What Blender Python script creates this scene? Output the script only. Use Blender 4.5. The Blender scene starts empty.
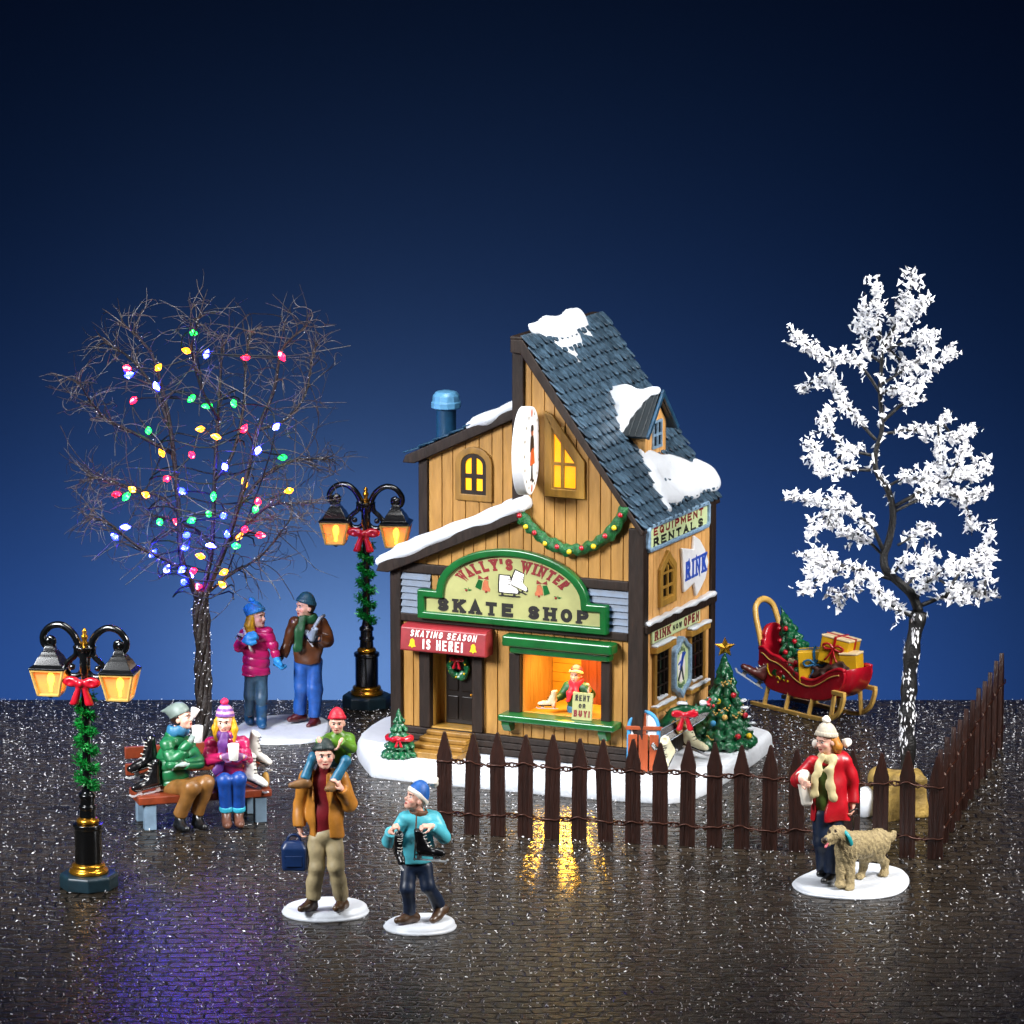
import bpy, bmesh, math, random
import numpy as np
from mathutils import Vector, Matrix
random.seed(7); rng = np.random.default_rng(11)
scene = bpy.context.scene
COL = scene.collection
scene.view_settings.view_transform = 'Standard'; scene.view_settings.look = 'None'; scene.view_settings.exposure = 0; scene.view_settings.gamma = 1
R_ = math.radians
PI = math.pi

# ------------------------------------------------------------------ camera
FPX, TH, CAMH = 4300.0, R_(10.2), 11.53
cam_d = bpy.data.cameras.new('camera')
cam = bpy.data.objects.new('camera', cam_d); COL.objects.link(cam)
cam.location = (0, 0, CAMH); cam.rotation_euler = (PI/2 - TH, 0, 0)
cam_d.sensor_width = 36; cam_d.lens = 36*FPX/1024; cam_d.clip_start = 1; cam_d.clip_end = 400
scene.camera = cam
_c, _s = math.cos(TH), math.sin(TH)
def ray(px, py):
    u = (px-512)/FPX; v = -(py-512)/FPX
    return (u, _c + v*_s, -_s + v*_c)
def ground(px, py, z=0.0):
    d = ray(px, py); t = (z-CAMH)/d[2]
    return Vector((d[0]*t, d[1]*t, z))
def at(px, py, Y):
    d = ray(px, py); t = Y/d[1]
    return Vector((d[0]*t, Y, CAMH + d[2]*t))

# ------------------------------------------------------------------ materials
def lin(h):
    h = h.lstrip('#'); o = []
    for i in (0, 2, 4):
        v = int(h[i:i+2], 16)/255
        o.append(v/12.92 if v <= .04045 else ((v+.055)/1.055)**2.4)
    return tuple(o)
def mk(name, col, rough=.42, metal=0.0, var=.18, scale=9.0, bump=.0, bscale=40.0, coat=.0, emit=None, estr=0.0, col2=None, trans=0.0, wood=False, island=0.0, sub=0.0, spec=.5, bdist=.02):
    m = bpy.data.materials.new(name); m.use_nodes = True
    nt = m.node_tree; N = nt.nodes; Lk = nt.links
    b = N['Principled BSDF']
    c = lin(col) if isinstance(col, str) else col
    b.inputs['Roughness'].default_value = rough; b.inputs['Metallic'].default_value = metal
    b.inputs['Coat Weight'].default_value = coat; b.inputs['Coat Roughness'].default_value = .2
    b.inputs['Transmission Weight'].default_value = trans
    b.inputs['Specular IOR Level'].default_value = spec
    if sub:
        b.inputs['Subsurface Weight'].default_value = sub
        b.inputs['Subsurface Radius'].default_value = (.05, .03, .02)
        b.inputs['Subsurface Scale'].default_value = .5
    tc = N.new('ShaderNodeTexCoord'); mp = N.new('ShaderNodeMapping')
    Lk.new(tc.outputs['Object'], mp.inputs['Vector'])
    if wood: mp.inputs['Scale'].default_value = (1, 1, .16)
    nz = N.new('ShaderNodeTexNoise'); nz.inputs['Scale'].default_value = scale; nz.inputs['Detail'].default_value = 6; nz.inputs['Roughness'].default_value = .6
    Lk.new(mp.outputs['Vector'], nz.inputs['Vector'])
    rp = N.new('ShaderNodeValToRGB')
    c2 = (lin(col2) if isinstance(col2, str) else col2) if col2 else tuple(x*(1-var*1.6) for x in c)
    hi = tuple(min(1, x*(1+var)) for x in c)
    e = rp.color_ramp.elements
    e[0].position = .3; e[0].color = (*c2, 1); e[1].position = .7; e[1].color = (*hi, 1)
    Lk.new(nz.outputs['Fac'], rp.inputs['Fac'])
    out = rp.outputs['Color']
    if island:
        g = N.new('ShaderNodeNewGeometry'); hs = N.new('ShaderNodeHueSaturation')
        mr = N.new('ShaderNodeMapRange'); mr.inputs['To Min'].default_value = 1-island; mr.inputs['To Max'].default_value = 1+island
        Lk.new(g.outputs['Random Per Island'], mr.inputs['Value']); Lk.new(mr.outputs['Result'], hs.inputs['Value']); Lk.new(out, hs.inputs['Color'])
        out = hs.outputs['Color']
    Lk.new(out, b.inputs['Base Color'])
    if bump:
        n2 = N.new('ShaderNodeTexNoise'); n2.inputs['Scale'].default_value = bscale; n2.inputs['Detail'].default_value = 4
        Lk.new(mp.outputs['Vector'], n2.inputs['Vector'])
        bp = N.new('ShaderNodeBump'); bp.inputs['Strength'].default_value = bump; bp.inputs['Distance'].default_value = bdist
        Lk.new(n2.outputs['Fac'], bp.inputs['Height']); Lk.new(bp.outputs['Normal'], b.inputs['Normal'])
    if emit:
        b.inputs['Emission Color'].default_value = (*(lin(emit) if isinstance(emit, str) else emit), 1)
        b.inputs['Emission Strength'].default_value = estr
    return m
M = {}
def P(name, col, **k):
    M[name] = mk(name, col, **k)
P('snow', '#cfd4db', rough=.5, var=.04, bump=.5, bscale=11, scale=4, coat=.15)
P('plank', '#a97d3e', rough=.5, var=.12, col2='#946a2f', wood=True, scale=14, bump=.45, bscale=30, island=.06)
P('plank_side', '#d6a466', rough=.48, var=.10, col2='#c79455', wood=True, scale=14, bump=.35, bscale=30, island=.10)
P('dark_wood', '#241913', rough=.55, spec=.3, var=.3, wood=True, scale=18, bump=.5, bscale=30)
P('trim_wood', '#8a6426', rough=.45, var=.2, scale=14, wood=True, bump=.2)
P('ochre', '#a97f34', rough=.45, var=.2, scale=14, wood=True, bump=.2)
P('blue_siding', '#2e4763', rough=.45, var=.2, scale=10, island=.08)
P('shingle', '#3b4f5f', rough=.36, var=.5, col2='#111f2b', scale=20, island=.3)
P('slate_dark', '#0b1a21', rough=.4, var=.25)
P('roof_blue', '#22455f', rough=.38, var=.3, scale=12)
P('chimney_cap', '#5b97bf', rough=.35, var=.2)
P('chimney_pipe', '#17405e', rough=.35, var=.2)
P('green_trim', '#0b5624', rough=.3, var=.2, scale=6, coat=.3)
P('lime', '#a3a36a', rough=.45, var=.08, scale=5)
P('lime_side', '#c6d6a2', rough=.45, var=.06, scale=5)
P('maroon_ink', '#7d1a1c', rough=.5, var=.1)
P('black_ink', '#15120f', rough=.5, var=.1)
P('blue_ink', '#1c49b4', rough=.5, var=.1)
P('white_ink', '#eeeae4', rough=.5, var=.04)
P('white_paint', '#e6e7ea', rough=.4, var=.05)
P('yellow_paint', '#dcb81c', rough=.35, var=.1)
P('red_paint', '#a5101a', rough=.32, var=.15, coat=.3)
P('crimson', '#b00f24', rough=.3, var=.15, coat=.4)
P('awning_red', '#88252b', rough=.4, var=.15)
P('steel_blue_frame', '#7f9cb6', rough=.4, var=.25, scale=25)
P('black_paint', '#060708', rough=.16, var=.1, coat=1.0)
P('gold', '#c98d2b', rough=.25, metal=.9, var=.15)
P('gold_paint', '#d2a858', rough=.35, var=.15, coat=.2)
P('teal_base', '#142a33', rough=.4, var=.25)
P('tinsel', '#128032', rough=.25, metal=.35, var=.4, island=.5)
P('fir', '#0e5a33', rough=.35, var=.35, scale=20, coat=.2, col2='#063320')
P('garland_green', '#0d5a2a', rough=.4, var=.35, scale=30, bump=.8, bscale=60)
P('brick_red_wood', '#8e3f1c', rough=.45, var=.2, scale=14, wood=True)
P('toy_blue', '#3f8fc2', rough=.4, var=.2)
P('bench_wood', '#7a3218', rough=.42, var=.22, scale=8, bump=.15)
P('bench_leg', '#6f8598', rough=.4, var=.15)
P('picket', '#28120b', rough=.4, var=.3, wood=True, scale=22, bump=.5, bscale=45)
P('wire', '#3a1c10', rough=.35, metal=.5, var=.2)
P('white_wire', '#cfcac2', rough=.4, var=.1)
P('rock', '#94793a', rough=.7, var=.35, scale=6, bump=.8, bscale=18, col2='#5d4a20')
P('bark', '#1b100b', rough=.5, var=.4, scale=24, bump=.8, bscale=50)
P('bark_black', '#0b0b0c', rough=.5, var=.3, scale=24, bump=.6, bscale=50)
P('twig', '#463a34', rough=.3, var=.5, scale=30, spec=.9, island=.75)
P('snow_leaf', '#f6f7fb', rough=.6, var=.01, island=.03)
P('cord', '#0a0d10', rough=.4)
P('skin', '#efb8a2', rough=.52, var=.06, scale=12, sub=.08)
P('lip', '#a8433f', rough=.4)
P('eye_white', '#e8e0da', rough=.25)
P('pupil', '#1b1210', rough=.2)
P('blush', '#e79a88', rough=.45, var=.05)
P('blond', '#d9a31f', rough=.4, var=.3, scale=30, wood=True)
P('ginger', '#b9782a', rough=.4, var=.3, scale=30)
P('brown_hair', '#2a1810', rough=.4, var=.3, scale=30)
P('steel', '#cfd2d6', rough=.25, metal=.35, var=.05)
P('cream', '#cfc9a8', rough=.42, var=.12)
P('skate_white', '#dcd9d2', rough=.36, var=.08)
P('skate_black', '#0c0c0e', rough=.25, var=.2, coat=.4)
P('skate_grey', '#8b97a8', rough=.35, var=.15)
P('skate_brown', '#4a1d1a', rough=.35, var=.2)
P('glass_dark', '#0b0a09', rough=.12, var=.1)
P('lit_pane', '#e0a020', rough=.3, emit='#ffb314', estr=1.15, var=.1)
P('amber_pane', '#d98a3a', rough=.25, emit='#ff9a3c', estr=.75)
P('bulb_glow', '#ffd080', emit='#ffc04a', estr=34.0)
P('star_gold', '#c79430', rough=.25, metal=.85, var=.15)

# ------------------------------------------------------------------ things
def thing(name, label, cat, loc=(0, 0, 0), rotz=0.0, group=None):
    o = bpy.data.objects.new(name, None); COL.objects.link(o)
    o.empty_display_size = .1
    o.location = loc; o.rotation_euler = (0, 0, rotz)
    o['label'] = label; o['category'] = cat
    if group: o['group'] = group
    return o
def tag(o, label=None, cat=None, group=None, kind=None):
    if label: o['label'] = label
    if cat: o['category'] = cat
    if group: o['group'] = group
    if kind: o['kind'] = kind
    return o
def dup(root, label, loc=None, rotz=None):
    def rec(o, par):
        c = o.copy(); COL.objects.link(c); c.parent = par
        for ch in list(o.children): rec(ch, c)
        return c
    r = rec(root, None)
    r['label'] = label
    if loc is not None: r.location = loc
    if rotz is not None: r.rotation_euler = (0, 0, rotz)
    return r
def mesh_obj(name, V, F, mats, parent=None, mi=None, smooth=True, loc=None):
    me = bpy.data.meshes.new(name)
    if isinstance(V, np.ndarray): V = V.tolist()
    if isinstance(F, np.ndarray): F = F.tolist()
    me.from_pydata(V, [], F)
    if not isinstance(mats, (list, tuple)): mats = [mats]
    for m in mats: me.materials.append(M[m] if isinstance(m, str) else m)
    if mi is not None: me.polygons.foreach_set('material_index', np.asarray(mi, dtype=np.int32))
    me.polygons.foreach_set('use_smooth', np.full(len(me.polygons), bool(smooth)))
    me.update()
    o = bpy.data.objects.new(name, me); COL.objects.link(o)
    if parent: o.parent = parent
    if loc is not None: o.location = loc
    return o

class MB:
    def __init__(s): s.V = []; s.F = []; s.I = []; s.cur = 0
    def add(s, V, F, mi=None):
        n = len(s.V); s.V += [tuple(v) for v in V]
        for f in F: s.F.append(tuple(i+n for i in f)); s.I.append(s.cur if mi is None else mi)
        return s
    def box(s, c, d, rot=None, mi=None):
        x, y, z = d[0]/2, d[1]/2, d[2]/2
        V = [Vector(p) for p in ((-x,-y,-z),(x,-y,-z),(x,y,-z),(-x,y,-z),(-x,-y,z),(x,-y,z),(x,y,z),(-x,y,z))]
        if rot is not None: V = [rot @ v for v in V]
        V = [v + Vector(c) for v in V]
        return s.add(V, [(0,3,2,1),(4,5,6,7),(0,1,5,4),(1,2,6,5),(2,3,7,6),(3,0,4,7)], mi)
    def bx(s, x0, x1, y0, y1, z0, z1, mi=None):
        return s.box(((x0+x1)/2, (y0+y1)/2, (z0+z1)/2), (x1-x0, y1-y0, z1-z0), None, mi)
    def prism(s, pts, o, ux, uy, un, d, mi=None):
        # pts 2-D outline (ux,uy), extruded from o along un by d
        ar = sum(pts[i][0]*pts[(i+1) % len(pts)][1]-pts[(i+1) % len(pts)][0]*pts[i][1] for i in range(len(pts)))
        o, ux, uy, un = Vector(o), Vector(ux), Vector(uy), Vector(un)
        if (ar > 0) != (ux.cross(uy).dot(un) > 0): pts = list(reversed(pts))
        n = len(pts)
        A = [o + ux*p[0] + uy*p[1] for p in pts]; B = [a + un*d for a in A]
        F = [tuple(range(n, 2*n)), tuple(reversed(range(n)))] + [(i, (i+1) % n, n+(i+1) % n, n+i) for i in range(n)]
        return s.add(A+B, F, mi)
    def tube(s, pts, r, n=8, mi=None, cap=True, flat=None):
        pts = [Vector(p) for p in pts]; m = len(pts)
        rs = r if isinstance(r, (list, tuple)) else [r]*m
        V = []; up = None
        for i, p in enumerate(pts):
            t = (pts[min(i+1, m-1)] - pts[max(i-1, 0)]).normalized()
            if up is None:
                up = Vector((0, 0, 1)) if abs(t.z) < .9 else Vector((0, 1, 0))
            a = (up - t*up.dot(t))
            if a.length < 1e-5: a = t.orthogonal()
            a.normalize(); b = t.cross(a); up = a
            for k in range(n):
                q = 2*PI*k/n
                V.append(p + (a*math.cos(q) + b*math.sin(q))*rs[i])
        F = [(i*n+k, i*n+(k+1) % n, (i+1)*n+(k+1) % n, (i+1)*n+k) for i in range(m-1) for k in range(n)]
        if cap: F += [tuple(reversed(range(n))), tuple(range((m-1)*n, m*n))]
        return s.add(V, F, mi)
    def lathe(s, prof, n=24, o=(0, 0, 0), mi=None, rot=None, ph=0):
        V = []; o = Vector(o)
        for r, z in prof:
            for k in range(n):
                q = 2*PI*k/n + ph; v = Vector((r*math.cos(q), r*math.sin(q), z))
                V.append((rot @ v if rot is not None else v) + o)
        m = len(prof)
        F = [(i*n+k, i*n+(k+1) % n, (i+1)*n+(k+1) % n, (i+1)*n+k) for i in range(m-1) for k in range(n)]
        F += [tuple(reversed(range(n))), tuple(range((m-1)*n, m*n))]
        return s.add(V, F, mi)
    def ball(s, c, r, n=10, mi=None, rot=None):
        if not isinstance(r, (tuple, list)): r = (r, r, r)
        V = []; F = []; c = Vector(c); h = max(4, n//2+1)
        for i in range(1, h):
            a = PI*i/h
            for k in range(n):
                q = 2*PI*k/n
                v = Vector((r[0]*math.sin(a)*math.cos(q), r[1]*math.sin(a)*math.sin(q), r[2]*math.cos(a)))
                V.append((rot @ v if rot is not None else v)+c)
        for sg in (1, -1):
            v = Vector((0, 0, sg*r[2])); V.append((rot @ v if rot is not None else v)+c)
        T = len(V)-2; m = h-1
        for i in range(m-1):
            for k in range(n): F.append((i*n+k, (i+1)*n+k, (i+1)*n+(k+1) % n, i*n+(k+1) % n))
        for k in range(n):
            F.append((T, k, (k+1) % n)); F.append((T+1, (m-1)*n+(k+1) % n, (m-1)*n+k))
        return s.add(V, F, mi)
    def build(s, name, mats, parent=None, bev=0.0, smooth=False, seg=2):
        o = mesh_obj(name, s.V, s.F, mats, parent, s.I, smooth)
        if bev:
            bm = bmesh.new(); bm.from_mesh(o.data)
            bm.normal_update()
            es = [e for e in bm.edges if len(e.link_faces) == 2 and e.calc_face_angle(0) > .5]
            bmesh.ops.bevel(bm, geom=es, offset=bev, segments=seg, affect='EDGES', profile=.6, clamp_overlap=True)
            for f in bm.faces: f.smooth = True
            bm.to_mesh(o.data); bm.free()
            mm = o.modifiers.new('wn', 'WEIGHTED_NORMAL'); mm.keep_sharp = False
        return o

# ------------------------------------------------------------------ implicit sculpting
def A3(v): return np.array(v, dtype=float)
def _bb(f, lo, hi): f.bb = (A3(lo), A3(hi)); return f
def cap(a, b, ra, rb=None):
    a, b = A3(a), A3(b); rb = ra if rb is None else rb; ba = b-a; L = max(float(ba @ ba), 1e-9)
    def f(p):
        pa = p-a; h = np.clip(pa @ ba/L, 0, 1)
        return np.linalg.norm(pa-h[:, None]*ba, axis=1)-(ra+(rb-ra)*h)
    m = max(ra, rb); return _bb(f, np.minimum(a, b)-m, np.maximum(a, b)+m)
def ell(c, r, R=None):
    c, r = A3(c), A3(r)*np.ones(3)
    def f(p):
        q = p-c
        if R is not None: q = q @ R
        k0 = np.linalg.norm(q/r, axis=1); k1 = np.linalg.norm(q/(r*r), axis=1)+1e-9
        return k0*(k0-1)/k1
    m = max(r) if R is not None else r; return _bb(f, c-m, c+m)
def rbox(c, h, rd=.01, R=None):
    c, h = A3(c), A3(h)
    def f(p):
        q = p-c
        if R is not None: q = q @ R
        d = np.abs(q)-(h-rd)
        return np.linalg.norm(np.maximum(d, 0), axis=1)+np.minimum(d.max(axis=1), 0)-rd
    m = np.linalg.norm(h) if R is not None else h; return _bb(f, c-m, c+m)
def scap(a, b, ra, rb, flat):       # capsule flattened in y
    a, b = A3(a), A3(b); g = A3((1, 1/flat, 1)); f0 = cap(a*g, b*g, ra, rb)
    m = max(ra, rb); return _bb(lambda p: f0(p*g)*flat, np.minimum(a, b)-m, np.maximum(a, b)+m)
def halfspace(o, n):                # keeps the side n points away from
    o, n = A3(o), A3(n)/np.linalg.norm(n)
    return lambda p: (p-o) @ n
def local(f, c, R, s=1.0):
    c = A3(c); lo, hi = f.bb
    K = np.array([[(lo, hi)[i][0], (lo, hi)[j][1], (lo, hi)[k][2]] for i in (0, 1) for j in (0, 1) for k in (0, 1)])*s @ R.T + c
    return _bb(lambda p: f((p-c) @ R/s)*s, K.min(0), K.max(0))
def localh(f, c, R, s=1.0):
    c = A3(c); return lambda p: f((p-c) @ R/s)*s
def parts(name, mats, boxes, parent, bev=.01):
    for b in boxes:
        m = MB(); m.bx(*b); m.build(name, mats, parent, bev)
class S:
    def __init__(s): s.ops = []; s.lo = A3((9e9,)*3); s.hi = -s.lo; s.disp = None
    def add(s, f, k=.02):
        s.ops.append(('u', f, k)); s.lo = np.minimum(s.lo, f.bb[0]); s.hi = np.maximum(s.hi, f.bb[1]); return s
    def sub(s, f, k=.01): s.ops.append(('s', f, k)); return s
    def cut(s, f, k=.008): s.ops.append(('c', f, k)); return s
    def ev(s, p):
        d = None
        for op, f, k in s.ops:
            e = f(p)
            if d is None: d = e; continue
            if op == 'u':
                h = np.clip(.5+.5*(d-e)/k, 0, 1); d = d*(1-h)+e*h-k*h*(1-h)
            else:
                if op == 's': e = -e
                h = np.clip(.5+.5*(e-d)/k, 0, 1); d = d*(1-h)+e*h+k*h*(1-h)
        if s.disp: d = d+s.disp(p)
        return d
    def mesh(s, vx=.012, pad=.03):
        lo = s.lo-pad; B = 6; n = np.maximum(((s.hi+pad-lo)/vx).astype(int)+2, 2); nb = -(-n//B); n = nb*B
        g = [lo[i]+(np.arange(nb[i])*B+(B-1)/2)*vx for i in range(3)]
        cp = np.stack(np.meshgrid(*g, indexing='ij'), -1).reshape(-1, 3)
        cd = s.ev(cp).reshape(nb)
        D = cd.repeat(B, 0).repeat(B, 1).repeat(B, 2)
        keep = np.abs(cd) < B*vx*.5*1.75+vx*3+.01
        mk_ = keep.repeat(B, 0).repeat(B, 1).repeat(B, 2)
        idx = np.argwhere(mk_)
        D[mk_] = s.ev(lo+idx*vx)
        ins = D < 0
        q = ins[:-1, :-1, :-1].astype(np.int8)
        cnt = sum(ins[i:n[0]-1+i, j:n[1]-1+j, k:n[2]-1+k].astype(np.int8) for i in (0, 1) for j in (0, 1) for k in (0, 1))
        act = (cnt > 0) & (cnt < 8)
        ci = np.argwhere(act)
        vid = -np.ones(act.shape, dtype=np.int64); vid[act] = np.arange(len(ci))
        acc = np.zeros((len(ci), 3)); w = np.zeros(len(ci))
        cs = [(i, j, k) for i in (0, 1) for j in (0, 1) for k in (0, 1)]
        val = {c: D[ci[:, 0]+c[0], ci[:, 1]+c[1], ci[:, 2]+c[2]] for c in cs}
        for c in cs:
            for ax in range(3):
                if c[ax]: continue
                d = list(c); d[ax] = 1; d = tuple(d)
                a, b = val[c], val[d]; m = (a < 0) != (b < 0)
                t = np.where(m, a/np.where(m, a-b, 1), 0)
                pt = np.array(c, float)[None, :].repeat(len(ci), 0); pt[:, ax] += t
                acc[m] += pt[m]; w += m
        V = lo+(ci+acc/np.maximum(w, 1)[:, None])*vx
        Fs = []
        for ax in range(3):
            sl0 = [slice(None)]*3; sl1 = [slice(None)]*3; sl0[ax] = slice(0, -1); sl1[ax] = slice(1, None)
            a = ins[tuple(sl0)]; b = ins[tuple(sl1)]
            e = np.argwhere(a != b)
            o1, o2 = [(1, 2), (2, 0), (0, 1)][ax]
            ok = (e[:, o1] > 0) & (e[:, o2] > 0) & (e[:, o1] < n[o1]-1) & (e[:, o2] < n[o2]-1)
            e = e[ok]
            def vv(d1, d2):
                x = e.copy(); x[:, o1] -= d1; x[:, o2] -= d2
                return vid[x[:, 0], x[:, 1], x[:, 2]]
            qd = np.stack([vv(1, 1), vv(0, 1), vv(0, 0), vv(1, 0)], 1)
            fl = ~a[e[:, 0], e[:, 1], e[:, 2]]
            qd[fl] = qd[fl][:, ::-1]
            Fs.append(qd[(qd >= 0).all(1)])
        return V, np.concatenate(Fs)
    def build(s, name, mats, parent=None, vx=.012, paint=None):
        V, F = s.mesh(vx)
        mi = None
        if paint is not None: mi = paint(V[F].mean(1))
        return mesh_obj(name, V, F, mats, parent, mi, True)
def lumps(amp, fr, seed=0):
    r = np.random.default_rng(seed); K = r.normal(size=(5, 3)); K = K/np.linalg.norm(K, axis=1)[:, None]*fr*(.6+.8*r.random((5, 1))); ph = r.random(5)*6.28
    return lambda p: amp*np.sin(p @ K.T+ph).sum(1)/2.2
ROTX = lambda a: np.array(Matrix.Rotation(a, 3, 'X')); ROTY = lambda a: np.array(Matrix.Rotation(a, 3, 'Y')); ROTZ = lambda a: np.array(Matrix.Rotation(a, 3, 'Z'))

# ------------------------------------------------------------------ stroke lettering (polygons, slab serifs optional)
def arc(cx, cy, rx, ry, a0, a1, n=8):
    return [(cx+rx*math.cos(R_(a0+(a1-a0)*i/n)), cy+ry*math.sin(R_(a0+(a1-a0)*i/n))) for i in range(n+1)]
G = {
 'A': [[(0,0),(.5,1),(1,0)], [(.2,.33),(.8,.33)]], 'B': [[(0,0),(0,1),(.6,1)]+arc(.6,.76,.3,.24,90,-90,5)+[(0,.52)], [(.6,.52)]+arc(.62,.26,.34,.26,90,-90,5)+[(0,0)]],
 'E': [[(1,1),(0,1),(0,0),(1,0)], [(0,.52),(.75,.52)]], 'G': [arc(.5,.5,.5,.5,40,330,12)+[(1,.45),(.6,.45)]], 'H': [[(0,0),(0,1)],[(1,0),(1,1)],[(0,.5),(1,.5)]],
 'I': [[(.5,0),(.5,1)]], 'K': [[(0,0),(0,1)],[(1,1),(.08,.42)],[(.35,.6),(1,0)]], 'L': [[(0,1),(0,0),(1,0)]], 'M': [[(0,0),(0,1),(.5,.25),(1,1),(1,0)]],
 'N': [[(0,0),(0,1),(1,0),(1,1)]], 'O': [arc(.5,.5,.5,.5,90,450,16)], 'P': [[(0,0),(0,1),(.6,1)]+arc(.6,.72,.38,.28,90,-90,6)+[(0,.44)]],
 'Q': [arc(.5,.5,.5,.5,90,450,16), [(.6,.3),(1,-.05)]], 'R': [[(0,0),(0,1),(.6,1)]+arc(.6,.74,.36,.26,90,-90,6)+[(0,.48)], [(.5,.48),(1,0)]],
 'S': [[(.95,.8)]+arc(.5,.74,.45,.26,30,270,9)[1:]+arc(.5,.24,.47,.24,90,-150,9)], 'T': [[(0,1),(1,1)],[(.5,1),(.5,0)]], 'U': [[(0,1),(0,.4)]+arc(.5,.4,.5,.4,180,360,8)+[(1,1)]],
 'W': [[(0,1),(.25,0),(.5,.8),(.75,0),(1,1)]], 'Y': [[(0,1),(.5,.45),(1,1)],[(.5,.45),(.5,0)]], "'": [[(.5,1),(.4,.72)]], '!': [[(.5,1),(.5,.32)],[(.5,.1),(.5,0)]], ' ': []}
WID = {'I': .42, "'": .3, '!': .34, 'M': 1.2, 'W': 1.25, ' ': .45}
SER = {'A': [(0,0),(1,0)], 'H': [(0,0),(0,1),(1,0),(1,1)], 'I': [(.5,0),(.5,1)], 'K': [(0,0),(0,1),(1,0),(1,1)], 'L': [(0,1)], 'N': [(0,0),(0,1),(1,1)], 'P': [(0,0)], 'R': [(0,0),(1,0)], 'T': [(.5,0)], 'W': [(0,1),(1,1)], 'Y': [(0,1),(1,1),(.5,0)], 'M': [(0,0),(1,0),(0,1),(1,1)]}
def stroke(pl, t):
    """outline polygon of a polyline with thickness t (mitred)"""
    if len(pl) > 2 and math.dist(pl[0], pl[-1]) < 1e-6: pl = pl[:-1]+[pl[0]]
    if math.dist(pl[0], pl[-1]) > 1e-6:
        def ex(a, b):
            d = math.dist(a, b) or 1e-6; return (a[0]+(a[0]-b[0])/d*t*.46, a[1]+(a[1]-b[1])/d*t*.46)
        pl = [ex(pl[0], pl[1])]+list(pl[1:-1])+[ex(pl[-1], pl[-2])]
    L = []; Rr = []
    n = len(pl); closed = math.dist(pl[0], pl[-1]) < 1e-6
    for i, p in enumerate(pl):
        a = pl[i-1] if i > 0 else (pl[-2] if closed else None); b = pl[i+1] if i < n-1 else (pl[1] if closed else None)
        def nrm(u, v):
            d = math.dist(u, v) or 1e-6; return (-(v[1]-u[1])/d, (v[0]-u[0])/d)
        if a is None: m = nrm(p, b); s = 1
        elif b is None: m = nrm(a, p); s = 1
        else:
            n1, n2 = nrm(a, p), nrm(p, b); m = (n1[0]+n2[0], n1[1]+n2[1]); l = math.hypot(*m) or 1e-6
            m = (m[0]/l, m[1]/l); s = 1/max(.45, m[0]*n1[0]+m[1]*n1[1])
        L.append((p[0]+m[0]*t/2*s, p[1]+m[1]*t/2*s)); Rr.append((p[0]-m[0]*t/2*s, p[1]-m[1]*t/2*s))
    return [[L[i], L[i+1], Rr[i+1], Rr[i]] for i in range(n-1)]
def lettering(mb, text, xf, h, aspect=.62, gap=.22, t=.17, serif=False, width=None, slant=0.0, zf=None, mi=0, lift=.004):
    """xf(x,y) -> (point, normal) places the flat letters; text centred on x=0, baseline y=0"""
    ws = [WID.get(c, 1.0)*aspect for c in text]
    tot = sum(ws)+gap*(len(text)-1)
    sc = h if width is None else None
    kx = h if width is None else width/tot
    x = -tot/2*kx
    e = 0
    for c, w in zip(text, ws):
        for st in G[c]:
            pl = [((x+w*kx/2+(px-.5)*max(w*kx-t*h, .001)+slant*py*h), t*h/2+py*(h-t*h)) for px, py in st]
            for q in stroke(pl, t*h):
                mb_add(mb, q, xf, lift+e*.0004, mi); e = (e+1) % 5
        if serif:
            for px, py in SER.get(c, []):
                cx = x+w*kx/2+(px-.5)*max(w*kx-t*h, .001); hw = t*h*.85; y0 = 0 if py == 0 else h
                y0 += t*h*.3 if py == 0 else -t*h*.3
                q = [(cx-hw, y0-t*h*.3), (cx+hw, y0-t*h*.3), (cx+hw, y0+t*h*.3), (cx-hw, y0+t*h*.3)]
                mb_add(mb, q, xf, lift+.0026, mi)
        x += (w+gap)*kx
def mb_add(mb, q, xf, lift, mi):
    A = []; B = []
    for p in q:
        o, nn = xf(*p); o = Vector(o); nn = Vector(nn); A.append(o); B.append(o+nn*lift)
    n = len(q)
    fn = (B[1]-B[0]).cross(B[2]-B[1])
    F = [tuple(range(n, 2*n))]+[(i, (i+1) % n, n+(i+1) % n, n+i) for i in range(n)]
    if fn.dot(B[0]-A[0]) < 0: F = [tuple(reversed(f)) for f in F]
    mb.add(A+B, F, mi)
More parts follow.
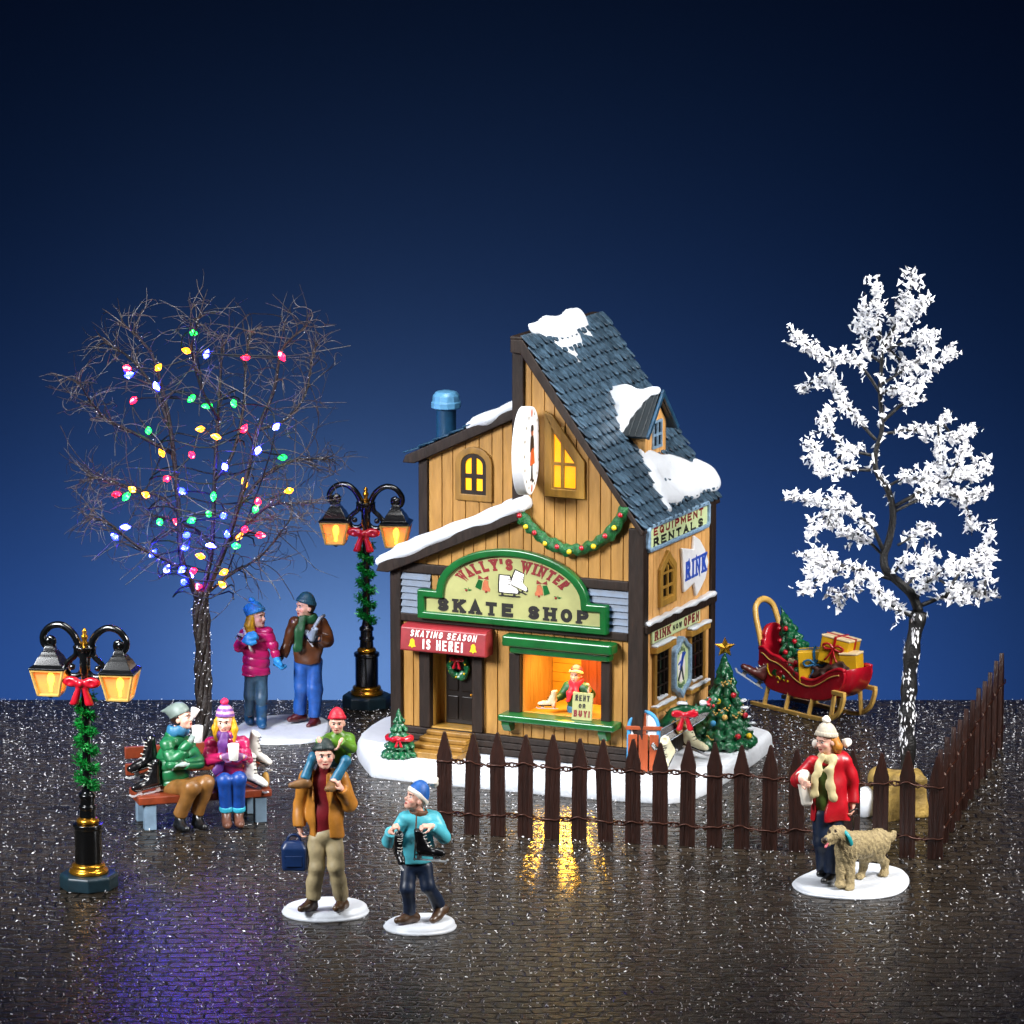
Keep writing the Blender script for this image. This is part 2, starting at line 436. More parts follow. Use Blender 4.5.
# ------------------------------------------------------------------ ground mat, glitter, backdrop, lamps
def ground_mat():
    m = bpy.data.materials.new('cobble_mat'); m.use_nodes = True
    nt = m.node_tree; N = nt.nodes; L = nt.links; b = N['Principled BSDF']
    tc = N.new('ShaderNodeTexCoord')
    nz = N.new('ShaderNodeTexNoise'); nz.inputs['Scale'].default_value = 1.6; nz.inputs['Detail'].default_value = 3
    L.new(tc.outputs['Object'], nz.inputs['Vector'])
    sub = N.new('ShaderNodeVectorMath'); sub.operation = 'SUBTRACT'; sub.inputs[1].default_value = (.5, .5, .5); L.new(nz.outputs['Color'], sub.inputs[0])
    mul = N.new('ShaderNodeVectorMath'); mul.operation = 'SCALE'; mul.inputs['Scale'].default_value = .30; L.new(sub.outputs[0], mul.inputs[0])
    add = N.new('ShaderNodeVectorMath'); add.operation = 'ADD'; L.new(tc.outputs['Object'], add.inputs[0]); L.new(mul.outputs[0], add.inputs[1])
    def brick(w, h, off):
        mp = N.new('ShaderNodeMapping'); mp.inputs['Location'].default_value = off; L.new(add.outputs[0], mp.inputs['Vector'])
        br = N.new('ShaderNodeTexBrick'); br.inputs['Scale'].default_value = 1
        br.inputs['Brick Width'].default_value = w; br.inputs['Row Height'].default_value = h
        br.inputs['Mortar Size'].default_value = .02; br.inputs['Mortar Smooth'].default_value = .9; br.inputs['Bias'].default_value = 0
        br.inputs['Color1'].default_value = (.40, .40, .40, 1); br.inputs['Color2'].default_value = (1, 1, 1, 1); br.inputs['Mortar'].default_value = (0, 0, 0, 1)
        br.offset = .5; L.new(mp.outputs[0], br.inputs['Vector']); return br
    br = brick(.24, .165, (.03, .02, 0))
    n2 = N.new('ShaderNodeTexNoise'); n2.inputs['Scale'].default_value = 11; n2.inputs['Detail'].default_value = 4; L.new(tc.outputs['Object'], n2.inputs['Vector'])
    ma = N.new('ShaderNodeMath'); ma.operation = 'MULTIPLY_ADD'; ma.inputs[1].default_value = .55; L.new(n2.outputs['Fac'], ma.inputs[0]); L.new(br.outputs['Color'], ma.inputs[2])
    bp = N.new('ShaderNodeBump'); bp.inputs['Strength'].default_value = 1.0; bp.inputs['Distance'].default_value = .035
    L.new(ma.outputs[0], bp.inputs['Height']); L.new(bp.outputs['Normal'], b.inputs['Normal'])
    mx = N.new('ShaderNodeValToRGB'); mx.color_ramp.elements[0].color = (.0045, .0034, .0024, 1); mx.color_ramp.elements[1].color = (.030, .022, .0145, 1)
    mx.color_ramp.elements[1].position = .95
    L.new(br.outputs['Color'], mx.inputs['Fac'])
    L.new(mx.outputs['Color'], b.inputs['Base Color'])
    b.inputs['Roughness'].default_value = .17; b.inputs['Specular IOR Level'].default_value = .15
    return m
M['cobble_mat'] = ground_mat()
g = MB(); g.bx(-9, 9, 30, 51.15, -.12, 0)
go = g.build('ground', ['cobble_mat'], None); tag(go, kind='structure')

# glitter chips lying on the mat
gv, gf = [], []
NG = 20500
for i in range(NG):
    x = random.uniform(-8, 8); y = random.uniform(36.5, 51.1)
    if i > 14500: y = 51.12-abs(random.gauss(0, 2.6))
    if y < 36.5: continue
    if abs(x) > 7.2*(y/51)+.4: continue
    L_ = random.uniform(.0045, .015); w = random.uniform(.002, .0041); a = random.uniform(0, 2*PI) if random.random() < .6 else random.choice((0, PI/2))+random.gauss(0, .35)
    tl = random.gauss(0, .55); rl = random.uniform(-1.2, 1.2)
    d = Vector((math.cos(a)*math.cos(tl), math.sin(a)*math.cos(tl), math.sin(tl)))
    s_ = d.orthogonal(); s_ = (Matrix.Rotation(rl, 3, d) @ s_).normalized()*w
    c = Vector((x, y, .012+abs(d.z)*L_+random.random()*.006)); n = len(gv)
    bend = d.cross(s_).normalized()*L_*random.uniform(-.35, .35)
    gv += [c-d*L_-s_, c-d*L_+s_, c+bend-s_, c+bend+s_, c+d*L_-s_, c+d*L_+s_]
    gf += [(n, n+1, n+3, n+2), (n+2, n+3, n+5, n+4)]
P('glitter_chip', '#d6d7dc', rough=.32, metal=.15, var=.02, island=.3)
go = mesh_obj('glitter', gv, gf, ['glitter_chip'], None, None, False); tag(go, 'scattered white glitter chips on the dark cobbled mat', 'glitter', kind='stuff')

# curved backdrop paper behind the table
P('backdrop_blue', (.0024, .0078, .0285), rough=.9, var=.01, spec=.0)
bv = []; bf = []; nx, nz = 24, 20
for i in range(nx+1):
    for j in range(nz+1):
        x = -26+52*i/nx; bv.append((x, 57.5-(abs(x)/26)**2*3.0, -9+26*j/nz))
for i in range(nx):
    for j in range(nz): a = i*(nz+1)+j; bf.append((a, a+nz+1, a+nz+2, a+1))
so = mesh_obj('sky', bv, bf, ['backdrop_blue'], None, None, True); tag(so, kind='structure')

w = bpy.data.worlds.new('World'); scene.world = w; w.use_nodes = True
w.node_tree.nodes['Background'].inputs['Color'].default_value = (.35, .45, .75, 1)
w.node_tree.nodes['Background'].inputs['Strength'].default_value = .035
def area(name, loc, aim, sx, sy, e, col=(1, 1, 1), spread=180):
    d = bpy.data.lights.new(name, 'AREA'); d.shape = 'RECTANGLE'; d.size = sx; d.size_y = sy; d.energy = e; d.color = col; d.spread = R_(spread)
    o = bpy.data.objects.new(name, d); COL.objects.link(o); o.location = loc
    o.rotation_euler = (Vector(aim)-Vector(loc)).to_track_quat('-Z', 'Y').to_euler(); return o
area('softbox_lamp', (14, 37, 13), (1, 46, 1.5), 6, 6, 1050, (1, .97, .94), 62)
area('fill_lamp', (-12, 36, 10), (-1.6, 47, 1), 5, 5, 860, (.95, .97, 1), 62)
area('overhead_lamp', (0, 43, 17), (0, 46.5, 0), 7, 5, 380, (1, 1, 1), 75)
area('backdrop_lamp', (-1.5, 53.5, -1.75), (-1.5, 57.5, -1.6), 16, 1.0, 4300, (.95, .97, 1))
area('backdrop_lamp', (-2.2, 54.6, -1.9), (-2.0, 57.4, -.6), 3.0, .8, 2300, (1, .54, .24), 120)
# ------------------------------------------------------------------ the skate shop (local axes: x along the front, y into the shop, z up)
HA = R_(24.5)
HC = ground(642, 770, .22)
HL = Vector((HC.x, HC.y, 0))
house = thing('skate_shop', 'tall tan timber skate shop with steep blue shingle roof and lit window', 'shop', HL, -HA)
HM = Matrix.Translation(HL) @ Matrix.Rotation(-HA, 4, 'Z')
def hw(x, y, z): return HM @ Vector((x, y, z))
D = 2.06
def roofz(s): return 3.0+1.41*s                 # main roof, top of the tiles
def lean(s): return 3.09-.432*(s-1.45)           # lower lean-to, top of its slab
def wing(s): return 4.15-.46*(s-1.70)            # upper wing roof, top of its slab
X = Vector((1, 0, 0)); Y = Vector((0, 1, 0)); Z = Vector((0, 0, 1))

def planks(mb, s0, s1, bot, top, holes=(), w=.15, y=0.0, th=.06, gap=.006, axis='x', proud=.006):
    """upright boards between s0 and s1; axis x: the front (x=-s), axis y: the side (x=0)"""
    s = s0
    while s < s1-1e-6:
        e = min(s1, s+w*random.uniform(.8, 1.2))
        if s1-e < .04: e = s1
        segs = [(bot, None)]
        for (h0, h1, z0, z1) in holes:
            if e > h0+.005 and s < h1-.005: segs = [(bot, z0), (z1, None)]
        o = random.uniform(0, proud)
        for b_, t_ in segs:
            t0 = top(s+gap/2) if t_ is None else t_; t1 = top(e-gap/2) if t_ is None else t_
            if min(t0, t1) < b_+.01: continue
            if axis == 'x':
                mb.prism([(-s-gap/2, b_), (-s-gap/2, t0), (-e+gap/2, t1), (-e+gap/2, b_)], (0, y-o, 0), X, Z, Y, th)
            else:
                mb.prism([(s+gap/2, b_), (s+gap/2, t0), (e-gap/2, t1), (e-gap/2, b_)], (o, 0, 0), Y, Z, -X, th)
        s = e
DOOR = (2.075, 2.62, .22, 1.36); SHOP = (.478, 1.48, .745, 1.41)
# --- walls
mb = MB()
planks(mb, .10, 1.46, .30, lambda s: min(4.9, roofz(s)-.13), [SHOP], y=.02)
planks(mb, 1.46, 3.02, .30, lambda s: lean(s)-.12, [DOOR], y=.02)
mb.build('front_wall', ['plank'], house, .006, seg=1)
mb = MB(); planks(mb, .1, 1.96, .30, lambda s: 2.94, axis='y', w=.10)
o = mb.build('side_wall', ['plank_side'], house, .006, seg=1)
mb = MB(); planks(mb, 1.52, 2.92, 2.3, lambda s: wing(s)-.13, y=.5)
mb.build('wing_wall', ['plank'], house, .006, seg=1)
mb = MB()   # solid core behind the boards, leaving the show room and door recess open
mb.prism([(-.07, .32), (-.07, 2.86), (-1.43, 4.78), (-1.49, .32)], (0, .95, 0), X, Z, Y, D-1.0)
mb.prism([(-.07, 1.46), (-.07, 2.86), (-1.43, 4.78), (-1.49, 1.46)], (0, .083, 0), X, Z, Y, .86)
mb.bx(-1.49, -.07, .083, .945, .32, .66)
mb.bx(-.44, -.07, .083, .945, .703, 1.457)
mb.bx(-3.0, -1.495, .30, D-.03, .32, 2.34)
mb.bx(-3.0, -2.66, .083, .297, .32, 2.30); mb.bx(-2.03, -1.495, .083, .297, .32, 2.30); mb.bx(-2.655, -2.035, .083, .297, 1.37, 2.30)
mb.prism([(-1.5, 2.343), (-1.5, wing(1.5)-.12), (-2.9, wing(2.9)-.12), (-2.9, 2.343)], (0, .563, 0), X, Z, Y, D-.6)
mb.prism([(-1.53, 2.31), (-1.53, 2.95), (-2.98, 2.33), (-2.98, 2.31)], (0, .083, 0), X, Z, Y, .4)
mb.build('inner_wall', ['plank'], house)
# --- dark timbers
parts('corner_post', ['dark_wood'], [(-.165, .02, -.035, .12, .22, 2.95), (-3.10, -2.965, -.035, .10, .22, 2.33), (-1.58, -1.44, -.03, .10, 3.06, 4.84), (-2.975, -2.86, .46, .58, 2.3, 3.46), (-.08, .035, 1.955, 2.085, .22, 2.95)], house, .012)
parts('wall_beam', ['dark_wood'], [(-2.97, -.165, -.03, .05, 2.235, 2.345), (-2.97, -.165, -.032, .05, 1.672, 1.765), (-3.09, -.165, -.045, .05, .225, .30), (-3.09, -.165, -.04, .05, .306, .378), (-3.09, -.165, -.045, .05, .384, .455), (-.02, .04, .12, 1.955, .225, .40)], house, .012)
mb = MB(); mb.bx(-.03, .055, .0, 2.09, 1.755, 1.86); b1 = mb.build('side_beam', ['dark_wood'], house, .02)
s_ = S(); s_.add(rbox((.03, 1.03, 1.868), (.05, 1.0, .022), .018)); s_.disp = lumps(.008, 22, 5); s_.build('beam_snow', ['snow'], b1, .013)
# --- blue clapboards
for a, b in ((-2.965, -2.6), (-.72, -.165)):
    mb = MB()
    for i in range(6):
        z = 1.768+i*.0782
        mb.prism([(0, 0), (-.046, 0), (-.014, .070), (0, .070)], (a, .018, z), Y, Z, X, b-a)
    mb.build('clapboard_panel', ['blue_siding'], house)
# --- main roof
mb = MB()
mb.prism([(.035, roofz(-.035)-.02), (-1.42, roofz(1.42)-.02), (-1.57, roofz(1.42)-.02), (-1.57, roofz(1.42)-.17), (-1.45, roofz(1.45)-.22), (.0, roofz(0)-.11), (.035, roofz(-.035)-.06)], (0, -.10, 0), X, Z, Y, 2.30)
roof = mb.build('roof', ['dark_wood'], house, .012)
mb = MB(); un = Vector((1.41, 0, 1)).normalized(); dn = Vector((1, 0, -1.41)).normalized()
rows, colsn = 17, 18; Ls = math.hypot(1.47, 1.47*1.41); rh = Ls/rows; cw = 2.30/colsn
for r in range(rows):
    off = .5*cw if r % 2 else 0
    for k in range(colsn+1):
        y0 = -.10+k*cw-off; y1 = y0+cw
        y0, y1 = max(y0, -.103), min(y1, 2.203)
        if y1-y0 < .03: continue
        w_ = (y1-y0)/2-.008; yc = (y0+y1)/2+random.uniform(-.003, .003)
        base = Vector((-1.43, yc, roofz(1.43)-.018))+dn*(r*rh)
        L = rh*random.uniform(1.12, 1.25) if r < rows-1 else rh*.98
        pts = [(-w_, -.03), (w_, -.03), (w_, L*.62), (w_*.72, L*.88), (w_*.3, L), (-w_*.3, L), (-w_*.72, L*.88), (-w_, L*.62)]
        tilt = random.uniform(.2, .28); d2 = (dn+un*tilt).normalized(); u2 = (un-dn*tilt).normalized()
        mb.prism(pts, base, Y, d2, u2, .02)
mb.build('shingles', ['shingle'], roof, .006, seg=1)
mb = MB(); mb.box((-1.50, 1.05, roofz(1.42)-.005), (.15, 2.29, .04)); mb.build('ridge_board', ['dark_wood'], roof, .012)
# snow on the ridge and the eave
def roofpt(s, y, h=0): return Vector((-s, y, roofz(s)))+un*h
def snow_poly(name, rim, parent, seed, th=.05, vx=.018):
    """snow lying on the main roof, rim in (s,y)"""
    sn = S(); rr = random.Random(seed)
    R = np.array([tuple(dn), tuple(Y), tuple(un)]).T
    if np.linalg.det(R) < 0: R[:, 1] *= -1
    for (s0, y0, s1, y1, r) in rim:
        a, b = roofpt(s0, y0, .01), roofpt(s1, y1, .01)
        f = cap((0, 0, 0), tuple(R.T @ (A3(b)-A3(a))), r)
        lo, hi = f.bb
        def sq(f=f, k=th/r): return _bb(lambda p: f(p*A3((1, 1, 1/k)))*max(k, .4), f.bb[0], f.bb[1])
        sn.add(local(sq(), a, R), .05)
    sn.disp = lumps(.008, 14, seed)
    return sn.build(name, ['snow'], parent, vx)
snow_poly('roof_snow', [(1.46, .25, 1.46, 1.55, .08), (1.40, .45, 1.38, 1.5, .10), (1.30, .62, 1.30, 1.10, .09), (1.22, .80, 1.18, .86, .06), (1.32, 1.45, 1.28, 1.5, .06)], roof, 1, .028)
sn2 = snow_poly('roof_snow', [(.30, 1.08, .20, 1.75, .16), (.42, 1.0, .35, 1.1, .11), (.14, .86, .12, 2.15, .15), (.11, .95, .10, 2.3, .10), (.22, 2.1, .14, 2.32, .11), (.40, 1.0, .30, 1.5, .10), (.34, 1.0, .2, 1.9, .12), (.28, .92, .12, .80, .09), (.06, .74, .03, .76, .05)], roof, 2, .05)
# --- lean-to roof and wing roof
mb = MB(); pts = [(-1.46, lean(1.46)), (-3.19, lean(3.19)), (-3.23, lean(3.19)-.10), (-3.08, lean(3.08)-.15), (-1.46, lean(1.46)-.13)]
mb.prism(pts, (0, -.13, 0), X, Z, Y, .64)
lr = mb.build('lean_to_roof', ['dark_wood'], house, .012)
sn = S(); prev = None
for i in range(9):
    s = 1.43+i*.222; z = lean(s)+.035+.012*math.sin(i*2.1)
    if prev: sn.add(cap(prev[0], (-s, .02, z), prev[1], .075 if i < 8 else .06), .04)
    prev = ((-s, .02, z), .075+.012*math.sin(i*3.3))
sn.add(cap((-1.5, .3, lean(1.5)+.03), (-3.1, .3, lean(3.1)+.03), .08), .08); sn.add(cap((-1.45, -.08, lean(1.45)+.02), (-3.2, -.09, lean(3.2)+.015), .055), .05)
sn.disp = lumps(.018, 13, 9); sn.build('roof_snow', ['snow'], lr, .016)
mb = MB(); pts = [(-1.6, wing(1.6)), (-3.11, wing(3.11)), (-3.15, wing(3.11)-.09), (-3.0, wing(3.0)-.14), (-1.6, wing(1.6)-.12)]
mb.prism(pts, (0, .40, 0), X, Z, Y, 1.75); wr = mb.build('wing_roof', ['dark_wood'], house, .012)
mb = MB(); wn = Vector((-.46, 0, 1)).normalized(); wd = Vector((-1, 0, -.46)).normalized()
for r in range(8):
    for k in range(13):
        y0 = .41+k*.135-(.067 if r % 2 else 0); a = max(y0, .40); b_ = min(y0+.13, 2.14)
        if b_-a < .03: continue
        base = Vector((-1.62, (a+b_)/2, wing(1.62)+.004))+wd*(r*.207); h_ = (b_-a)/2
        mb.prism([(-h_, 0), (h_, 0), (h_, .16), (h_*.5, .225), (-h_*.5, .225), (-h_, .16)], base, Y, (wd+wn*.12).normalized(), wn, .018)
mb.build('wing_shingles', ['roof_blue'], wr, .005, seg=1)
sn = S()
for a, b, r in (((-1.62, .45), (-2.1, .44), .065), ((-1.62, .7), (-2.3, .6), .07), ((-1.62, 1.2), (-2.0, 1.1), .09), ((-2.1, .44), (-2.32, .46), .045)):
    sn.add(cap((a[0], a[1], wing(-a[0])+.03), (b[0], b[1], wing(-b[0])+.025), r), .06)
sn.disp = lumps(.014, 16, 4); sn.build('roof_snow', ['snow'], wr, .016)
# --- chimney
ch = thing_part = bpy.data.objects.new('chimney', None); COL.objects.link(ch); ch.parent = wr
cx_, cy_ = -2.90, 1.05; zt = 3.96
mb = MB(); mb.lathe([(.115, wing(2.82)-.05), (.115, zt)], 24, (cx_, cy_, 0)); mb.build('chimney_pipe', ['chimney_pipe'], ch, .008)
mb = MB(); mb.lathe([(.15, zt), (.172, zt+.01), (.172, zt+.075), (.16, zt+.085), (.155, zt+.15), (.12, zt+.195), (.05, zt+.21), (.01, zt+.213)], 12, (cx_, cy_, 0)); mb.build('chimney_cap', ['chimney_cap'], ch, .01)
# --- dormer
dm = bpy.data.objects.new('dormer', None); COL.objects.link(dm); dm.parent = house
yc = 1.23; mb = MB()
mb.prism([(-.30, 3.50), (.30, 3.50), (.30, 3.93), (0, 4.22), (-.30, 3.93)], (-.37, yc, 0), Y, Z, -X, .035)
for sg in (-1, 1):
    mb.prism([(-.37, 3.48), (-.37, 3.93), (-.66, 3.93)], (0, yc+sg*.298, 0), X, Z, Y*(-sg), .03)
for i in range(5):
    y_ = -.24+i*.12
    mb.bx(-.372, -.364, yc+y_-.005, yc+y_+.005, 3.53, 4.18-abs(y_)*1.0)
mb.build('dormer_wall', ['plank_side'], dm)
for sg in (-1, 1):
    mb = MB(); a = Vector((0, sg*.46, -.47)).normalized(); n_ = Vector((0, sg*.47, .46)).normalized()
    rd = Vector((-.32, yc, 4.31)); Lr = math.hypot(.46, .47)
    mb.prism([(0, 0), (.68, 0), (.33, Lr), (-.02, Lr)], rd, -X, a, -n_, .04)
    for k in range(9):
        x_ = .03+k*.075; mb.prism([(x_, .0), (x_+.02, .0), (x_+.02, Lr-max(0, (x_-.3))*1.7), (x_, Lr-max(0, (x_-.3))*1.7)], rd+n_*.001, -X, a, n_, .012)
    o = mb.build('dormer_roof', ['slate_dark'], dm, .006)
    if sg < 0:
        sn = S(); R = np.array([tuple(-X), tuple(a), tuple(n_)]).T
        if np.linalg.det(R) < 0: R[:, 0] *= -1
        q = lambda u, v: tuple(rd-X*u+a*v+n_*.015)
        for u0, v0, u1, v1, r in ((.03, .03, .66, .03, .05), (.18, .10, .60, .12, .08), (.26, .22, .52, .24, .10), (.30, .36, .44, .38, .09), (.30, .50, .38, .50, .08), (.29, .60, .33, .60, .05)):
            c0, c1 = A3(q(u0, v0)), A3(q(u1, v1)); f = cap((0, 0, 0), tuple(R.T @ (c1-c0)), r)
            g_ = _bb(lambda p, f=f: f(p*A3((1, 1, 1.9)))*.55, *f.bb)
            sn.add(local(g_, c0, R), .03)
        sn.disp = lumps(.01, 18, 3); sn.build('dormer_snow', ['snow'], dm, .013)
    else:
        mb = MB(); 
    mb = MB()
    mb.prism([(-.002, -.01), (.05, -.01), (.05, Lr), (-.002, Lr)], rd+X*.022, Vector(n_)*-1, a, X, .03)
    mb.build('barge_board', ['roof_blue'], dm, .006)
w_ = bpy.data.objects.new('window', None); COL.objects.link(w_); w_.parent = dm
mb = MB(); mb.bx(-.372, -.362, yc-.11, yc+.13, 3.66, 3.95); mb.build('pane', ['glass_dark'], w_)
mb = MB()
for y_ in (-.11, .01, .13): mb.bx(-.372, -.345, yc+y_-.014, yc+y_+.014, 3.66, 3.95)
for z_ in (3.66, 3.80, 3.95): mb.bx(-.372, -.343, yc-.125, yc+.145, z_-.013, z_+.013)
mb.build('frame', ['steel_blue_frame'], w_)

# --- windows
def ring(mb, outer, inner, o, ux, uy, un, d, mi=0):
    n = len(outer); o, ux, uy, un = map(Vector, (o, ux, uy, un))
    V = []
    for d_ in (0, d):
        for pl in (outer, inner): V += [o+ux*p[0]+uy*p[1]+un*d_ for p in pl]
    F = []
    for i in range(n):
        j = (i+1) % n
        F += [(2*n+i, 2*n+j, 3*n+j, 3*n+i), (i, j, 2*n+j, 2*n+i), (n+j, n+i, 3*n+i, 3*n+j)]
    fn = (V[F[0][1]]-V[F[0][0]]).cross(V[F[0][2]]-V[F[0][1]])
    if fn.dot(un) < 0: F = [tuple(reversed(f)) for f in F]
    mb.add(V, F, mi)
def inset(pts, t):
    n = len(pts); ar = sum(pts[i][0]*pts[(i+1) % n][1]-pts[(i+1) % n][0]*pts[i][1] for i in range(n)); sg = 1 if ar > 0 else -1
    out = []
    for i in range(n):
        a, p, b = pts[i-1], pts[i], pts[(i+1) % n]
        def nm(u, v):
            d = math.dist(u, v) or 1e-9; return (-(v[1]-u[1])/d*sg, (v[0]-u[0])/d*sg)
        n1, n2 = nm(a, p), nm(p, b); m = (n1[0]+n2[0], n1[1]+n2[1]); l = math.hypot(*m) or 1e-9; m = (m[0]/l, m[1]/l)
        s = t/max(.4, m[0]*n1[0]+m[1]*n1[1]); out.append((p[0]+m[0]*s, p[1]+m[1]*s))
    return out
def window(outline, o, ux, uy, un, fr, bars, pane, frame='trim_wood', bar='dark_wood', fw=.06, sash=.035, parent=house, d=.035, sill=None):
    w = bpy.data.objects.new('window', None); COL.objects.link(w); w.parent = parent
    mb = MB(); i1 = inset(outline, fw); ring(mb, outline, i1, o, ux, uy, un, d); mb.build('frame', [frame], w, .008)
    i2 = inset(outline, fw-.005); mb = MB(); mb.prism(i2, Vector(o), ux, uy, un, .006); mb.build('pane', [pane], w)
    mb = MB(); i3 = inset(outline, fw+sash)
    if sash: ring(mb, inset(outline, fw-.002), i3, o, ux, uy, un, d*.7)
    for (a0, b0, a1, b1) in bars: mb.prism([(a0, b0), (a1, b0), (a1, b1), (a0, b1)], Vector(o)+Vector(un)*.004, ux, uy, un, d*.6+random.uniform(0, .003))
    mb.build('glazing_bar', [bar], w)
    return w
def arch(w, h, r, n=10): return [(-w/2, 0), (w/2, 0)]+[(w/2*math.cos(PI*i/n), h-r+r*math.sin(PI*i/n)) for i in range(n+1)]
# arched window on the wing
window(arch(.46, .62, .2), (-2.28, .49, 3.02), X, Z, -Y, None, [(-.028, .05, .028, .58), (-.2, .26, .2, .31)], 'lit_pane', fw=.075, sash=.045)
# slanted window in the gable
window([(0, 0), (.49, 0), (.49, .42), (.10, .92), (0, .96)], (-1.19, .012, 3.23), X, Z, -Y, None, [(.20, .08, .24, .8), (.06, .36, .44, .395)], 'lit_pane', frame='ochre', bar='ochre', fw=.095, sash=.018)
# side: pointed window, two tall windows with snowy heads and sills
window([(-.24, 0), (.24, 0), (.24, .43), (0, .62), (-.24, .43)], (.008, .65, 1.985), Y, Z, X, None, [(-.015, .05, .015, .45), (-.16, .2, .16, .225), (-.16, .36, .16, .38)], 'lit_dim' if 'lit_dim' in M else 'glass_dark', frame='ochre', bar='ochre', fw=.08, sash=.02)
for y0, y1 in ((.26, .74), (1.29, 1.77)):
    wv = window([(0, 0), (y1-y0, 0), (y1-y0, .66), (0, .66)], (.008, y0, .885), Y, Z, X, None, [(.155, .06, .165, .62), (.30, .06, .31, .62)]+[(.06, z, .42, z+.012) for z in (.2, .36, .5)], 'glass_dark', frame='trim_wood', bar='dark_wood', fw=.07, sash=.008)
    parts('sill', ['ochre'], [(.0, .085, y0-.05, y1+.05, .83, .885)], wv); parts('lintel', ['ochre'], [(.0, .085, y0-.05, y1+.05, 1.50, 1.57)], wv)
    for z in (1.585, .897, .955):
        sn = S(); sn.add(rbox((.052 if z != .955 else .03, (y0+y1)/2, z), (.045 if z != .955 else .025, (y1-y0)/2+(.05 if z != .955 else -.1), .016), .014), .01)
        sn.disp = lumps(.006, 30, 3); sn.build('sill_snow', ['snow'], wv, .012)

# --- awning over the door
aw = MB()
prof = [(0, 1.375), (-.21, 1.375), (-.222, 1.388), (-.2005, 1.627), (-.188, 1.648), (-.155, 1.662), (-.10, 1.668), (0, 1.669)]
aw.prism(prof, (-2.88, -.005, 0), Y, Z, X, 1.06)
awo = aw.build('awning', ['awning_red'], house, .016)
def awx(u, z):
    return Vector((-2.35+u, -.227+(z-1.388)*.09, z)), Vector((0, -1, .09))
tm = MB()
lettering(tm, 'SKATING SEASON', lambda x, y: awx(x, 1.545+y), .075, t=.17, width=.82, slant=.18, gap=.30, lift=.006)
lettering(tm, 'IS HERE!', lambda x, y: awx(x, 1.412+y), .115, t=.16, width=.50, gap=.30, lift=.006)
tm.build('awning_lettering', ['white_ink'], awo)
for sx in (-.38, .38):
    bl = MB(); c, nn = awx(sx, 1.46); up = Vector((0, 0, 1)); up = (up-nn*up.dot(nn)).normalized()
    bl.prism([(-.045, -.03), (.045, -.03), (.03, 0), (.026, .04), (.008, .06), (-.008, .06), (-.026, .04), (-.03, 0)], c, X, up, nn, .006); bl.ball(c-up*.035+nn*.004, .012, 8)
    bl.build('bell_emblem', ['yellow_paint'], awo)

# --- door, recess and steps
parts('door_post', ['dark_wood'], [(-2.735, -2.60, -.04, .06, .46, 1.40), (-2.075, -1.945, -.04, .06, .46, 1.40)], house)
mb = MB(); mb.bx(-2.62, -2.05, .27, .30, .43, 1.37); mb.bx(-2.62, -2.60, .06, .27, .43, 1.37); mb.bx(-2.075, -2.055, .06, .27, .43, 1.37); mb.bx(-2.62, -2.055, -.0, .27, .35, .47); mb.bx(-2.6, -2.52, .245, .27, .47, 1.36); mb.bx(-2.15, -2.075, .245, .27, .47, 1.36)
mb.build('door_recess', ['ochre'], house, .006)
P('door_dark', '#140d0a', rough=.35, var=.2)
dr = MB(); dr.bx(-2.52, -2.15, .225, .262, .475, 1.365)
for a, b, c_, d_ in ((-2.485, -2.36, .53, .80), (-2.315, -2.185, .53, .80), (-2.485, -2.36, .86, 1.30), (-2.315, -2.185, .86, 1.30)):
    dr.bx(a, b, .208, .226, c_, d_)
door = dr.build('door', ['door_dark'], house, .008)
h_ = MB(); h_.ball((-2.185, .195, .83), .02, 10); h_.build('handle', ['gold'], door, smooth=True)
mb = MB()
for i, (z0, z1, y0) in enumerate(((.20, .29, -.50), (.29, .345, -.36), (.345, .40, -.24), (.40, .455, -.12))):
    f = .11-.035*i
    mb.prism([(-2.60-f, 0), (-2.06+f*.2, 0), (-2.06+f*.2, -y0-.042), (-2.60-f, -y0-.042)], (0, -.046, z0), X, -Y, Z, z1-z0-.002)
mb.build('doorstep', ['trim_wood'], house, .012)

# --- shop window: posts, pelmet, sill, lit room
parts('window_post', ['dark_wood'], [(-1.61, -1.475, -.045, .06, .74, 1.42), (-.485, -.375, -.045, .06, .74, 1.42)], house)
pl = MB(); pl.bx(-1.63, -.295, -.20, .0, 1.525, 1.65); pl.bx(-1.57, -.345, -.13, .0, 1.435, 1.525); pl.build('pelmet', ['green_trim'], house, .03, seg=3)
mb = MB(); mb.bx(-1.67, -.255, -.22, .06, .665, .742); sl = mb.build('window_sill', ['green_trim'], house, .022, seg=3)
for x_ in (-1.60, -.42):
    mb = MB(); mb.prism([(0, 0), (.16, 0), (.16, -.05), (.10, -.13), (0, -.13)], (x_-.05, -.01, .664), -Y, Z, X, .1); mb.build('bracket', ['green_trim'], sl, .012)
P('room_wall', '#c9902a', rough=.6, var=.1, island=.05); P('room_door', '#7d3512', rough=.5, var=.15, wood=True, scale=12)
mb = MB()
for i in range(7): mb.bx(-1.49, -.46, .90, .94, .70+i*.11, .805+i*.11)
mb.bx(-1.53, -1.50, .07, .94, .70, 1.46); mb.bx(-.46, -.442, .07, .94, .70, 1.46); mb.bx(-1.495, -.465, .07, .90, .668, .70); mb.bx(-1.495, -.465, .07, .90, 1.44, 1.457)
mb.build('room', ['room_wall'], house)
mb = MB(); mb.bx(-1.12, -.72, .87, .898, .70, 1.44)
for i in range(4): mb.bx(-1.115+i*.1, -1.025+i*.1, .862, .871, .71, 1.43)
mb.build('inner_door', ['room_door'], house)
sh = MB(); sh.bx(-.66, -.465, .885, .899, .72, 1.40)
for z in (.80, .96, 1.12, 1.27): sh.bx(-.66, -.465, .74, .885, z, z+.018)
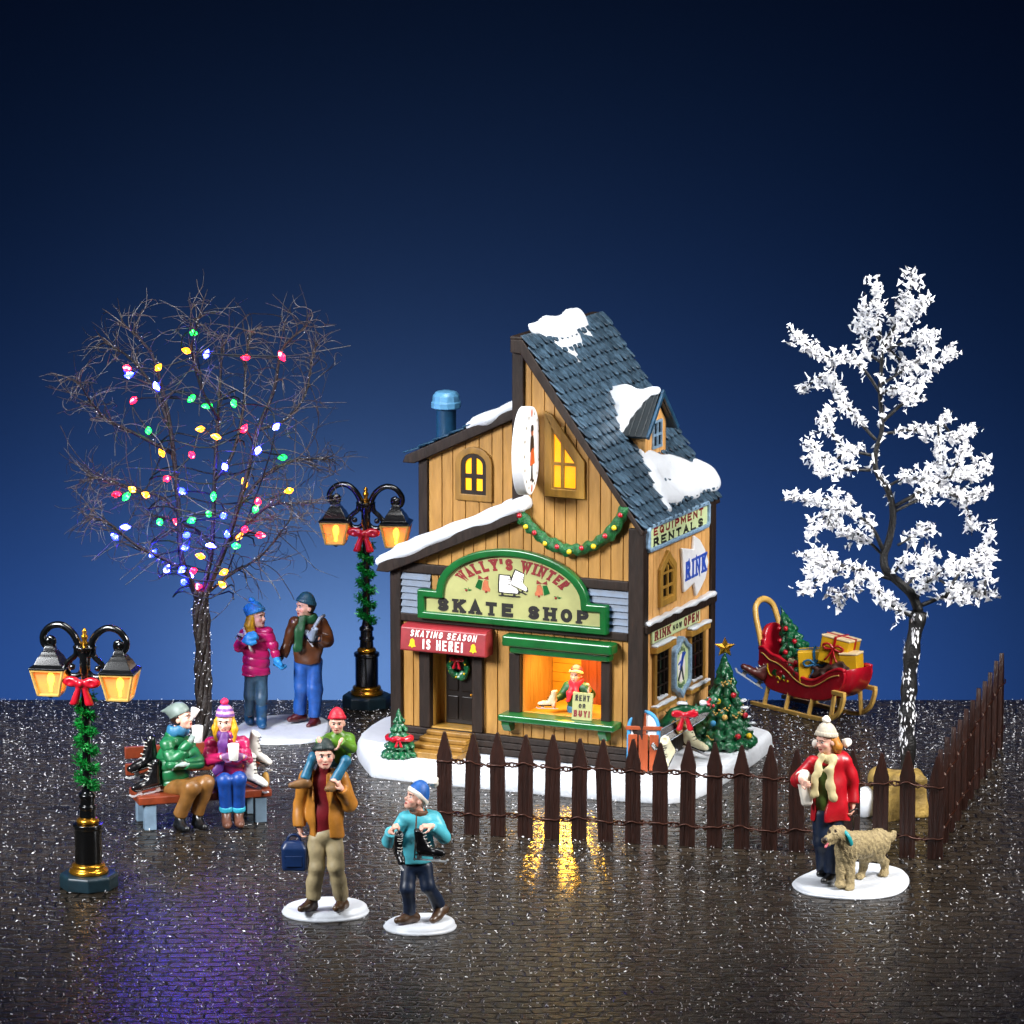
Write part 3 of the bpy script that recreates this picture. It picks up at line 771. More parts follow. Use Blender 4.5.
sho = sh.build('shelf', ['room_door'], house, .004)
for z in (.80, .96, 1.12, 1.27):
    k = S(); k.add(cap((-.60, .82, z+.045), (-.54, .78, z+.035), .022, .018), .01); k.add(cap((-.60, .82, z+.05), (-.60, .82, z+.10), .024, .022), .015)
    tag(k.build('skate_boot', ['cream'], None, .01), None); k_o = bpy.context.scene.collection.objects[-1]
    k_o.parent = None; k_o.matrix_world = HM
    tag(k_o, 'small cream skate boot on shelf %s inside the lit shop window' % {.80: 'lowest', .96: 'second lowest', 1.12: 'second highest', 1.27: 'highest'}[z], 'skate boot', 'skate boots on the shop shelf')
d = bpy.data.lights.new('shop_lamp', 'AREA'); d.energy = 24; d.color = (1, .66, .2); d.size = .5; d.size_y = .3; d.shape = 'RECTANGLE'
o = bpy.data.objects.new('shop_lamp', d); COL.objects.link(o); o.location = hw(-.98, .42, 1.425); o.rotation_euler = (0, 0, -HA)

d = bpy.data.lights.new('shop_lamp', 'SPOT'); d.energy = 950; d.color = (1, .47, .03); d.shadow_soft_size = .10; d.spot_size = R_(32); d.spot_blend = 1.0  # extra unseen spot, added to throw an amber patch onto the mat
o = bpy.data.objects.new('shop_lamp', d); COL.objects.link(o); o.location = hw(-1.08, .22, 1.22); o.rotation_euler = (ground(563, 824)-hw(-1.08, .22, 1.22)).to_track_quat('-Z', 'Y').to_euler()
# --- signs
def hthing(name, label, cat, x, y, z):
    return thing(name, label, cat, hw(x, y, z), -HA)
sg = hthing('shop_sign', 'large arched lime sign with green border above the shop door and window', 'sign', -1.555, -.03, 1.735)
def el(w, h, z0, n=28): return [(w*math.cos(PI*i/n), z0+h*math.sin(PI*i/n)) for i in range(n+1)]
W2 = 1.165; 
board = [(-W2, 0), (W2, 0), (W2, .335)]+el(.93, .545, .335)+[(-W2, .335)]
mb = MB(); ring(mb, board, inset(board, .085), (0, 0, 0), X, Z, -Y, .085); fr = mb.build('sign_border', ['green_trim'], sg, .02, seg=3)
mb = MB(); mb.prism(inset(board, .07), (0, -.0, 0), X, Z, -Y, .035); bd = mb.build('sign_board', ['lime'], sg)
flat = lambda x, z, y=-.035: (Vector((x, y, z)), Vector((0, -1, 0)))
tm = MB(); lettering(tm, 'SKATE SHOP', lambda x, y: flat(x, .098+y), .155, t=.30, serif=True, width=1.86, gap=.26); tm.build('sign_lettering', ['black_ink'], bd)
tm = MB()
RX, RZ = .65, .28
def arcx(x, y):
    q = PI/2-x/.74
    c = Vector((RX*math.cos(q), -.035, .335+.015+RZ*math.sin(q))); n2 = Vector((math.cos(q)*.8, 0, math.sin(q))).normalized(); return c+n2*y, Vector((0, -1, 0))
lettering(tm, "WALLY'S WINTER", arcx, .135, t=.27, serif=True, width=1.70, gap=.22); tm.build('sign_lettering', ['maroon_ink'], bd)
def skate_shape(mb, c, sc, a, mi_boot, mi_dark, un=Vector((0, -1, 0)), ux=X, uz=Z, flip=1):
    ca, sa = math.cos(a), math.sin(a)
    ux, uz = Vector(ux)*flip, Vector(uz); u2 = ux*ca+uz*sa*flip; z2 = uz*ca-ux*sa*flip
    boot = [(-.5, .1), (.55, .1), (.6, .22), (.5, .36), (.2, .48), (.1, 1.0), (-.48, 1.0), (-.5, .5)]
    o = Vector(c)
    mb.prism([(p[0]*sc*1.16-.01*sc, p[1]*sc*1.12-.06*sc) for p in boot], o, u2, z2, un, .005, mi_dark)
    mb.prism([(p[0]*sc, p[1]*sc) for p in boot], o, u2, z2, un, .0075, mi_boot)
    mb.prism([(-.55*sc, -.12*sc), (.62*sc, -.12*sc), (.7*sc, -.04*sc), (-.55*sc, -.06*sc)], o, u2, z2, un, .007, mi_dark)
    for x_ in (-.35, .35): mb.prism([(x_*sc-.05*sc, -.08*sc), (x_*sc+.05*sc, -.08*sc), (x_*sc+.05*sc, .1*sc), (x_*sc-.05*sc, .1*sc)], o, u2, z2, un, .0065, mi_dark)
    for k in range(3): mb.prism([(.0, .52+.14*k), (.14, .54+.14*k), (.14, .58+.14*k), (.0, .56+.14*k)] if False else [(sc*q[0], sc*q[1]) for q in [(.0, .52+.14*k), (.14, .54+.14*k), (.14, .58+.14*k), (.0, .56+.14*k)]], o, u2, z2, un, .009, mi_dark)
em = MB(); skate_shape(em, (.06, -.035, .43), .19, -.35, 0, 1); skate_shape(em, (-.05, -.042, .36), .21, .0, 0, 1)
em.build('skate_emblem', ['white_ink', 'black_ink'], bd)
em = MB()
for x_ in (-.36, .36):
    c = Vector((x_, -.035, .43)); f = 1 if x_ < 0 else -1
    em.prism([(-.07, -.02), (.0, -.05), (.02, .06), (-.03, .07)], c-X*.03*f, X*f, Z, -Y, .005, 1)
    em.prism([(-.045, -.045), (.05, -.06), (.055, -.03), (.035, .0), (.028, .06), (-.01, .075), (-.035, .03)], c+X*.03*f, X*f, Z, -Y, .006, 0)
    for k in (-1, 1): em.prism([(0, 0), (k*.06, .035), (k*.065, -.01)], c+Z*.085, X, Z, -Y, .007, 2)
    em.ball(c+X*.035*f-Z*.062-Y*.006, .014, 8, 2)
    c2 = Vector((x_+(-.19 if x_ < 0 else .19), -.035, .365))
    for k in range(3):
        a_ = k*1.1+.3; em.prism([(0, 0), (.02, .012), (.055, 0), (.02, -.012)], c2, Vector((math.cos(a_), 0, math.sin(a_)*.6)), Z, -Y, .005, 1)
    em.ball(c2-Y*.005-X*.02, .014, 8, 2)
P('bell_pink', '#b5653f', rough=.5)
em.build('bell_emblem', ['bell_pink', 'green_trim', 'maroon_ink'], bd)

def octa(w, h, c): return [(-w/2+c, -h/2), (w/2-c, -h/2), (w/2, -h/2+c), (w/2, h/2-c), (w/2-c, h/2), (-w/2+c, h/2), (-w/2, h/2-c), (-w/2, -h/2+c)]
e_ = hthing('rental_sign', 'lime equipment rentals sign with pale blue frame under the roof eave', 'sign', .012, .935, 2.826)
pts = octa(1.81, .31, .05); mb = MB(); ring(mb, pts, inset(pts, .045), (0, 0, 0), Y, Z, X, .055); mb.build('sign_border', ['steel_blue_frame'], e_, .012)
mb = MB(); mb.prism(inset(pts, .035), (0, 0, 0), Y, Z, X, .025); bd = mb.build('sign_board', ['lime_side'], e_)
side = lambda y, z, x=.025: (Vector((x, y, z)), Vector((1, 0, 0)))
tm = MB(); lettering(tm, 'EQUIPMENT', lambda x, y: side(x, .01+y), .09, t=.24, serif=False, width=1.45, gap=.3); tm.build('sign_lettering', ['maroon_ink'], bd)
tm = MB(); lettering(tm, 'RENTALS', lambda x, y: side(x, -.115+y), .10, t=.24, serif=True, width=1.45, gap=.3); tm.build('sign_lettering', ['black_ink'], bd)
a_ = hthing('arrow_sign', 'white arrow shaped rink sign on the side wall', 'sign', .008, 1.40, 2.27)
mb = MB(); mb.prism([(-.36, .29), (-.03, .22), (0, .37), (.16, .30), (.32, .16), (.43, 0), (.34, -.18), (.2, -.27), (.07, -.34), (.01, -.17), (-.29, -.23)], (0, 0, 0), Y, Z, X, .04)
ab = mb.build('sign_board', ['white_paint'], a_, .012)
tm = MB(); lettering(tm, 'RINK', lambda x, y: side(x+.04, -.10+y+x*.02, .04), .22, t=.22, serif=True, width=.62, gap=.26, aspect=.7); tm.build('sign_lettering', ['blue_ink'], ab)
b_ = hthing('rink_banner', 'lime rink now open banner between the side beam and lower windows', 'sign', .008, .905, 1.69)
mb = MB(); mb.bx(.0, .03, -.70, .70, -.075, .075); bb = mb.build('sign_board', ['lime_side'], b_, .008)
tm = MB(); lettering(tm, 'RINK', lambda x, y: side(x-.42, -.05+y, .03), .105, t=.24, serif=True, width=.46, gap=.26); tm.build('sign_lettering', ['maroon_ink'], bb); tm = MB(); lettering(tm, 'OPEN', lambda x, y: side(x+.43, -.05+y, .03), .105, t=.24, width=.44, gap=.26); tm.build('sign_lettering', ['maroon_ink'], bb)
tm = MB(); lettering(tm, 'NOW', lambda x, y: side(x+.01, -.03+y, .03), .06, t=.24, width=.26, gap=.3); tm.build('sign_lettering', ['black_ink'], bb)
h_ = hthing('shield_sign', 'pale blue framed shield sign with skater between the lower side windows', 'sign', .008, 1.02, 1.195)
sp = [(-.24, -.20), (-.16, -.26), (-.10, -.27), (0, -.36), (.10, -.27), (.16, -.26), (.24, -.20), (.25, -.1), (.25, .12), (.24, .22), (.15, .26), (.08, .32), (0, .36), (-.08, .32), (-.15, .26), (-.24, .22), (-.25, .12), (-.25, -.1)]
mb = MB(); ring(mb, sp, inset(sp, .05), (0, 0, 0), Y, Z, X, .075); mb.build('sign_border', ['steel_blue_frame'], h_, .014)
mb = MB(); mb.prism(inset(sp, .04), (0, 0, 0), Y, Z, X, .04); bd = mb.build('sign_board', ['lime_side'], h_)
em = MB(); em.prism([(.11*math.cos(k*PI/8), .17*math.sin(k*PI/8)) for k in range(16)], (.04, 0, -.01), Y, Z, X, .003, 1)
def fig(mb, o, uy, uz, un, k, cols):
    for pl, t, mi in (([(-.02, -.005), (.025, .10)], .06, cols[0]), ([(.02, .09), (.10, .15)], .022, cols[0]), ([(0, .08), (-.09, .05)], .022, cols[0]), ([(0, 0), (.05, -.14)], .03, cols[1]), ([(-.01, 0), (-.09, -.13)], .03, cols[1])):
        for q in stroke([(a*k, b*k) for a, b in pl], t*k): mb.prism(q, o, uy, uz, un, .006+.0007*mi, mi)
    mb.prism([((.04+.028*math.cos(j*PI/5))*k, (.145+.028*math.sin(j*PI/5))*k) for j in range(10)], o, uy, uz, un, .0075, cols[0])
fig(em, Vector((.042, 0, -.0)), Y, Z, X, 1.0, (0, 2))
for z_, n_ in ((.215, 5), (-.215, 6)):
    for k in range(n_):
        y_ = -.085+.17*k/(n_-1); zz = z_-(.5*y_*y_*8 if z_ > 0 else -.5*y_*y_*8)
        em.prism([(-.012, -.025), (.012, -.025), (.004, .025), (-.012, .02)], (.04, y_, zz), Y, Z, X, .004, 3)
em.build('skater_emblem', ['blue_ink', 'white_ink', 'slate_dark', 'green_trim'], bd)
# round blade sign
ds = thing('round_sign', 'round white hanging sign with a skater picture on the gable corner', 'sign', hw(-1.235, -.40, 3.80), -HA+R_(13))
ro = Matrix.Rotation(PI/2, 3, 'Y')
mb = MB(); mb.lathe([(.48, -.07), (.49, -.062), (.49, .052), (.48, .06)], 48, (0, 0, 0), rot=ro); db = mb.build('sign_board', ['white_paint'], ds, .006)
mb = MB(); o9 = (.061, 0, 0)
for pl, mi, d9 in (([(-.10, .0), (-.075, .13), (-.05, .17), (.05, .17), (.075, .13), (.10, .0), (.055, .02), (.045, .12), (-.045, .12), (-.055, .02)], 0, .008), ([(-.05, .0), (-.045, .17), (.045, .17), (.05, .0)], 0, .010),
    ([(-.015, -.12), (-.05, -.30), (-.085, -.305), (-.085, -.325), (-.03, -.325), (.01, -.12)], 1, .009), ([(-.005, -.12), (.035, -.33), (.09, -.335), (.09, -.355), (.01, -.355), (-.03, -.12)], 1, .007),
    ([(.045*math.cos(k*PI/6), .215+.05*math.sin(k*PI/6)) for k in range(12)], 4, .010), ([(-.055, .225), (-.04, .275), (0, .29), (.04, .275), (.055, .225)], 1, .012)):
    mb.prism(pl, o9, Y, Z, X, d9, mi)
mb.prism([(-.10, -.15), (.10, -.15), (.045, .03), (-.045, .03)], (.061, 0, 0), Y, Z, X, .014, 2)
for k in range(16):
    a = 2*PI*k/16; c = (.0605, .42*math.cos(a), .42*math.sin(a)); big = k in (4, 12)
    q = .034 if big else .013; mb.prism([(-q, -q*.6), (0, -q*1.2), (q*.8, 0), (q*.3, q*1.3), (-q*.6, q)], c, Y, Z, X, .004, 2 if big else 3)
P('orange_ink', '#c9561c', rough=.5); P('olive_ink', '#6d6a4a', rough=.5)
mb.build('skater_emblem', ['dark_wood', 'black_ink', 'orange_ink', 'olive_ink', 'bell_pink'], db)
mb = MB(); mb.bx(.03, .075, .42, .46, -.3, .3); mb.tube([(.05, .44, .26), (.0, .36, .26)], .016); mb.tube([(.05, .44, -.26), (.0, .36, -.26)], .016); mb.build('bracket', ['black_paint'], ds, .005)
# --- garland on the gable
gl = hthing('garland', 'green swag garland with red and yellow balls above the arched shop sign', 'garland', -.85, -.02, 2.7)
gp = [(.655, .45), (.58, .31), (.45, .15), (.28, .03), (.1, -.035), (-.08, -.04), (-.26, .02), (-.42, .12), (-.55, .23), (-.63, .34)]
sn = S(); 
for a, b in zip(gp, gp[1:]): sn.add(cap((a[0], -.04, a[1]), (b[0], -.04, b[1]), .062), .02)
sn.disp = lumps(.014, 55, 8); sn.build('greenery', ['garland_green'], gl, .012)
for k in range(11):
    t = (k+.5)/11*(len(gp)-1); i = int(t); f = t-i; x_ = gp[i][0]*(1-f)+gp[i+1][0]*f; z_ = gp[i][1]*(1-f)+gp[i+1][1]*f
    mb = MB(); mb.ball((x_, -.10, z_+.015*(-1)**k), .03, 12); mb.build('ball', ['crimson' if k % 2 == 0 else 'yellow_paint'], gl, smooth=True)
# --- wreath on the door
wt = hthing('wreath', 'dark green wreath with red bow hanging on the shop door', 'wreath', -2.335, .17, 1.15)
sn = S(); sn.add(_bb(lambda p: np.hypot(np.hypot(p[:, 0], p[:, 2])-.105, p[:, 1])-.036, (-.15, -.04, -.15), (.15, .04, .15))); sn.disp = lumps(.014, 70, 2); sn.build('greenery', ['fir'], wt, .01)
def bow(parent, c, s, m='crimson', name='bow', tails=True, R=None):
    b = S(); c = A3(c)
    R = np.eye(3) if R is None else R
    for k in (-1, 1):
        b.add(local(ell((k*.55, -.05, .1), (.5, .22, .3)), c, R, s), .05*s)
        if tails: b.add(local(cap((k*.1, -.05, 0), (k*.42, -.05, -1.1), .12, .24), c, R, s), .06*s)
    b.add(local(ell((0, -.15, .05), (.2, .2, .22)), c, R, s), .05*s)
    for k in (-1, 1): b.sub(localh(ell((k*.62, -.30, .1), (.2, .16, .14)), c, R, s), .05*s)
    if tails: b.cut(localh(halfspace((0, 0, -1.15), (0, 0, -1)), c, R, s))
    return b.build(name, [m], parent, .1*s)
bow(wt, (0, -.05, .09), .09)
for k in range(6):
    a = k*1.05+.4; mb = MB(); mb.ball((.11*math.cos(a), -.04, .11*math.sin(a)), .013, 8); mb.build('ball', ['yellow_paint'], wt, smooth=True)
# --- snow slab the shop stands on
sb = thing('snow_mound', 'thick white snow slab under the skate shop', 'snow mound', HL, 0)
rim = [(-1.62, 47.35), (-1.45, 47.12), (-.83, 46.84), (0, 46.50), (.81, 46.19), (1.55, 45.98), (1.80, 45.98), (2.12, 46.32), (2.6, 47.4), (2.95, 48.35), (2.95, 48.75), (2.3, 49.4), (1.5, 49.6), (-1.0, 49.8), (-1.75, 48.6)]
rim2 = [Vector((a-HL.x, b-HL.y)) for a, b in rim]
def rounded_slab(pts, h, r, n=6, sub=4):
    # smooth closed rim, rounded top edge
    m = len(pts); sm = []
    for i in range(m):
        p0, p1, p2, p3 = pts[i-1], pts[i], pts[(i+1) % m], pts[(i+2) % m]
        for k in range(sub):
            t = k/sub; sm.append(.5*((2*p1)+(p2-p0)*t+(2*p0-5*p1+4*p2-p3)*t*t+(3*p1-p0-3*p2+p3)*t**3))
    c = sum(sm, Vector((0, 0)))/len(sm); N_ = len(sm); V = []; F = []
    rows = [(0, 0), (-.012, .02)]+[(r*(1-math.cos(PI/2*i/n)), h-r+r*math.sin(PI/2*i/n)) for i in range(n+1)]
    for ins, z in rows:
        for p in sm:
            d = (c-p); L = d.length; q = p+d*(ins/L); V.append((q.x, q.y, z+.012*math.sin(q.x*5)*math.cos(q.y*4)*(z > .05)))
    for i in range(len(rows)-1):
        for k in range(N_): F.append((i*N_+k, i*N_+(k+1) % N_, (i+1)*N_+(k+1) % N_, (i+1)*N_+k))
    F.append(tuple(range((len(rows)-1)*N_, len(rows)*N_)))
    if sum(sm[i].x*sm[(i+1) % N_].y-sm[(i+1) % N_].x*sm[i].y for i in range(N_)) < 0: F = [tuple(reversed(f)) for f in F]
    return V, F
V_, F_ = rounded_slab(rim2, .215, .09)
so_ = mesh_obj('slab', V_, F_, ['snow'], sb)
# ------------------------------------------------------------------ picket fences
def fence(label, p0, p1, n, hgt, wires, knots=None):
    d = (p1-p0); L = d.length; rz = math.atan2(d.y, d.x)
    f = thing('picket_fence', label, 'fence', p0, rz)
    for i in range(n):
        x = L*i/(n-1); h = hgt+random.uniform(-.02, .02); w = .08
        mb = MB(); tl = random.gauss(0, .012)
        mb.prism([(-w, 0), (w, 0), (w+tl, h-.26), (.012+tl, h), (-.012+tl, h), (-w+tl, h-.26)], (x, -.024, 0), X, Z, Y, .048)
        for gx in (-.035, .02): mb.prism([(gx, .01), (gx+.008, .01), (gx+.008+tl, h-.3), (gx+tl, h-.3)], (x, -.029, 0), X, Z, Y, .004)
        mb.build('picket', ['picket'], f, .012)
    for z in (.24, .80):
        for sgn in (1, -1):
            pts = []; m = (n-1)*10
            for k in range(-3, m+4):
                t = k/10; x = L*t/(n-1); a = PI*t
                yy = sgn*.040*math.cos(a); zz = z+.014*math.sin(2*a+sgn)*1.0-.02*abs(math.sin(a))+.012*math.sin(t*2.3+z*9)
                pts.append((x, yy, zz+sgn*.012*math.sin(a*3)))
            mb = MB(); mb.tube(pts, .0095, 6); mb.build('wire', [wires], f, smooth=True)
    for i in range(n-1):   # twisted knots between the pickets
        for z in (.24, .80):
            x = L*(i+.5)/(n-1); mb = MB(); zc = z-.02+.012*math.sin((i+.5)*2.3+z*9)
            for s2 in (-1, 1):
                mb.tube([(x+s2*.045+.026*math.cos(q*PI/4), .02*math.sin(q*PI/4), zc+.017*math.sin(q*PI/4)) for q in range(9)], .0085, 5)
            mb.build('wire_twist', [knots or wires], f, smooth=True)
    return f
P('pale_wire', '#a08a80', rough=.3, metal=.6, var=.2)
pA, pB, pC = ground(445, 833), ground(935, 859), ground(1000, 748)
fence('dark brown picket fence tied with wire running across in front of the shop', pA, pB, 19, 1.12, 'wire')
dBC = (pC-pB).normalized()
fence('dark brown picket fence tied with pale wire receding from the corner at the right', pB+dBC*.25, pC, 11, 1.12, 'wire', 'pale_wire')

# ------------------------------------------------------------------ street lamps
def lantern_glass():
    m = bpy.data.materials.new('lantern_glass'); m.use_nodes = True; nt = m.node_tree; N = nt.nodes; L = nt.links
    out = N['Material Output']; N.remove(N['Principled BSDF'])
    tr_ = N.new('ShaderNodeBsdfTransparent'); tr_.inputs['Color'].default_value = (1, .74, .46, 1)
    tl = N.new('ShaderNodeBsdfTranslucent'); tl.inputs['Color'].default_value = (1, .62, .30, 1)
    df = N.new('ShaderNodeBsdfDiffuse'); df.inputs['Color'].default_value = (.9, .58, .34, 1)
    gs = N.new('ShaderNodeBsdfGlossy'); gs.inputs['Roughness'].default_value = .12
    nz = N.new('ShaderNodeTexNoise'); nz.inputs['Scale'].default_value = 26; bp = N.new('ShaderNodeBump'); bp.inputs['Strength'].default_value = .4; bp.inputs['Distance'].default_value = .02
    L.new(nz.outputs['Fac'], bp.inputs['Height']); L.new(bp.outputs['Normal'], gs.inputs['Normal'])
    a = N.new('ShaderNodeMixShader'); a.inputs[0].default_value = .5; L.new(tl.outputs[0], a.inputs[1]); L.new(df.outputs[0], a.inputs[2])
    b = N.new('ShaderNodeMixShader'); b.inputs[0].default_value = .5; L.new(tr_.outputs[0], b.inputs[1]); L.new(a.outputs[0], b.inputs[2])
    c = N.new('ShaderNodeMixShader'); c.inputs[0].default_value = .06; L.new(b.outputs[0], c.inputs[1]); L.new(gs.outputs[0], c.inputs[2]); L.new(c.outputs[0], out.inputs['Surface'])
    return m
M['lantern_glass'] = lantern_glass()
lamp_lab = ['black twin lantern street lamp with red bow left of the bench', 'black twin lantern street lamp with red bow between the shop and the standing couple']
lm = thing('street_lamp', lamp_lab[0], 'street lamp', ground(89, 886.5), R_(-18), 'twin lantern street lamps')
mb = MB(); mb.lathe([(.30, 0), (.30, .13), (.285, .155), (.0, .155)], 8, ph=PI/8); mb.build('base', ['teal_base'], lm, .012)
mb = MB(); mb.lathe([(.19, .15), (.205, .175), (.19, .205), (.165, .212), (.175, .235), (.165, .26), (.12, .265)], 32); mb.build('gold_ring', ['gold'], lm, smooth=True)
mb = MB(); mb.lathe([(.135, .26), (.14, .28), (.14, .64), (.155, .65), (.155, .69), (.13, .70)], 32); mb.build('pedestal', ['black_paint'], lm, .006)
mb = MB(); mb.lathe([(.09, .695), (.115, .71), (.115, .735), (.095, .755), (.06, .76)], 32); mb.build('gold_ring', ['gold'], lm, smooth=True)
mb = MB(); mb.lathe([(.075, .75), (.085, .77), (.08, .85), (.092, .86), (.092, .89), (.075, .90), (.075, .97), (.088, .98), (.088, 1.01), (.06, 1.04), (.047, 1.1), (.042, 2.3), (.055, 2.34), (.055, 2.5), (.05, 2.56), (.12, 2.60), (.12, 2.62), (.05, 2.64)], 24); mb.build('pole', ['black_paint'], lm, .004)
mb = MB(); mb.lathe([(.03, 2.63), (.032, 2.66), (.022, 2.68), (.036, 2.71), (.036, 2.73), (.02, 2.75), (.026, 2.78), (.012, 2.81), (.003, 2.815)], 16); mb.build('finial', ['gold'], lm, smooth=True)
def spl(pts, n=6):
    pts = [Vector(p) for p in pts]; pts = [2*pts[0]-pts[1]]+pts+[2*pts[-1]-pts[-2]]; out = []
    for i in range(1, len(pts)-2):
        p0, p1, p2, p3 = pts[i-1:i+3]
        for k in range(n):
            t = k/n; out.append(.5*((2*p1)+(p2-p0)*t+(2*p0-5*p1+4*p2-p3)*t*t+(3*p1-p0-3*p2+p3)*t**3))
    out.append(pts[-2]); return out
for sg in (-1, 1):
    cx = .38*sg
    mb = MB()
    c1 = spl([(sg*x, 0, z) for x, z in ((.03, 2.50), (.07, 2.64), (.14, 2.76), (.25, 2.83), (.37, 2.81), (.45, 2.72), (.455, 2.63), (.41, 2.585), (.35, 2.61), (.345, 2.67), (.39, 2.69))])
    mb.tube(c1, [.04-.012*i/len(c1) for i in range(len(c1))], 10)
    c2 = spl([(sg*x, 0, z) for x, z in ((.02, 2.36), (.08, 2.30), (.17, 2.30), (.215, 2.38), (.17, 2.45), (.10, 2.52), (.09, 2.62))])
    mb.tube(c2, .03, 10)
    mb.ball((sg*.39, 0, 2.655), .045, 12); mb.ball((sg*.14, 0, 2.385), .035, 10)
    mb.build('arm', ['black_paint'], lm, smooth=True)
    ln = bpy.data.objects.new('lantern', None); COL.objects.link(ln); ln.parent = lm; ln.location = (cx, 0, 0); ln.rotation_euler = (0, 0, R_(10))
    q = PI/4
    mb = MB(); mb.lathe([(.05, 2.61), (.075, 2.585), (.085, 2.55), (.10, 2.545), (.13, 2.505), (.155, 2.485), (.20, 2.415), (.265, 2.385), (.265, 2.368), (.02, 2.368)][::-1], 4, ph=q)
    mb.build('lantern_roof', ['black_paint'], ln, .006)
    ht, hb, zt_, zb = .165, .105, 2.368, 2.085
    mb = MB()
    for i in range(4):
        a = q+i*PI/2; b_ = a+PI/2
        P0, P1 = Vector((ht*1.414*math.cos(a), ht*1.414*math.sin(a), zt_)), Vector((hb*1.414*math.cos(a), hb*1.414*math.sin(a), zb))
        Q0, Q1 = Vector((ht*1.414*math.cos(b_), ht*1.414*math.sin(b_), zt_)), Vector((hb*1.414*math.cos(b_), hb*1.414*math.sin(b_), zb))
        mb.tube([P0, P1], .018, 6); mb.tube([P1, Q1], .017, 6); mb.tube([P0-Vector((0, 0, .012)), Q0-Vector((0, 0, .012))], .015, 6)
    mb.build('lantern_frame', ['gold_paint'], ln)
    mb = MB(); mb.lathe([(.13, 2.088), (.10, 2.07), (.04, 2.05), (.01, 2.03)][::-1], 4, ph=q); mb.build('lantern_floor', ['black_paint'], ln)
    for i in range(4):
        a = q+i*PI/2; b_ = a+PI/2; k = .95*1.414
        V4 = [(ht*k*math.cos(a), ht*k*math.sin(a), zt_-.01), (hb*k*math.cos(a), hb*k*math.sin(a), zb+.01), (hb*k*math.cos(b_), hb*k*math.sin(b_), zb+.01), (ht*k*math.cos(b_), ht*k*math.sin(b_), zt_-.01)]
        n4 = (Vector(V4[1])-Vector(V4[0])).cross(Vector(V4[2])-Vector(V4[1])).normalized()*.006
        mb = MB(); mb.add(V4+[tuple(Vector(v)-n4) for v in V4], [(0, 1, 2, 3), (7, 6, 5, 4), (0, 4, 5, 1), (1, 5, 6, 2), (2, 6, 7, 3), (3, 7, 4, 0)])
        mb.build('pane', ['lantern_glass'], ln)
    mb = MB(); mb.lathe([(.014, 2.10), (.016, 2.17), (.034, 2.21), (.038, 2.25), (.026, 2.29), (.005, 2.31)], 14); mb.build('bulb', ['bulb_glow'], ln, smooth=True)
bow(lm, (0, -.085, 2.23), .20)
tv, tf = [], []
rr = random.Random(5)
for i in range(2300):
    t = rr.random(); a = t*5.2*2*PI+.6; z = 2.06-t*1.0; ra = .072+.012*math.sin(t*60)
    c = Vector((ra*math.cos(a), ra*math.sin(a), z)); c += Vector((rr.gauss(0, .017), rr.gauss(0, .017), rr.gauss(0, .026)))
    o_ = Vector((rr.gauss(0, 1), rr.gauss(0, 1), rr.gauss(0, 1))).normalized(); o_ = (o_+Vector((math.cos(a), math.sin(a), 0))*.8).normalized(); s_ = o_.orthogonal().normalized()*rr.uniform(.006, .011); n = len(tv); l_ = rr.uniform(.03, .06)
    tv += [c-s_, c+s_, c+o_*l_]; tf.append((n, n+1, n+2))
core = MB(); core.tube([(.055*math.cos(t*.2*2*PI/2), .055*math.sin(t*.2*2*PI/2), 2.06-t*1.0/52) for t in range(53)], .018, 6)
n = len(tv); tv += core.V; tf += [tuple(i+n for i in f) for f in core.F]
mesh_obj('tinsel_garland', tv, tf, ['tinsel'], lm, None, False)
lm.scale = (1, 1, .957)
lm2 = dup(lm, lamp_lab[1], ground(367, 706), R_(-16))

# ------------------------------------------------------------------ fir trees
def fir(root, h, r, seed, tiers=6, vx=.012, tip=True, name='boughs', mat='fir'):
    sn = S(); rr = random.Random(seed)
    sn.add(cap((0, 0, .0), (0, 0, h*.93), r*.55, r*.06), .02)
    for i in range(tiers):
        t = i/tiers; z = h*(.06+.82*t); R1 = r*(1-.86*t)*1.0; n = max(5, int(11*(1-t)+3))
        for k in range(n):
            a = 2*PI*(k+.5*(i % 2))/n+rr.uniform(-.12, .12); q = R1*rr.uniform(.9, 1.05)
            c, s_ = math.cos(a), math.sin(a)
            sn.add(cap((c*q*.35, s_*q*.35, z+h*.09), (c*q*.9, s_*q*.9, z), q*.16+h*.012, q*.12+h*.02), h*.012)
            for w_ in (-.25, .25):
                sn.add(cap((c*q*.7, s_*q*.7, z+h*.03), (math.cos(a+w_)*q, math.sin(a+w_)*q, z-h*.015), h*.02, h*.012), h*.01)
    sn.add(cap((0, 0, h*.85), (0, 0, h), r*.13, r*.02), .02)
    l1_ = lumps(h*.006, 45/h, seed); l2_ = lumps(h*.005, 120/h, seed+1); sn.disp = lambda p: l1_(p)+l2_(p)
    return sn.build(name, [mat], root, vx)
def deco(root, h, r, items, rad):
    for (a, t, m) in items:
        q = r*(1-.80*t)*1.0
        mb = MB(); mb.ball((q*math.cos(a), q*math.sin(a), h*(.06+.82*t)), rad, 12); mb.build('ornament', [m], root, smooth=True)
def bead_chain(root, h, r, a0, a1, t0, t1, n=26, m='gold_paint'):
    mb = MB()
    for i in range(n):
        f = i/(n-1); a = a0+(a1-a0)*f; t = t0+(t1-t0)*f-.05*math.sin(f*PI*3)**2; q = r*(1-.80*t)*.98
        mb.ball((q*math.cos(a), q*math.sin(a), h*(.06+.82*t)), .011, 6)
    o = mb.build('bead_chain', [m], root, smooth=True)
t1 = thing('fir_tree', 'small green fir tree with a red ribbon left of the shop steps', 'Christmas tree', ground(399, 757, .212))
fir(t1, .58, .20, 3, 5, .011)
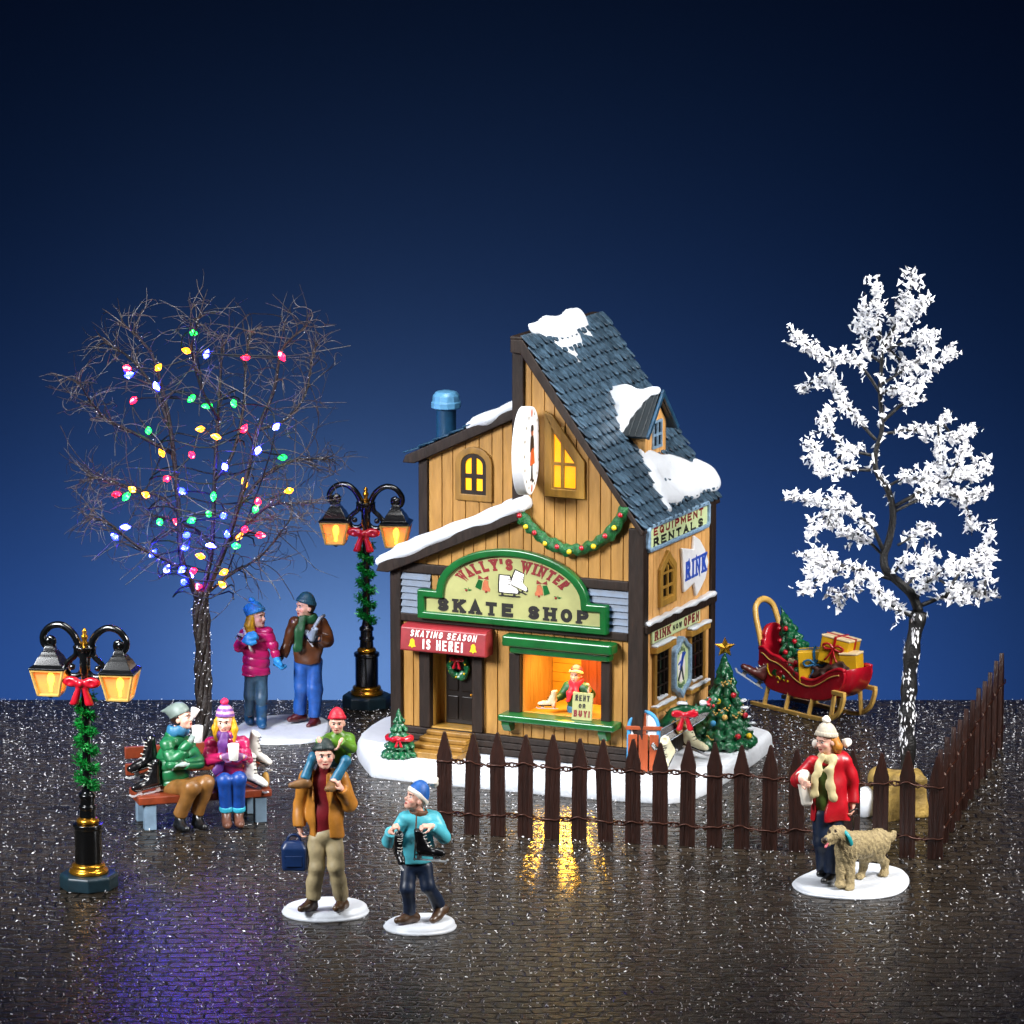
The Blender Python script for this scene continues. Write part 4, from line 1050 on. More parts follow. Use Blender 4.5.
b = S(); b.add(_bb(lambda p: np.hypot(np.hypot(p[:, 0], p[:, 1])-.135, (p[:, 2]-.225)*.8)-.026, (-.2, -.2, .18), (.2, .2, .29))); b.disp = lumps(.008, 40, 2); b.build('ribbon', ['crimson'], t1, .012)
bow(t1, (0, -.165, .235), .075)
t2 = thing('fir_tree', 'tall green fir tree with gold star and balls at the shop side', 'Christmas tree', ground(724, 746, .212))
fir(t2, 1.10, .34, 8, 8, .014)
deco(t2, 1.10, .35, [(-1.0, .62, 'crimson'), (-2.0, .55, 'yellow_paint'), (-1.1, .12, 'crimson'), (-.55, .1, 'yellow_paint'), (-2.3, .5, 'crimson'), (-2.1, .28, 'toy_blue'), (-.4, .35, 'crimson'), (-1.6, .36, 'gold_paint')], .035)
bead_chain(t2, 1.1, .345, -2.3, -.9, .12, .17); bead_chain(t2, 1.1, .345, -1.2, -.1, .38, .46, 18); bead_chain(t2, 1.1, .345, -2.2, -1.3, .42, .5, 14); bead_chain(t2, 1.1, .345, -1.9, -.9, .78, .82, 12)
mb = MB(); st = []
for k in range(10):
    a = PI/2+k*PI/5; q = .125 if k % 2 == 0 else .056; st.append((q*math.cos(a), q*math.sin(a)))
cc = Vector((0, 0, 1.15))
for s3 in (-1, 1):
    V = [Vector((x, 0, z))+cc for x, z in st]+[cc+Vector((0, -.035*s3, 0))]
    mb.add(V, [((i, (i+1) % 10, 10) if s3 > 0 else ((i+1) % 10, i, 10)) for i in range(10)])
mb.build('star', ['star_gold'], t2)
sn = S()
for k in range(16):
    a = -PI*.15-k*.06; 
for (a, t) in ((-.2, .3), (-.35, .42), (.0, .2), (-.3, .15), (-.1, .5), (-2.6, .55)):
    q = .36*(1-.8*t); c = (q*math.cos(a), q*math.sin(a), 1.1*(.07+.82*t)+.01)
    k = S(); k.add(ell(c, (.05, .04, .018))); k.disp = lumps(.008, 50, int(t*100)); k.build('snow_tuft', ['snow'], t2, .011)

# ------------------------------------------------------------------ toy sled, skis, swag, skates by the shop side
def skate(name, label, loc, rz, m, sc=1.0, tilt=0.0, group=None, pitch=0.0, cuffopen=True, blade='steel', lace=None):
    """ice skate, toe towards -y (rz turns it), heel at the origin"""
    o = thing(name, label, 'ice skate', loc, rz, group); o.rotation_euler = (pitch, tilt, rz)
    b = S(); s = sc
    b.add(cap((0, .0, .075*s), (0, -.14*s, .06*s), .042*s, .036*s), .02*s); b.add(cap((0, -.14*s, .058*s), (0, -.19*s, .055*s), .036*s, .03*s), .02*s)
    b.add(cap((0, .0, .08*s), (0, .015*s, .24*s), .042*s, .046*s), .02*s); b.add(cap((0, -.05*s, .09*s), (0, -.02*s, .15*s), .038*s, .036*s), .02*s)
    b.cut(halfspace((0, 0, .245*s), (0, -.2, 1)), .01*s)
    b.sub(ell((0, .012*s, .26*s), (.03*s, .03*s, .04*s)), .008*s)
    b.cut(halfspace((0, 0, .038*s), (0, 0, -1)), .006*s)
    bo = b.build('boot', [m], o, .009*max(s, .8))
    k = MB(); k.bx(-.035*s, .035*s, -.2*s, .042*s, .026*s, .04*s); k.build('sole', ['skate_black' if m != 'skate_black' else 'black_paint'], o, .006*s)
    k = MB(); k.prism([(-.07*s, .0), (.22*s, .0), (.25*s, .02*s), (.235*s, .03*s), (.215*s, .012*s), (-.07*s, .012*s)], (-.009*s, 0, -.018*s), -Y, Z, X, .018*s)
    for y_ in (.015, -.15): k.bx(-.007*s, .007*s, (y_-.02)*s, (y_+.02)*s, -.008*s, .028*s)
    k.build('blade', [blade], o)
    k = MB()
    for i in range(5):
        z = (.11+.028*i)*s; y_ = (-.085+.012*i if i < 2 else -.05+.004*i)*s; k.tube([(-.026*s, y_+.008*s, z), (0, y_-.012*s, z+.008*s), (.026*s, y_+.008*s, z)], .0036*s, 5)
    k.build('lace', [lace or ('skate_black' if m in ('cream', 'skate_white', 'skate_grey') else 'white_wire')], bo, smooth=True)
    return o
sl_ = thing('toy_sled', 'red slatted toy sled with blue and white hoop leaning at the shop corner', 'sled', ground(643, 772, .212)); sl_.rotation_euler = (R_(-7), 0, R_(-6))
for x_ in (-.12, 0, .12):
    mb = MB(); mb.prism([(-.052, .0), (.052, .0), (.052, .42), (-.052, .42)], (x_, -.02, 0), X, Z, Y, .025); mb.build('slat', ['brick_red_wood'], sl_, .008)
mb = MB(); mb.bx(-.20, .20, -.032, -.005, .47, .515); mb.build('crossbar', ['brick_red_wood'], sl_, .008)
mb = MB(); mb.bx(-.03, .03, -.026, -.004, .42, .66); mb.build('centre_bar', ['brick_red_wood'], sl_, .008)
mb = MB(); hp = [(-.165, .02)]+[(-.165, .42)]+[(.165*math.cos(PI-PI*i/12), .49+.185*math.sin(PI-PI*i/12)) for i in range(13)]+[(.165, .42), (.165, .02)]
mb.tube([(x, .008, z) for x, z in hp], .022, 8); mb.build('runner_hoop', ['toy_blue'], sl_, smooth=True)
mb = MB(); mb.prism([(-.15, .40)]+[(.15*math.cos(PI-PI*i/12), .49+.165*math.sin(PI-PI*i/12)) for i in range(13)]+[(.15, .40)], (0, .004, 0), X, Z, Y, .012); mb.build('snow_backing', ['white_paint'], sl_)
# skis
k0, k1 = at(652, 748, 46.55), at(709, 711, 47.1)
for i, (dy, dz, lab) in enumerate(((0, 0, 'dark ski leaning by the shop side, lower of the crossed pair'), (.06, .10, 'dark ski leaning by the shop side, upper of the crossed pair'))):
    a, b = k0+Vector((0.0, dy, dz)), k1+Vector((.0, dy, dz*.3-.01))
    o = thing('ski', lab, 'ski', a, 0, 'skis by the shop side')
    d_ = (b-a); u = d_.normalized(); nrm_ = Vector((.25, -1, .45)).normalized(); nrm_ = (nrm_-u*nrm_.dot(u)).normalized(); wv_ = u.cross(nrm_)
    Lk = d_.length
    mb = MB(); pts = [(0, -.035), (Lk-.1, -.035), (Lk-.03, -.02), (Lk, 0), (Lk-.03, .02), (Lk-.1, .035), (0, .035)]
    mb.prism(pts, (0, 0, 0), u, wv_, nrm_, .016); mb.build('ski_board', ['skate_black'], o, .004)
    mb = MB()
    for sgn in (-1, 1): mb.prism([(0.02, .0355*sgn), (Lk-.1, .0355*sgn), (Lk-.1, .041*sgn), (.02, .041*sgn)], nrm_*.002, u, wv_, nrm_, .012)
    mb.build('edge', ['skate_grey'], o)
    mb = MB(); mb.prism([(Lk*.42, -.03), (Lk*.58, -.03), (Lk*.58, .03), (Lk*.42, .03)], nrm_*.017, u, wv_, nrm_, .03); mb.build('binding', ['trim_wood'], o, .006)
sw = thing('holly_swag', 'holly swag with red bow above the skis at the shop side', 'swag', at(684, 713, 47.0))
sn = S(); rr = random.Random(4); sp_ = [(-.34, -.02, -.26), (-.24, -.02, -.14), (-.12, 0, .0), (0, .02, .05), (.13, .06, .0), (.26, .12, .03), (.34, .18, .12)]
for a, b in zip(sp_, sp_[1:]): sn.add(cap(a, b, .055), .03)
for i in range(40):
    k = rr.random()*(len(sp_)-1.001); j = int(k); f = k-j; c = Vector(sp_[j]).lerp(Vector(sp_[j+1]), f); d_ = Vector((rr.gauss(0, 1), rr.gauss(-.4, .8), rr.gauss(0, 1))).normalized()
    sn.add(cap(c+d_*.05, c+d_*.10, .02, .008), .008)
sn.build('greenery', ['fir'], sw, .011)
bow(sw, (0, -.24, .03), .15)
for i in range(9):
    k = rr.random()*(len(sp_)-1.001); j = int(k); c = Vector(sp_[j]).lerp(Vector(sp_[j+1]), k-j)
    mb = MB(); mb.ball(c+Vector((rr.uniform(-.03, .03), -.075, rr.uniform(-.04, .04))), .02, 10); mb.build('berry', ['crimson'], sw, smooth=True)
for c in (sp_[3], sp_[5]):
    k = S(); k.add(ell((c[0]-.02, c[1]-.03, c[2]+.065), (.06, .05, .025))); k.disp = lumps(.01, 40, 3); k.build('snow_tuft', ['snow'], sw, .011)
rm = thing('mitten_pair', 'red mittens hanging behind the toy sled', 'mittens', at(655, 735, 46.75))
for z, x_ in ((.12, -.01), (-.05, .03)):
    b = S(); b.add(ell((x_, 0, z), (.045, .03, .075))); b.add(cap((x_-.03, 0, z), (x_-.05, -.01, z+.04), .018), .02); b.build('mitten', ['crimson'], rm, .01)
skate('ice_skate', 'cream ice skate standing on its toe below the skis, nearest the toy sled', ground(673, 769, .212)+Vector((0, 0, .16)), R_(-35), 'cream', 1.25, .1, 'cream skates by the skis', R_(48))
skate('ice_skate', 'cream ice skate below the skis, nearest the big fir tree', ground(689, 756, .212)+Vector((0, 0, .10)), R_(48), 'cream', 1.25, -.25, 'cream skates by the skis', R_(8))

# ------------------------------------------------------------------ sleigh
sy = thing('sleigh', 'red and gold sleigh loaded with presents and a fir tree', 'sleigh', ground(768, 702), R_(-50)); sy.scale = (.93, 1, 1.06)
for sg, lab in ((-1, 0), (1, 1)):
    y_ = .26*sg
    mb = MB(); pts = spl([(-.02, y_, .028), (.5, y_, .028), (1.1, y_, .028), (1.42, y_, .05), (1.6, y_, .15), (1.68, y_, .30), (1.69, y_, .37)], 5)
    for k in range(len(pts)-1):
        pass
    prof = []
    V = []; F = []
    for i, p in enumerate(pts):
        t = (pts[min(i+1, len(pts)-1)]-pts[max(i-1, 0)]).normalized(); n_ = Vector((-t.z, 0, t.x))
        for a, b in ((-.024, -.024), (.024, -.024), (.024, .024), (-.024, .024)): V.append(p+Vector((0, a, 0))+n_*b)
    m = len(pts)
    F = [(i*4+k, i*4+(k+1) % 4, (i+1)*4+(k+1) % 4, (i+1)*4+k) for i in range(m-1) for k in range(4)]+[(3, 2, 1, 0), (m*4-4, m*4-3, m*4-2, m*4-1)]
    mb.add(V, F); 
    mb.box((1.60, y_, .375), (.22, .052, .05)); 
    ru = mb.build('runner', ['gold_paint'], sy, .006)
    for x_ in (.22, .62, 1.05, 1.45):
        mb = MB(); zt_ = .25 if x_ < 1.4 else .36; mb.tube([(x_, y_*.98, .05), (x_+.02, y_*.8, zt_)], .03, 6); mb.build('strut', ['gold_paint'], ru)
SP = [(.08, .66), (.16, .68), (.30, .62), (.45, .60), (.62, .54), (.78, .46), (.95, .42), (1.10, .43), (1.25, .49), (1.40, .57), (1.55, .62), (1.66, .62)]
SB = [(1.66, .62), (1.67, .56), (1.62, .44), (1.5, .33), (1.3, .25), (.9, .21), (.4, .22), (.22, .26), (.12, .36), (.07, .5)]
def sp2(pl, n=4): return [(p.x, p.y) for p in spl([(a, b, 0) for a, b in pl], n)]
out = sp2(SP)+sp2(SB)[1:-1]
for sg in (-1, 1):
    mb = MB(); mb.prism(out, (0, .22*sg-.02, 0), X, Z, Y, .04); bd_ = mb.build('side_panel', ['crimson'], sy, .012)
    mb = MB(); mb.tube([(x, .22*sg, z+.012) for x, z in sp2(SP)], .026, 8); mb.build('rim', ['crimson'], bd_, smooth=True)
    mb = MB(); mb.tube([(x, .22*sg+.024*sg, z-.05) for x, z in sp2(SP)[3:-3]], .008, 6); mb.build('gold_line', ['gold_paint'], bd_, smooth=True)
    if sg < 0:
        mb = MB(); mb.tube(spl([(.26, -.245, .52), (.27, -.245, .45), (.31, -.245, .40), (.35, -.245, .39)]), .009, 6); mb.tube(spl([(.42, -.245, .38), (.46, -.245, .40), (.5, -.245, .37), (.54, -.245, .40), (.58, -.245, .365)]), .009, 6); mb.ball((.64, -.245, .37), .014, 8); mb.ball((.46, -.245, .335), .011, 8); mb.build('scroll_emblem', ['yellow_paint'], bd_, smooth=True)
        mb = MB(); mb.prism([(0, 0), (.03, .03), (.08, .02), (.05, -.01), (.07, -.05), (.02, -.04), (-.02, -.03)], (.36, -.24, .45), X, Z, -Y, .008); mb.build('leaf_emblem', ['green_trim'], bd_)
low = sp2(SB)
V = []; F = []
for x, z in low:
    V += [(x-.02, -.20, z+.015), (x-.02, .20, z+.015)]
for i in range(len(low)-1): F.append((2*i, 2*i+1, 2*i+3, 2*i+2))
o = mesh_obj('floor', V, F, ['crimson'], sy); md = o.modifiers.new('s', 'SOLIDIFY'); md.thickness = .03
b = S(); b.add(rbox((.14, 0, .62), (.04, .21, .33), .035, ROTY(-.25))); b.cut(lambda p: np.hypot(p[:, 1]/.24, (p[:, 2]-.55)/.40)-1, .03); b.build('back_panel', ['crimson'], sy, .014)
mb = MB(); mb.tube(spl([(.10, -.17, .55), (.03, -.175, .80), (-.05, -.17, 1.0), (-.10, -.13, 1.13), (-.12, -.0, 1.19), (-.10, .13, 1.13), (-.05, .17, 1.0), (.03, .175, .80), (.10, .17, .55)]), .037, 10); mb.build('handle', ['gold_paint'], sy, smooth=True)
SM = Matrix.Translation(sy.location) @ Matrix.Rotation(R_(-50), 4, 'Z')
def sw_(x, y, z): return SM @ Vector((x, y, z))
t3 = thing('fir_tree', 'small fir tree with red balls leaning inside the sleigh', 'Christmas tree', sw_(.60, .02, .40), R_(-50)); t3.rotation_euler = (0, R_(-27), R_(-50))
fir(t3, .92, .27, 12, 7, .013)
deco(t3, .92, .28, [(-1.9, .1, 'crimson'), (-.9, .15, 'crimson'), (-2.6, .3, 'crimson'), (-1.4, .38, 'crimson'), (-.6, .5, 'crimson'), (-2.0, .6, 'crimson'), (-1.0, .75, 'crimson'), (-2.4, .8, 'crimson')], .032)
def gift(label, loc, rot, sz, m, rib, lid=None):
    o = thing('gift_box', label, 'present', loc); o.rotation_euler = rot
    x, y, z = sz
    mb = MB(); mb.bx(-x/2, x/2, -y/2, y/2, 0, z); bx_ = mb.build('box', [m], o, .014)
    if lid: mb = MB(); mb.bx(-x/2-.005, x/2+.005, -y/2-.005, y/2+.005, z-.02, z+.012); mb.build('lid', [lid], o, .012)
    if rib:
        z2 = z+(.012 if lid else 0); w = .016
        for k in (0, 1):
            mb = MB()
            if k: mb.bx(-w, w, -y/2-.012, y/2+.012, -.002, z2+.01)
            else: mb.bx(-x/2-.012, x/2+.012, -w, w, -.001, z2+.008)
            mb.build('ribbon', [rib], o, .005)
        mb = MB()
        for s1 in (-1, 1):
            mb.tube(spl([(0, -y/2-.02, z*.62), (s1*.06, -y/2-.035, z*.75), (s1*.13, -y/2-.03, z*.68), (s1*.10, -y/2-.02, z*.55), (0, -y/2-.02, z*.6)]), .014, 6); mb.tube(spl([(0, -y/2-.02, z*.6), (s1*.03, -y/2-.025, z*.35), (s1*.08, -y/2-.02, z*.12)]), .012, 6)
        mb.build('bow', [rib], o, smooth=True)
    return o
P('gift_gold', '#d2a21a', rough=.4, var=.12, scale=5); P('gift_cream', '#dfc9a0', rough=.4, var=.1); P('ribbon_blue', '#23608a', rough=.35)
gift('yellow present with blue ribbon in the middle of the sleigh', sw_(.86, -.02, .42), (0, R_(-4), R_(-8)), (.40, .27, .38), 'gift_gold', 'ribbon_blue')
gift('yellow present with red ribbon and white top, highest in the sleigh', sw_(1.12, .06, .66), (R_(-6), R_(8), R_(-30)), (.37, .34, .32), 'gift_gold', 'red_paint', 'gift_cream')
gift('small plain yellow present at the front end of the sleigh', sw_(1.38, .06, .60), (0, R_(-4), R_(-30)), (.23, .2, .23), 'gift_gold', None, 'gift_cream')
gift('small cream present with red ribbon beside the fir tree in the sleigh', sw_(.56, -.1, .48), (0, R_(20), R_(-20)), (.22, .16, .16), 'gift_cream', 'red_paint')
P('fur', '#3c211a', rough=.6, var=.4, scale=30)
fu = thing('fur_blanket', 'dark brown fur blanket bundle against the sleigh front', 'blanket', sw_(1.14, -.08, .54), R_(-50))
b = S(); b.add(cap((-.17, 0, -.02), (.2, .02, .08), .11), .02); b.disp = lumps(.022, 60, 6); b.build('fur', ['fur'], fu, .012)
skate('ice_skate', 'brown ice skate hanging behind the sleigh back', sw_(.13, -.31, .30), R_(-80), 'skate_brown', 1.35, 0, None, R_(-35))

# ------------------------------------------------------------------ rock and snow at the snowy tree
rk = thing('rock', 'tan rock at the foot of the snowy tree', 'rock', ground(901, 815))
b = S(); b.add(rbox((0, 0, .2), (.27, .22, .27), .07, ROTZ(.3))); b.sub(ell((-.3, -.25, .5), (.2, .2, .2)), .04); b.disp = lumps(.05, 12, 2); b.cut(halfspace((0, 0, 0), (0, 0, -1))); b.build('stone', ['rock'], rk, .016)
sm_ = thing('snow_mound', 'small white snow mound left of the tan rock', 'snow mound', ground(866, 816))
b = S(); b.add(ell((0, .1, .08), (.14, .18, .22))); b.cut(halfspace((0, 0, 0), (0, 0, -1))); b.disp = lumps(.02, 9, 2); b.build('mound', ['snow'], sm_, .014)
# ------------------------------------------------------------------ bare tree with coloured lights
T1Y = 48.8; tb = ground(202, 741)
tr = thing('bare_tree', 'bare dark wire tree with curling twigs behind the bench', 'tree', (tb.x, T1Y, 0))
T0 = Vector((tb.x, T1Y, 0))
def tp(px, py, dy=0): return at(px, py, T1Y+dy)-T0
def zc(cx, cy, dy=0): return tp(40+.3125*cx, 260+.3125*cy, dy)
rt = random.Random(21)
mb = MB(); tk1 = spl([Vector((0, 0, -.02)), tp(204, 715), tp(203, 680), tp(203, 650), tp(201, 615), tp(201, 590)], 6); nt1 = len(tk1)
for k in range(7):
    pp = []
    for i, p in enumerate(tk1):
        a = k*2*PI/7+i*.16; rr_ = .062+.012*math.sin(i*.9+k*2)+(.03*(1-i/6) if i < 6 else 0); pp.append(p+Vector((rr_*math.cos(a), rr_*math.sin(a), 0)))
    mb.tube(pp, [.034+.006*math.sin(i*1.3+k) for i in range(nt1)], 8)
mb.tube(tk1, .06, 8)
mb.build('trunk', ['bark'], tr, smooth=True)
lv, lf = [], []
rs = random.Random(77)
def speck(c, s):
    d = Vector((rs.gauss(0, 1), rs.gauss(0, 1), rs.gauss(0, 1))).normalized(); e = d.orthogonal().normalized(); f = d.cross(e); n = len(lv)
    lv.extend([c-e*s, c+f*s*.6, c+e*s, c-f*s*.6]); lf.append((n, n+1, n+2, n+3))
for i in range(150):
    p = rs.choice(tk1); a = rs.uniform(PI, 2*PI); speck(p+Vector((.105*math.cos(a), .105*math.sin(a), rs.uniform(-.05, .05))), rs.uniform(.006, .014))
BR = [([(200, 605), (190, 580), (181, 555), (178, 500), (172, 440), (165, 400), (152, 355), (132, 332)], .055, -.1),
      ([(202, 605), (207, 575), (212, 545), (215, 470), (219, 400), (222, 348)], .05, .15),
      ([(202, 605), (215, 572), (226, 545), (243, 490), (258, 430), (274, 390), (282, 350), (306, 326)], .052, -.3),
      ([(200, 605), (188, 575), (166, 560), (136, 545), (110, 524), (94, 518)], .04, -.5),
      ([(178, 512), (160, 497), (132, 488), (108, 480), (92, 478)], .028, .4),
      ([(175, 455), (140, 436), (108, 420), (92, 403), (80, 384)], .03, -.5),
      ([(238, 508), (262, 478), (290, 462), (322, 458)], .03, .3),
      ([(226, 545), (248, 523), (272, 505), (306, 503)], .03, -.6),
      ([(212, 545), (196, 530), (170, 520), (150, 515)], .024, .6),
      ([(215, 480), (232, 455), (243, 410), (246, 360), (250, 335)], .026, .7),
      ([(170, 430), (156, 392), (132, 360), (110, 345)], .024, .6), ([(219, 420), (202, 390), (192, 350), (198, 320)], .022, -.7),
      ([(258, 430), (285, 420), (305, 395), (312, 360)], .022, .5), ([(205, 595), (230, 575), (262, 555), (290, 520)], .022, .2)]
paths = []
for pts, r0, dep in BR:
    P3 = []
    n = len(pts)
    for i, (x, y) in enumerate(pts): P3.append(tp(x, y, dep*i/(n-1)*1.2))
    P3 = spl(P3, 5); paths.append(P3)
    mb = MB(); mb.tube(P3, [r0*.62*(1-.8*i/(len(P3)-1))+.006 for i in range(len(P3))], 8); mb.build('branch', ['bark'], tr, smooth=True)
tw = MB(); ctr = tp(200, 440); ntw = 0
def twig(p, d, L, r, depth):
    global ntw
    n = 6; pts = [p]; q = p.copy(); curl = Vector((rt.gauss(0, 1), rt.gauss(0, 1), rt.gauss(0, 1)))*1.15
    for i in range(n):
        d = (d+curl*(.16+.10*i)+Vector((rt.gauss(0, .07), rt.gauss(0, .07), rt.gauss(0, .07)))).normalized(); q = q+d*(L/n); pts.append(q.copy())
    tw.tube(pts, [r*(1-.55*i/n) for i in range(n+1)], 4, cap=False); ntw += 1
    if depth:
        for k in range(rt.choice((1, 2, 2, 3))):
            j = rt.randint(2, n-1); dd = (d+Vector((rt.gauss(0, .6), rt.gauss(0, .6), rt.gauss(0, .6)))).normalized(); twig(pts[j], dd, L*rt.uniform(.4, .75), r*.7, depth-1)
for bi, P3 in enumerate(paths):
    m = len(P3); k = 30 if bi < 8 else 22
    for i in range(k):
        j = int(m*(.28+.72*(i+rt.random())/k)); j = min(j, m-2); p = P3[j]
        out_ = (p-ctr); out_.y += rt.gauss(0, .6); out_ = out_.normalized(); tdir = (P3[j+1]-P3[j]).normalized()
        d_ = (out_*.7+tdir*.6+Vector((rt.gauss(0, .55), rt.gauss(0, .55), rt.gauss(.1, .5)))).normalized()
        twig(p, d_, rt.uniform(.2, .66), .0056, 1)
    for i in range(6): twig(P3[-1], ((P3[-1]-P3[-4]).normalized()+Vector((rt.gauss(0, .4), rt.gauss(0, .4), rt.gauss(0, .4)))).normalized(), rt.uniform(.25, .5), .0062, 1)
for i in range(80):
    P3 = rt.choice(paths); p = P3[rt.randint(len(P3)//3, len(P3)-2)]; d_ = Vector((rt.gauss(0, 1), rt.gauss(0, .7), rt.gauss(.35, .6))).normalized()
    n = 9; q = p.copy(); pp = [p]; curl = Vector((rt.gauss(0, 1), rt.gauss(0, 1), rt.gauss(0, 1)))*.28; L9 = rt.uniform(.7, 1.3)
    for k in range(n):
        d_ = (d_+curl+Vector((rt.gauss(0, .08), rt.gauss(0, .08), rt.gauss(0, .08)))).normalized(); q = q+d_*(L9/n); pp.append(q.copy())
    if abs(pp[-1].x) < 1.85 and pp[-1].z < 5.3: tw.tube(spl(pp, 2), .0045, 4, cap=False)
tw.build('twigs', ['twig'], tr, smooth=True)
for P3 in paths:
    for i in range(26):
        p = rs.choice(P3); speck(p+Vector((rs.gauss(0, .02), rs.gauss(-.02, .02), rs.gauss(0, .02))), rs.uniform(.005, .010))
o = mesh_obj('frost_specks', lv, lf, ['snow_leaf'], tr, None, False); o['kind'] = 'stuff'
# string of lights
sl1 = thing('string_lights', 'string of coloured light bulbs wound through the bare tree', 'string lights', T0)
LT = {'R': '#ff2038', 'G': '#18e060', 'B': '#2a4cff', 'Y': '#ffb31a', 'W': '#8ea0ff'}
for k, c in LT.items():
    P('light_'+k, c, rough=.2, emit=c, estr=1, var=.02); m = M['light_'+k]; nt = m.node_tree; b = nt.nodes['Principled BSDF']
    col, st = {'R': ((1, .003, .02), 14), 'G': ((.004, 1, .04), 8), 'B': ((.003, .005, 1), 110), 'Y': ((1, .28, .003), 8), 'W': ((.012, .014, 1), 85)}[k]
    nz = nt.nodes.new('ShaderNodeTexNoise'); nz.inputs['Scale'].default_value = 22; tc = nt.nodes.new('ShaderNodeTexCoord'); nt.links.new(tc.outputs['Object'], nz.inputs['Vector'])
    rp = nt.nodes.new('ShaderNodeValToRGB'); rp.color_ramp.elements[0].position = .56; rp.color_ramp.elements[1].position = .74
    rp.color_ramp.elements[0].color = (*col, 1); rp.color_ramp.elements[1].color = (*[.25+.75*x for x in col], 1)
    nt.links.new(nz.outputs['Fac'], rp.inputs['Fac']); nt.links.new(rp.outputs['Color'], b.inputs['Emission Color']); b.inputs['Emission Strength'].default_value = st
BU = """490,233,G 470,291,Y 532,303,W 378,345,Y 277,345,R 283,368,B 372,403,B 300,448,R 486,442,G 537,466,G 620,458,G 660,312,R 775,310,R 347,547,G 515,541,Y 565,566,Y 652,542,R 755,535,W 698,608,W 390,618,Y 485,623,R 592,663,W 778,632,G 405,700,R 655,715,Y 455,740,B 340,752,Y 297,735,Y 275,758,G 243,750,R 798,738,Y 698,775,R 690,797,G 555,755,G 540,812,G 587,818,B 487,833,G 440,840,R 383,838,G 275,855,W 240,887,B 655,862,R 637,885,Y 703,880,R 625,915,G 465,920,B 515,948,Y 490,995,R 590,998,Y 455,990,B 405,990,B 545,915,W 460,1030,B 585,1040,Y 505,1045,R 600,880,B 470,880,B 360,940,B 480,1010,B"""
pts = []
for i, b in enumerate(BU.split()):
    x, y, c = b.split(','); p = zc(float(x), float(y), rt.choice((-1, 1))*rt.uniform(.05, .38)-.25); pts.append(p)
    a = Vector((rt.gauss(0, 1), rt.gauss(0, .5), rt.gauss(0, .7))).normalized(); Rm = a.to_track_quat('Z', 'Y').to_matrix()
    mb = MB(); L_ = rt.uniform(.055, .075); mb.lathe([(.004, -L_), (.02, -L_*.7), (.035, -.012), (.035, .012), (.018, L_*.5), (.012, L_*.7)], 10, p, rot=Rm); mb.build('bulb', ['light_'+c], sl1, smooth=True)
order = []; left = list(range(len(pts))); cur = min(left, key=lambda i: pts[i].z)
while left:
    left.remove(cur); order.append(cur)
    if left: cur = min(left, key=lambda i: (pts[i]-pts[cur]).length+abs(pts[i].z-pts[cur].z)*1.2)
wp = []
for i in order:
    wp.append(pts[i]); 
mb = MB(); mb.tube(spl(wp, 5), .009, 5); mb.build('cord', ['cord'], sl1, smooth=True)
mb = MB()
for zc_, r_ in ((1.72, .35), (1.95, .5), (2.35, .6), (2.75, .62), (3.1, .6), (3.5, .5), (4.0, .45)):
    mb.tube([Vector((r_*math.cos(a*.314)+.05, r_*math.sin(a*.314), zc_+.05*math.sin(a*1.1)+.008*a)) for a in range(21)], .009, 5)
o = mb.build('cord_loops', ['cord'], sl1, smooth=True)
# ------------------------------------------------------------------ snowy tree
T2 = ground(901, 811); T2Y = T2.y
ts = thing('snowy_tree', 'black trunked tree with white snowy foliage behind the picket fence', 'tree', T2)
def sp3(px, py, dy=0): return at(px, py, T2Y+dy)-T2
mb = MB(); tk = spl([Vector((.05, 0, .2)), sp3(908, 750), sp3(907, 720), sp3(909, 690), sp3(912, 650), sp3(919, 612)], 4)
mb.tube(tk, [.085+.012*math.sin(i*1.7) for i in range(len(tk))], 10); mb.build('trunk', ['bark_black'], ts, smooth=True)
rk2 = random.Random(3); lv, lf = [], []
for i in range(420):
    k = rk2.randint(1, len(tk)-2); a = rk2.uniform(-3.3, .2); r_ = .088+.012*math.sin(k*1.7); c = tk[k].lerp(tk[k+1], rk2.random())+Vector((r_*math.cos(a), r_*math.sin(a), 0))
    if math.sin(c.z*9+a*2.5)+rk2.gauss(0, .7) < .2: continue
    t_ = Vector((-math.sin(a), math.cos(a), 0)); u_ = Vector((rk2.gauss(0, .25), 0, 1)).normalized(); w_ = rk2.uniform(.006, .016); l_ = rk2.uniform(.012, .045); n = len(lv); o_ = Vector((math.cos(a), math.sin(a), 0))*.006
    lv.extend([c-t_*w_, c-u_*l_+o_, c+t_*w_, c+u_*l_+o_]); lf.append((n, n+1, n+2, n+3))
o = mesh_obj('frost_specks', lv, lf, ['snow_leaf'], ts, None, False); o['kind'] = 'stuff'
LB_EXTRA = [([(882, 384), (898, 374), (914, 364), (928, 352)], .012, .15), ([(881, 348), (895, 326), (910, 313), (924, 302)], .011, -.15), ([(880, 342), (868, 320), (866, 306)], .010, .1), ([(880, 395), (893, 388), (905, 392)], .010, -.2)]
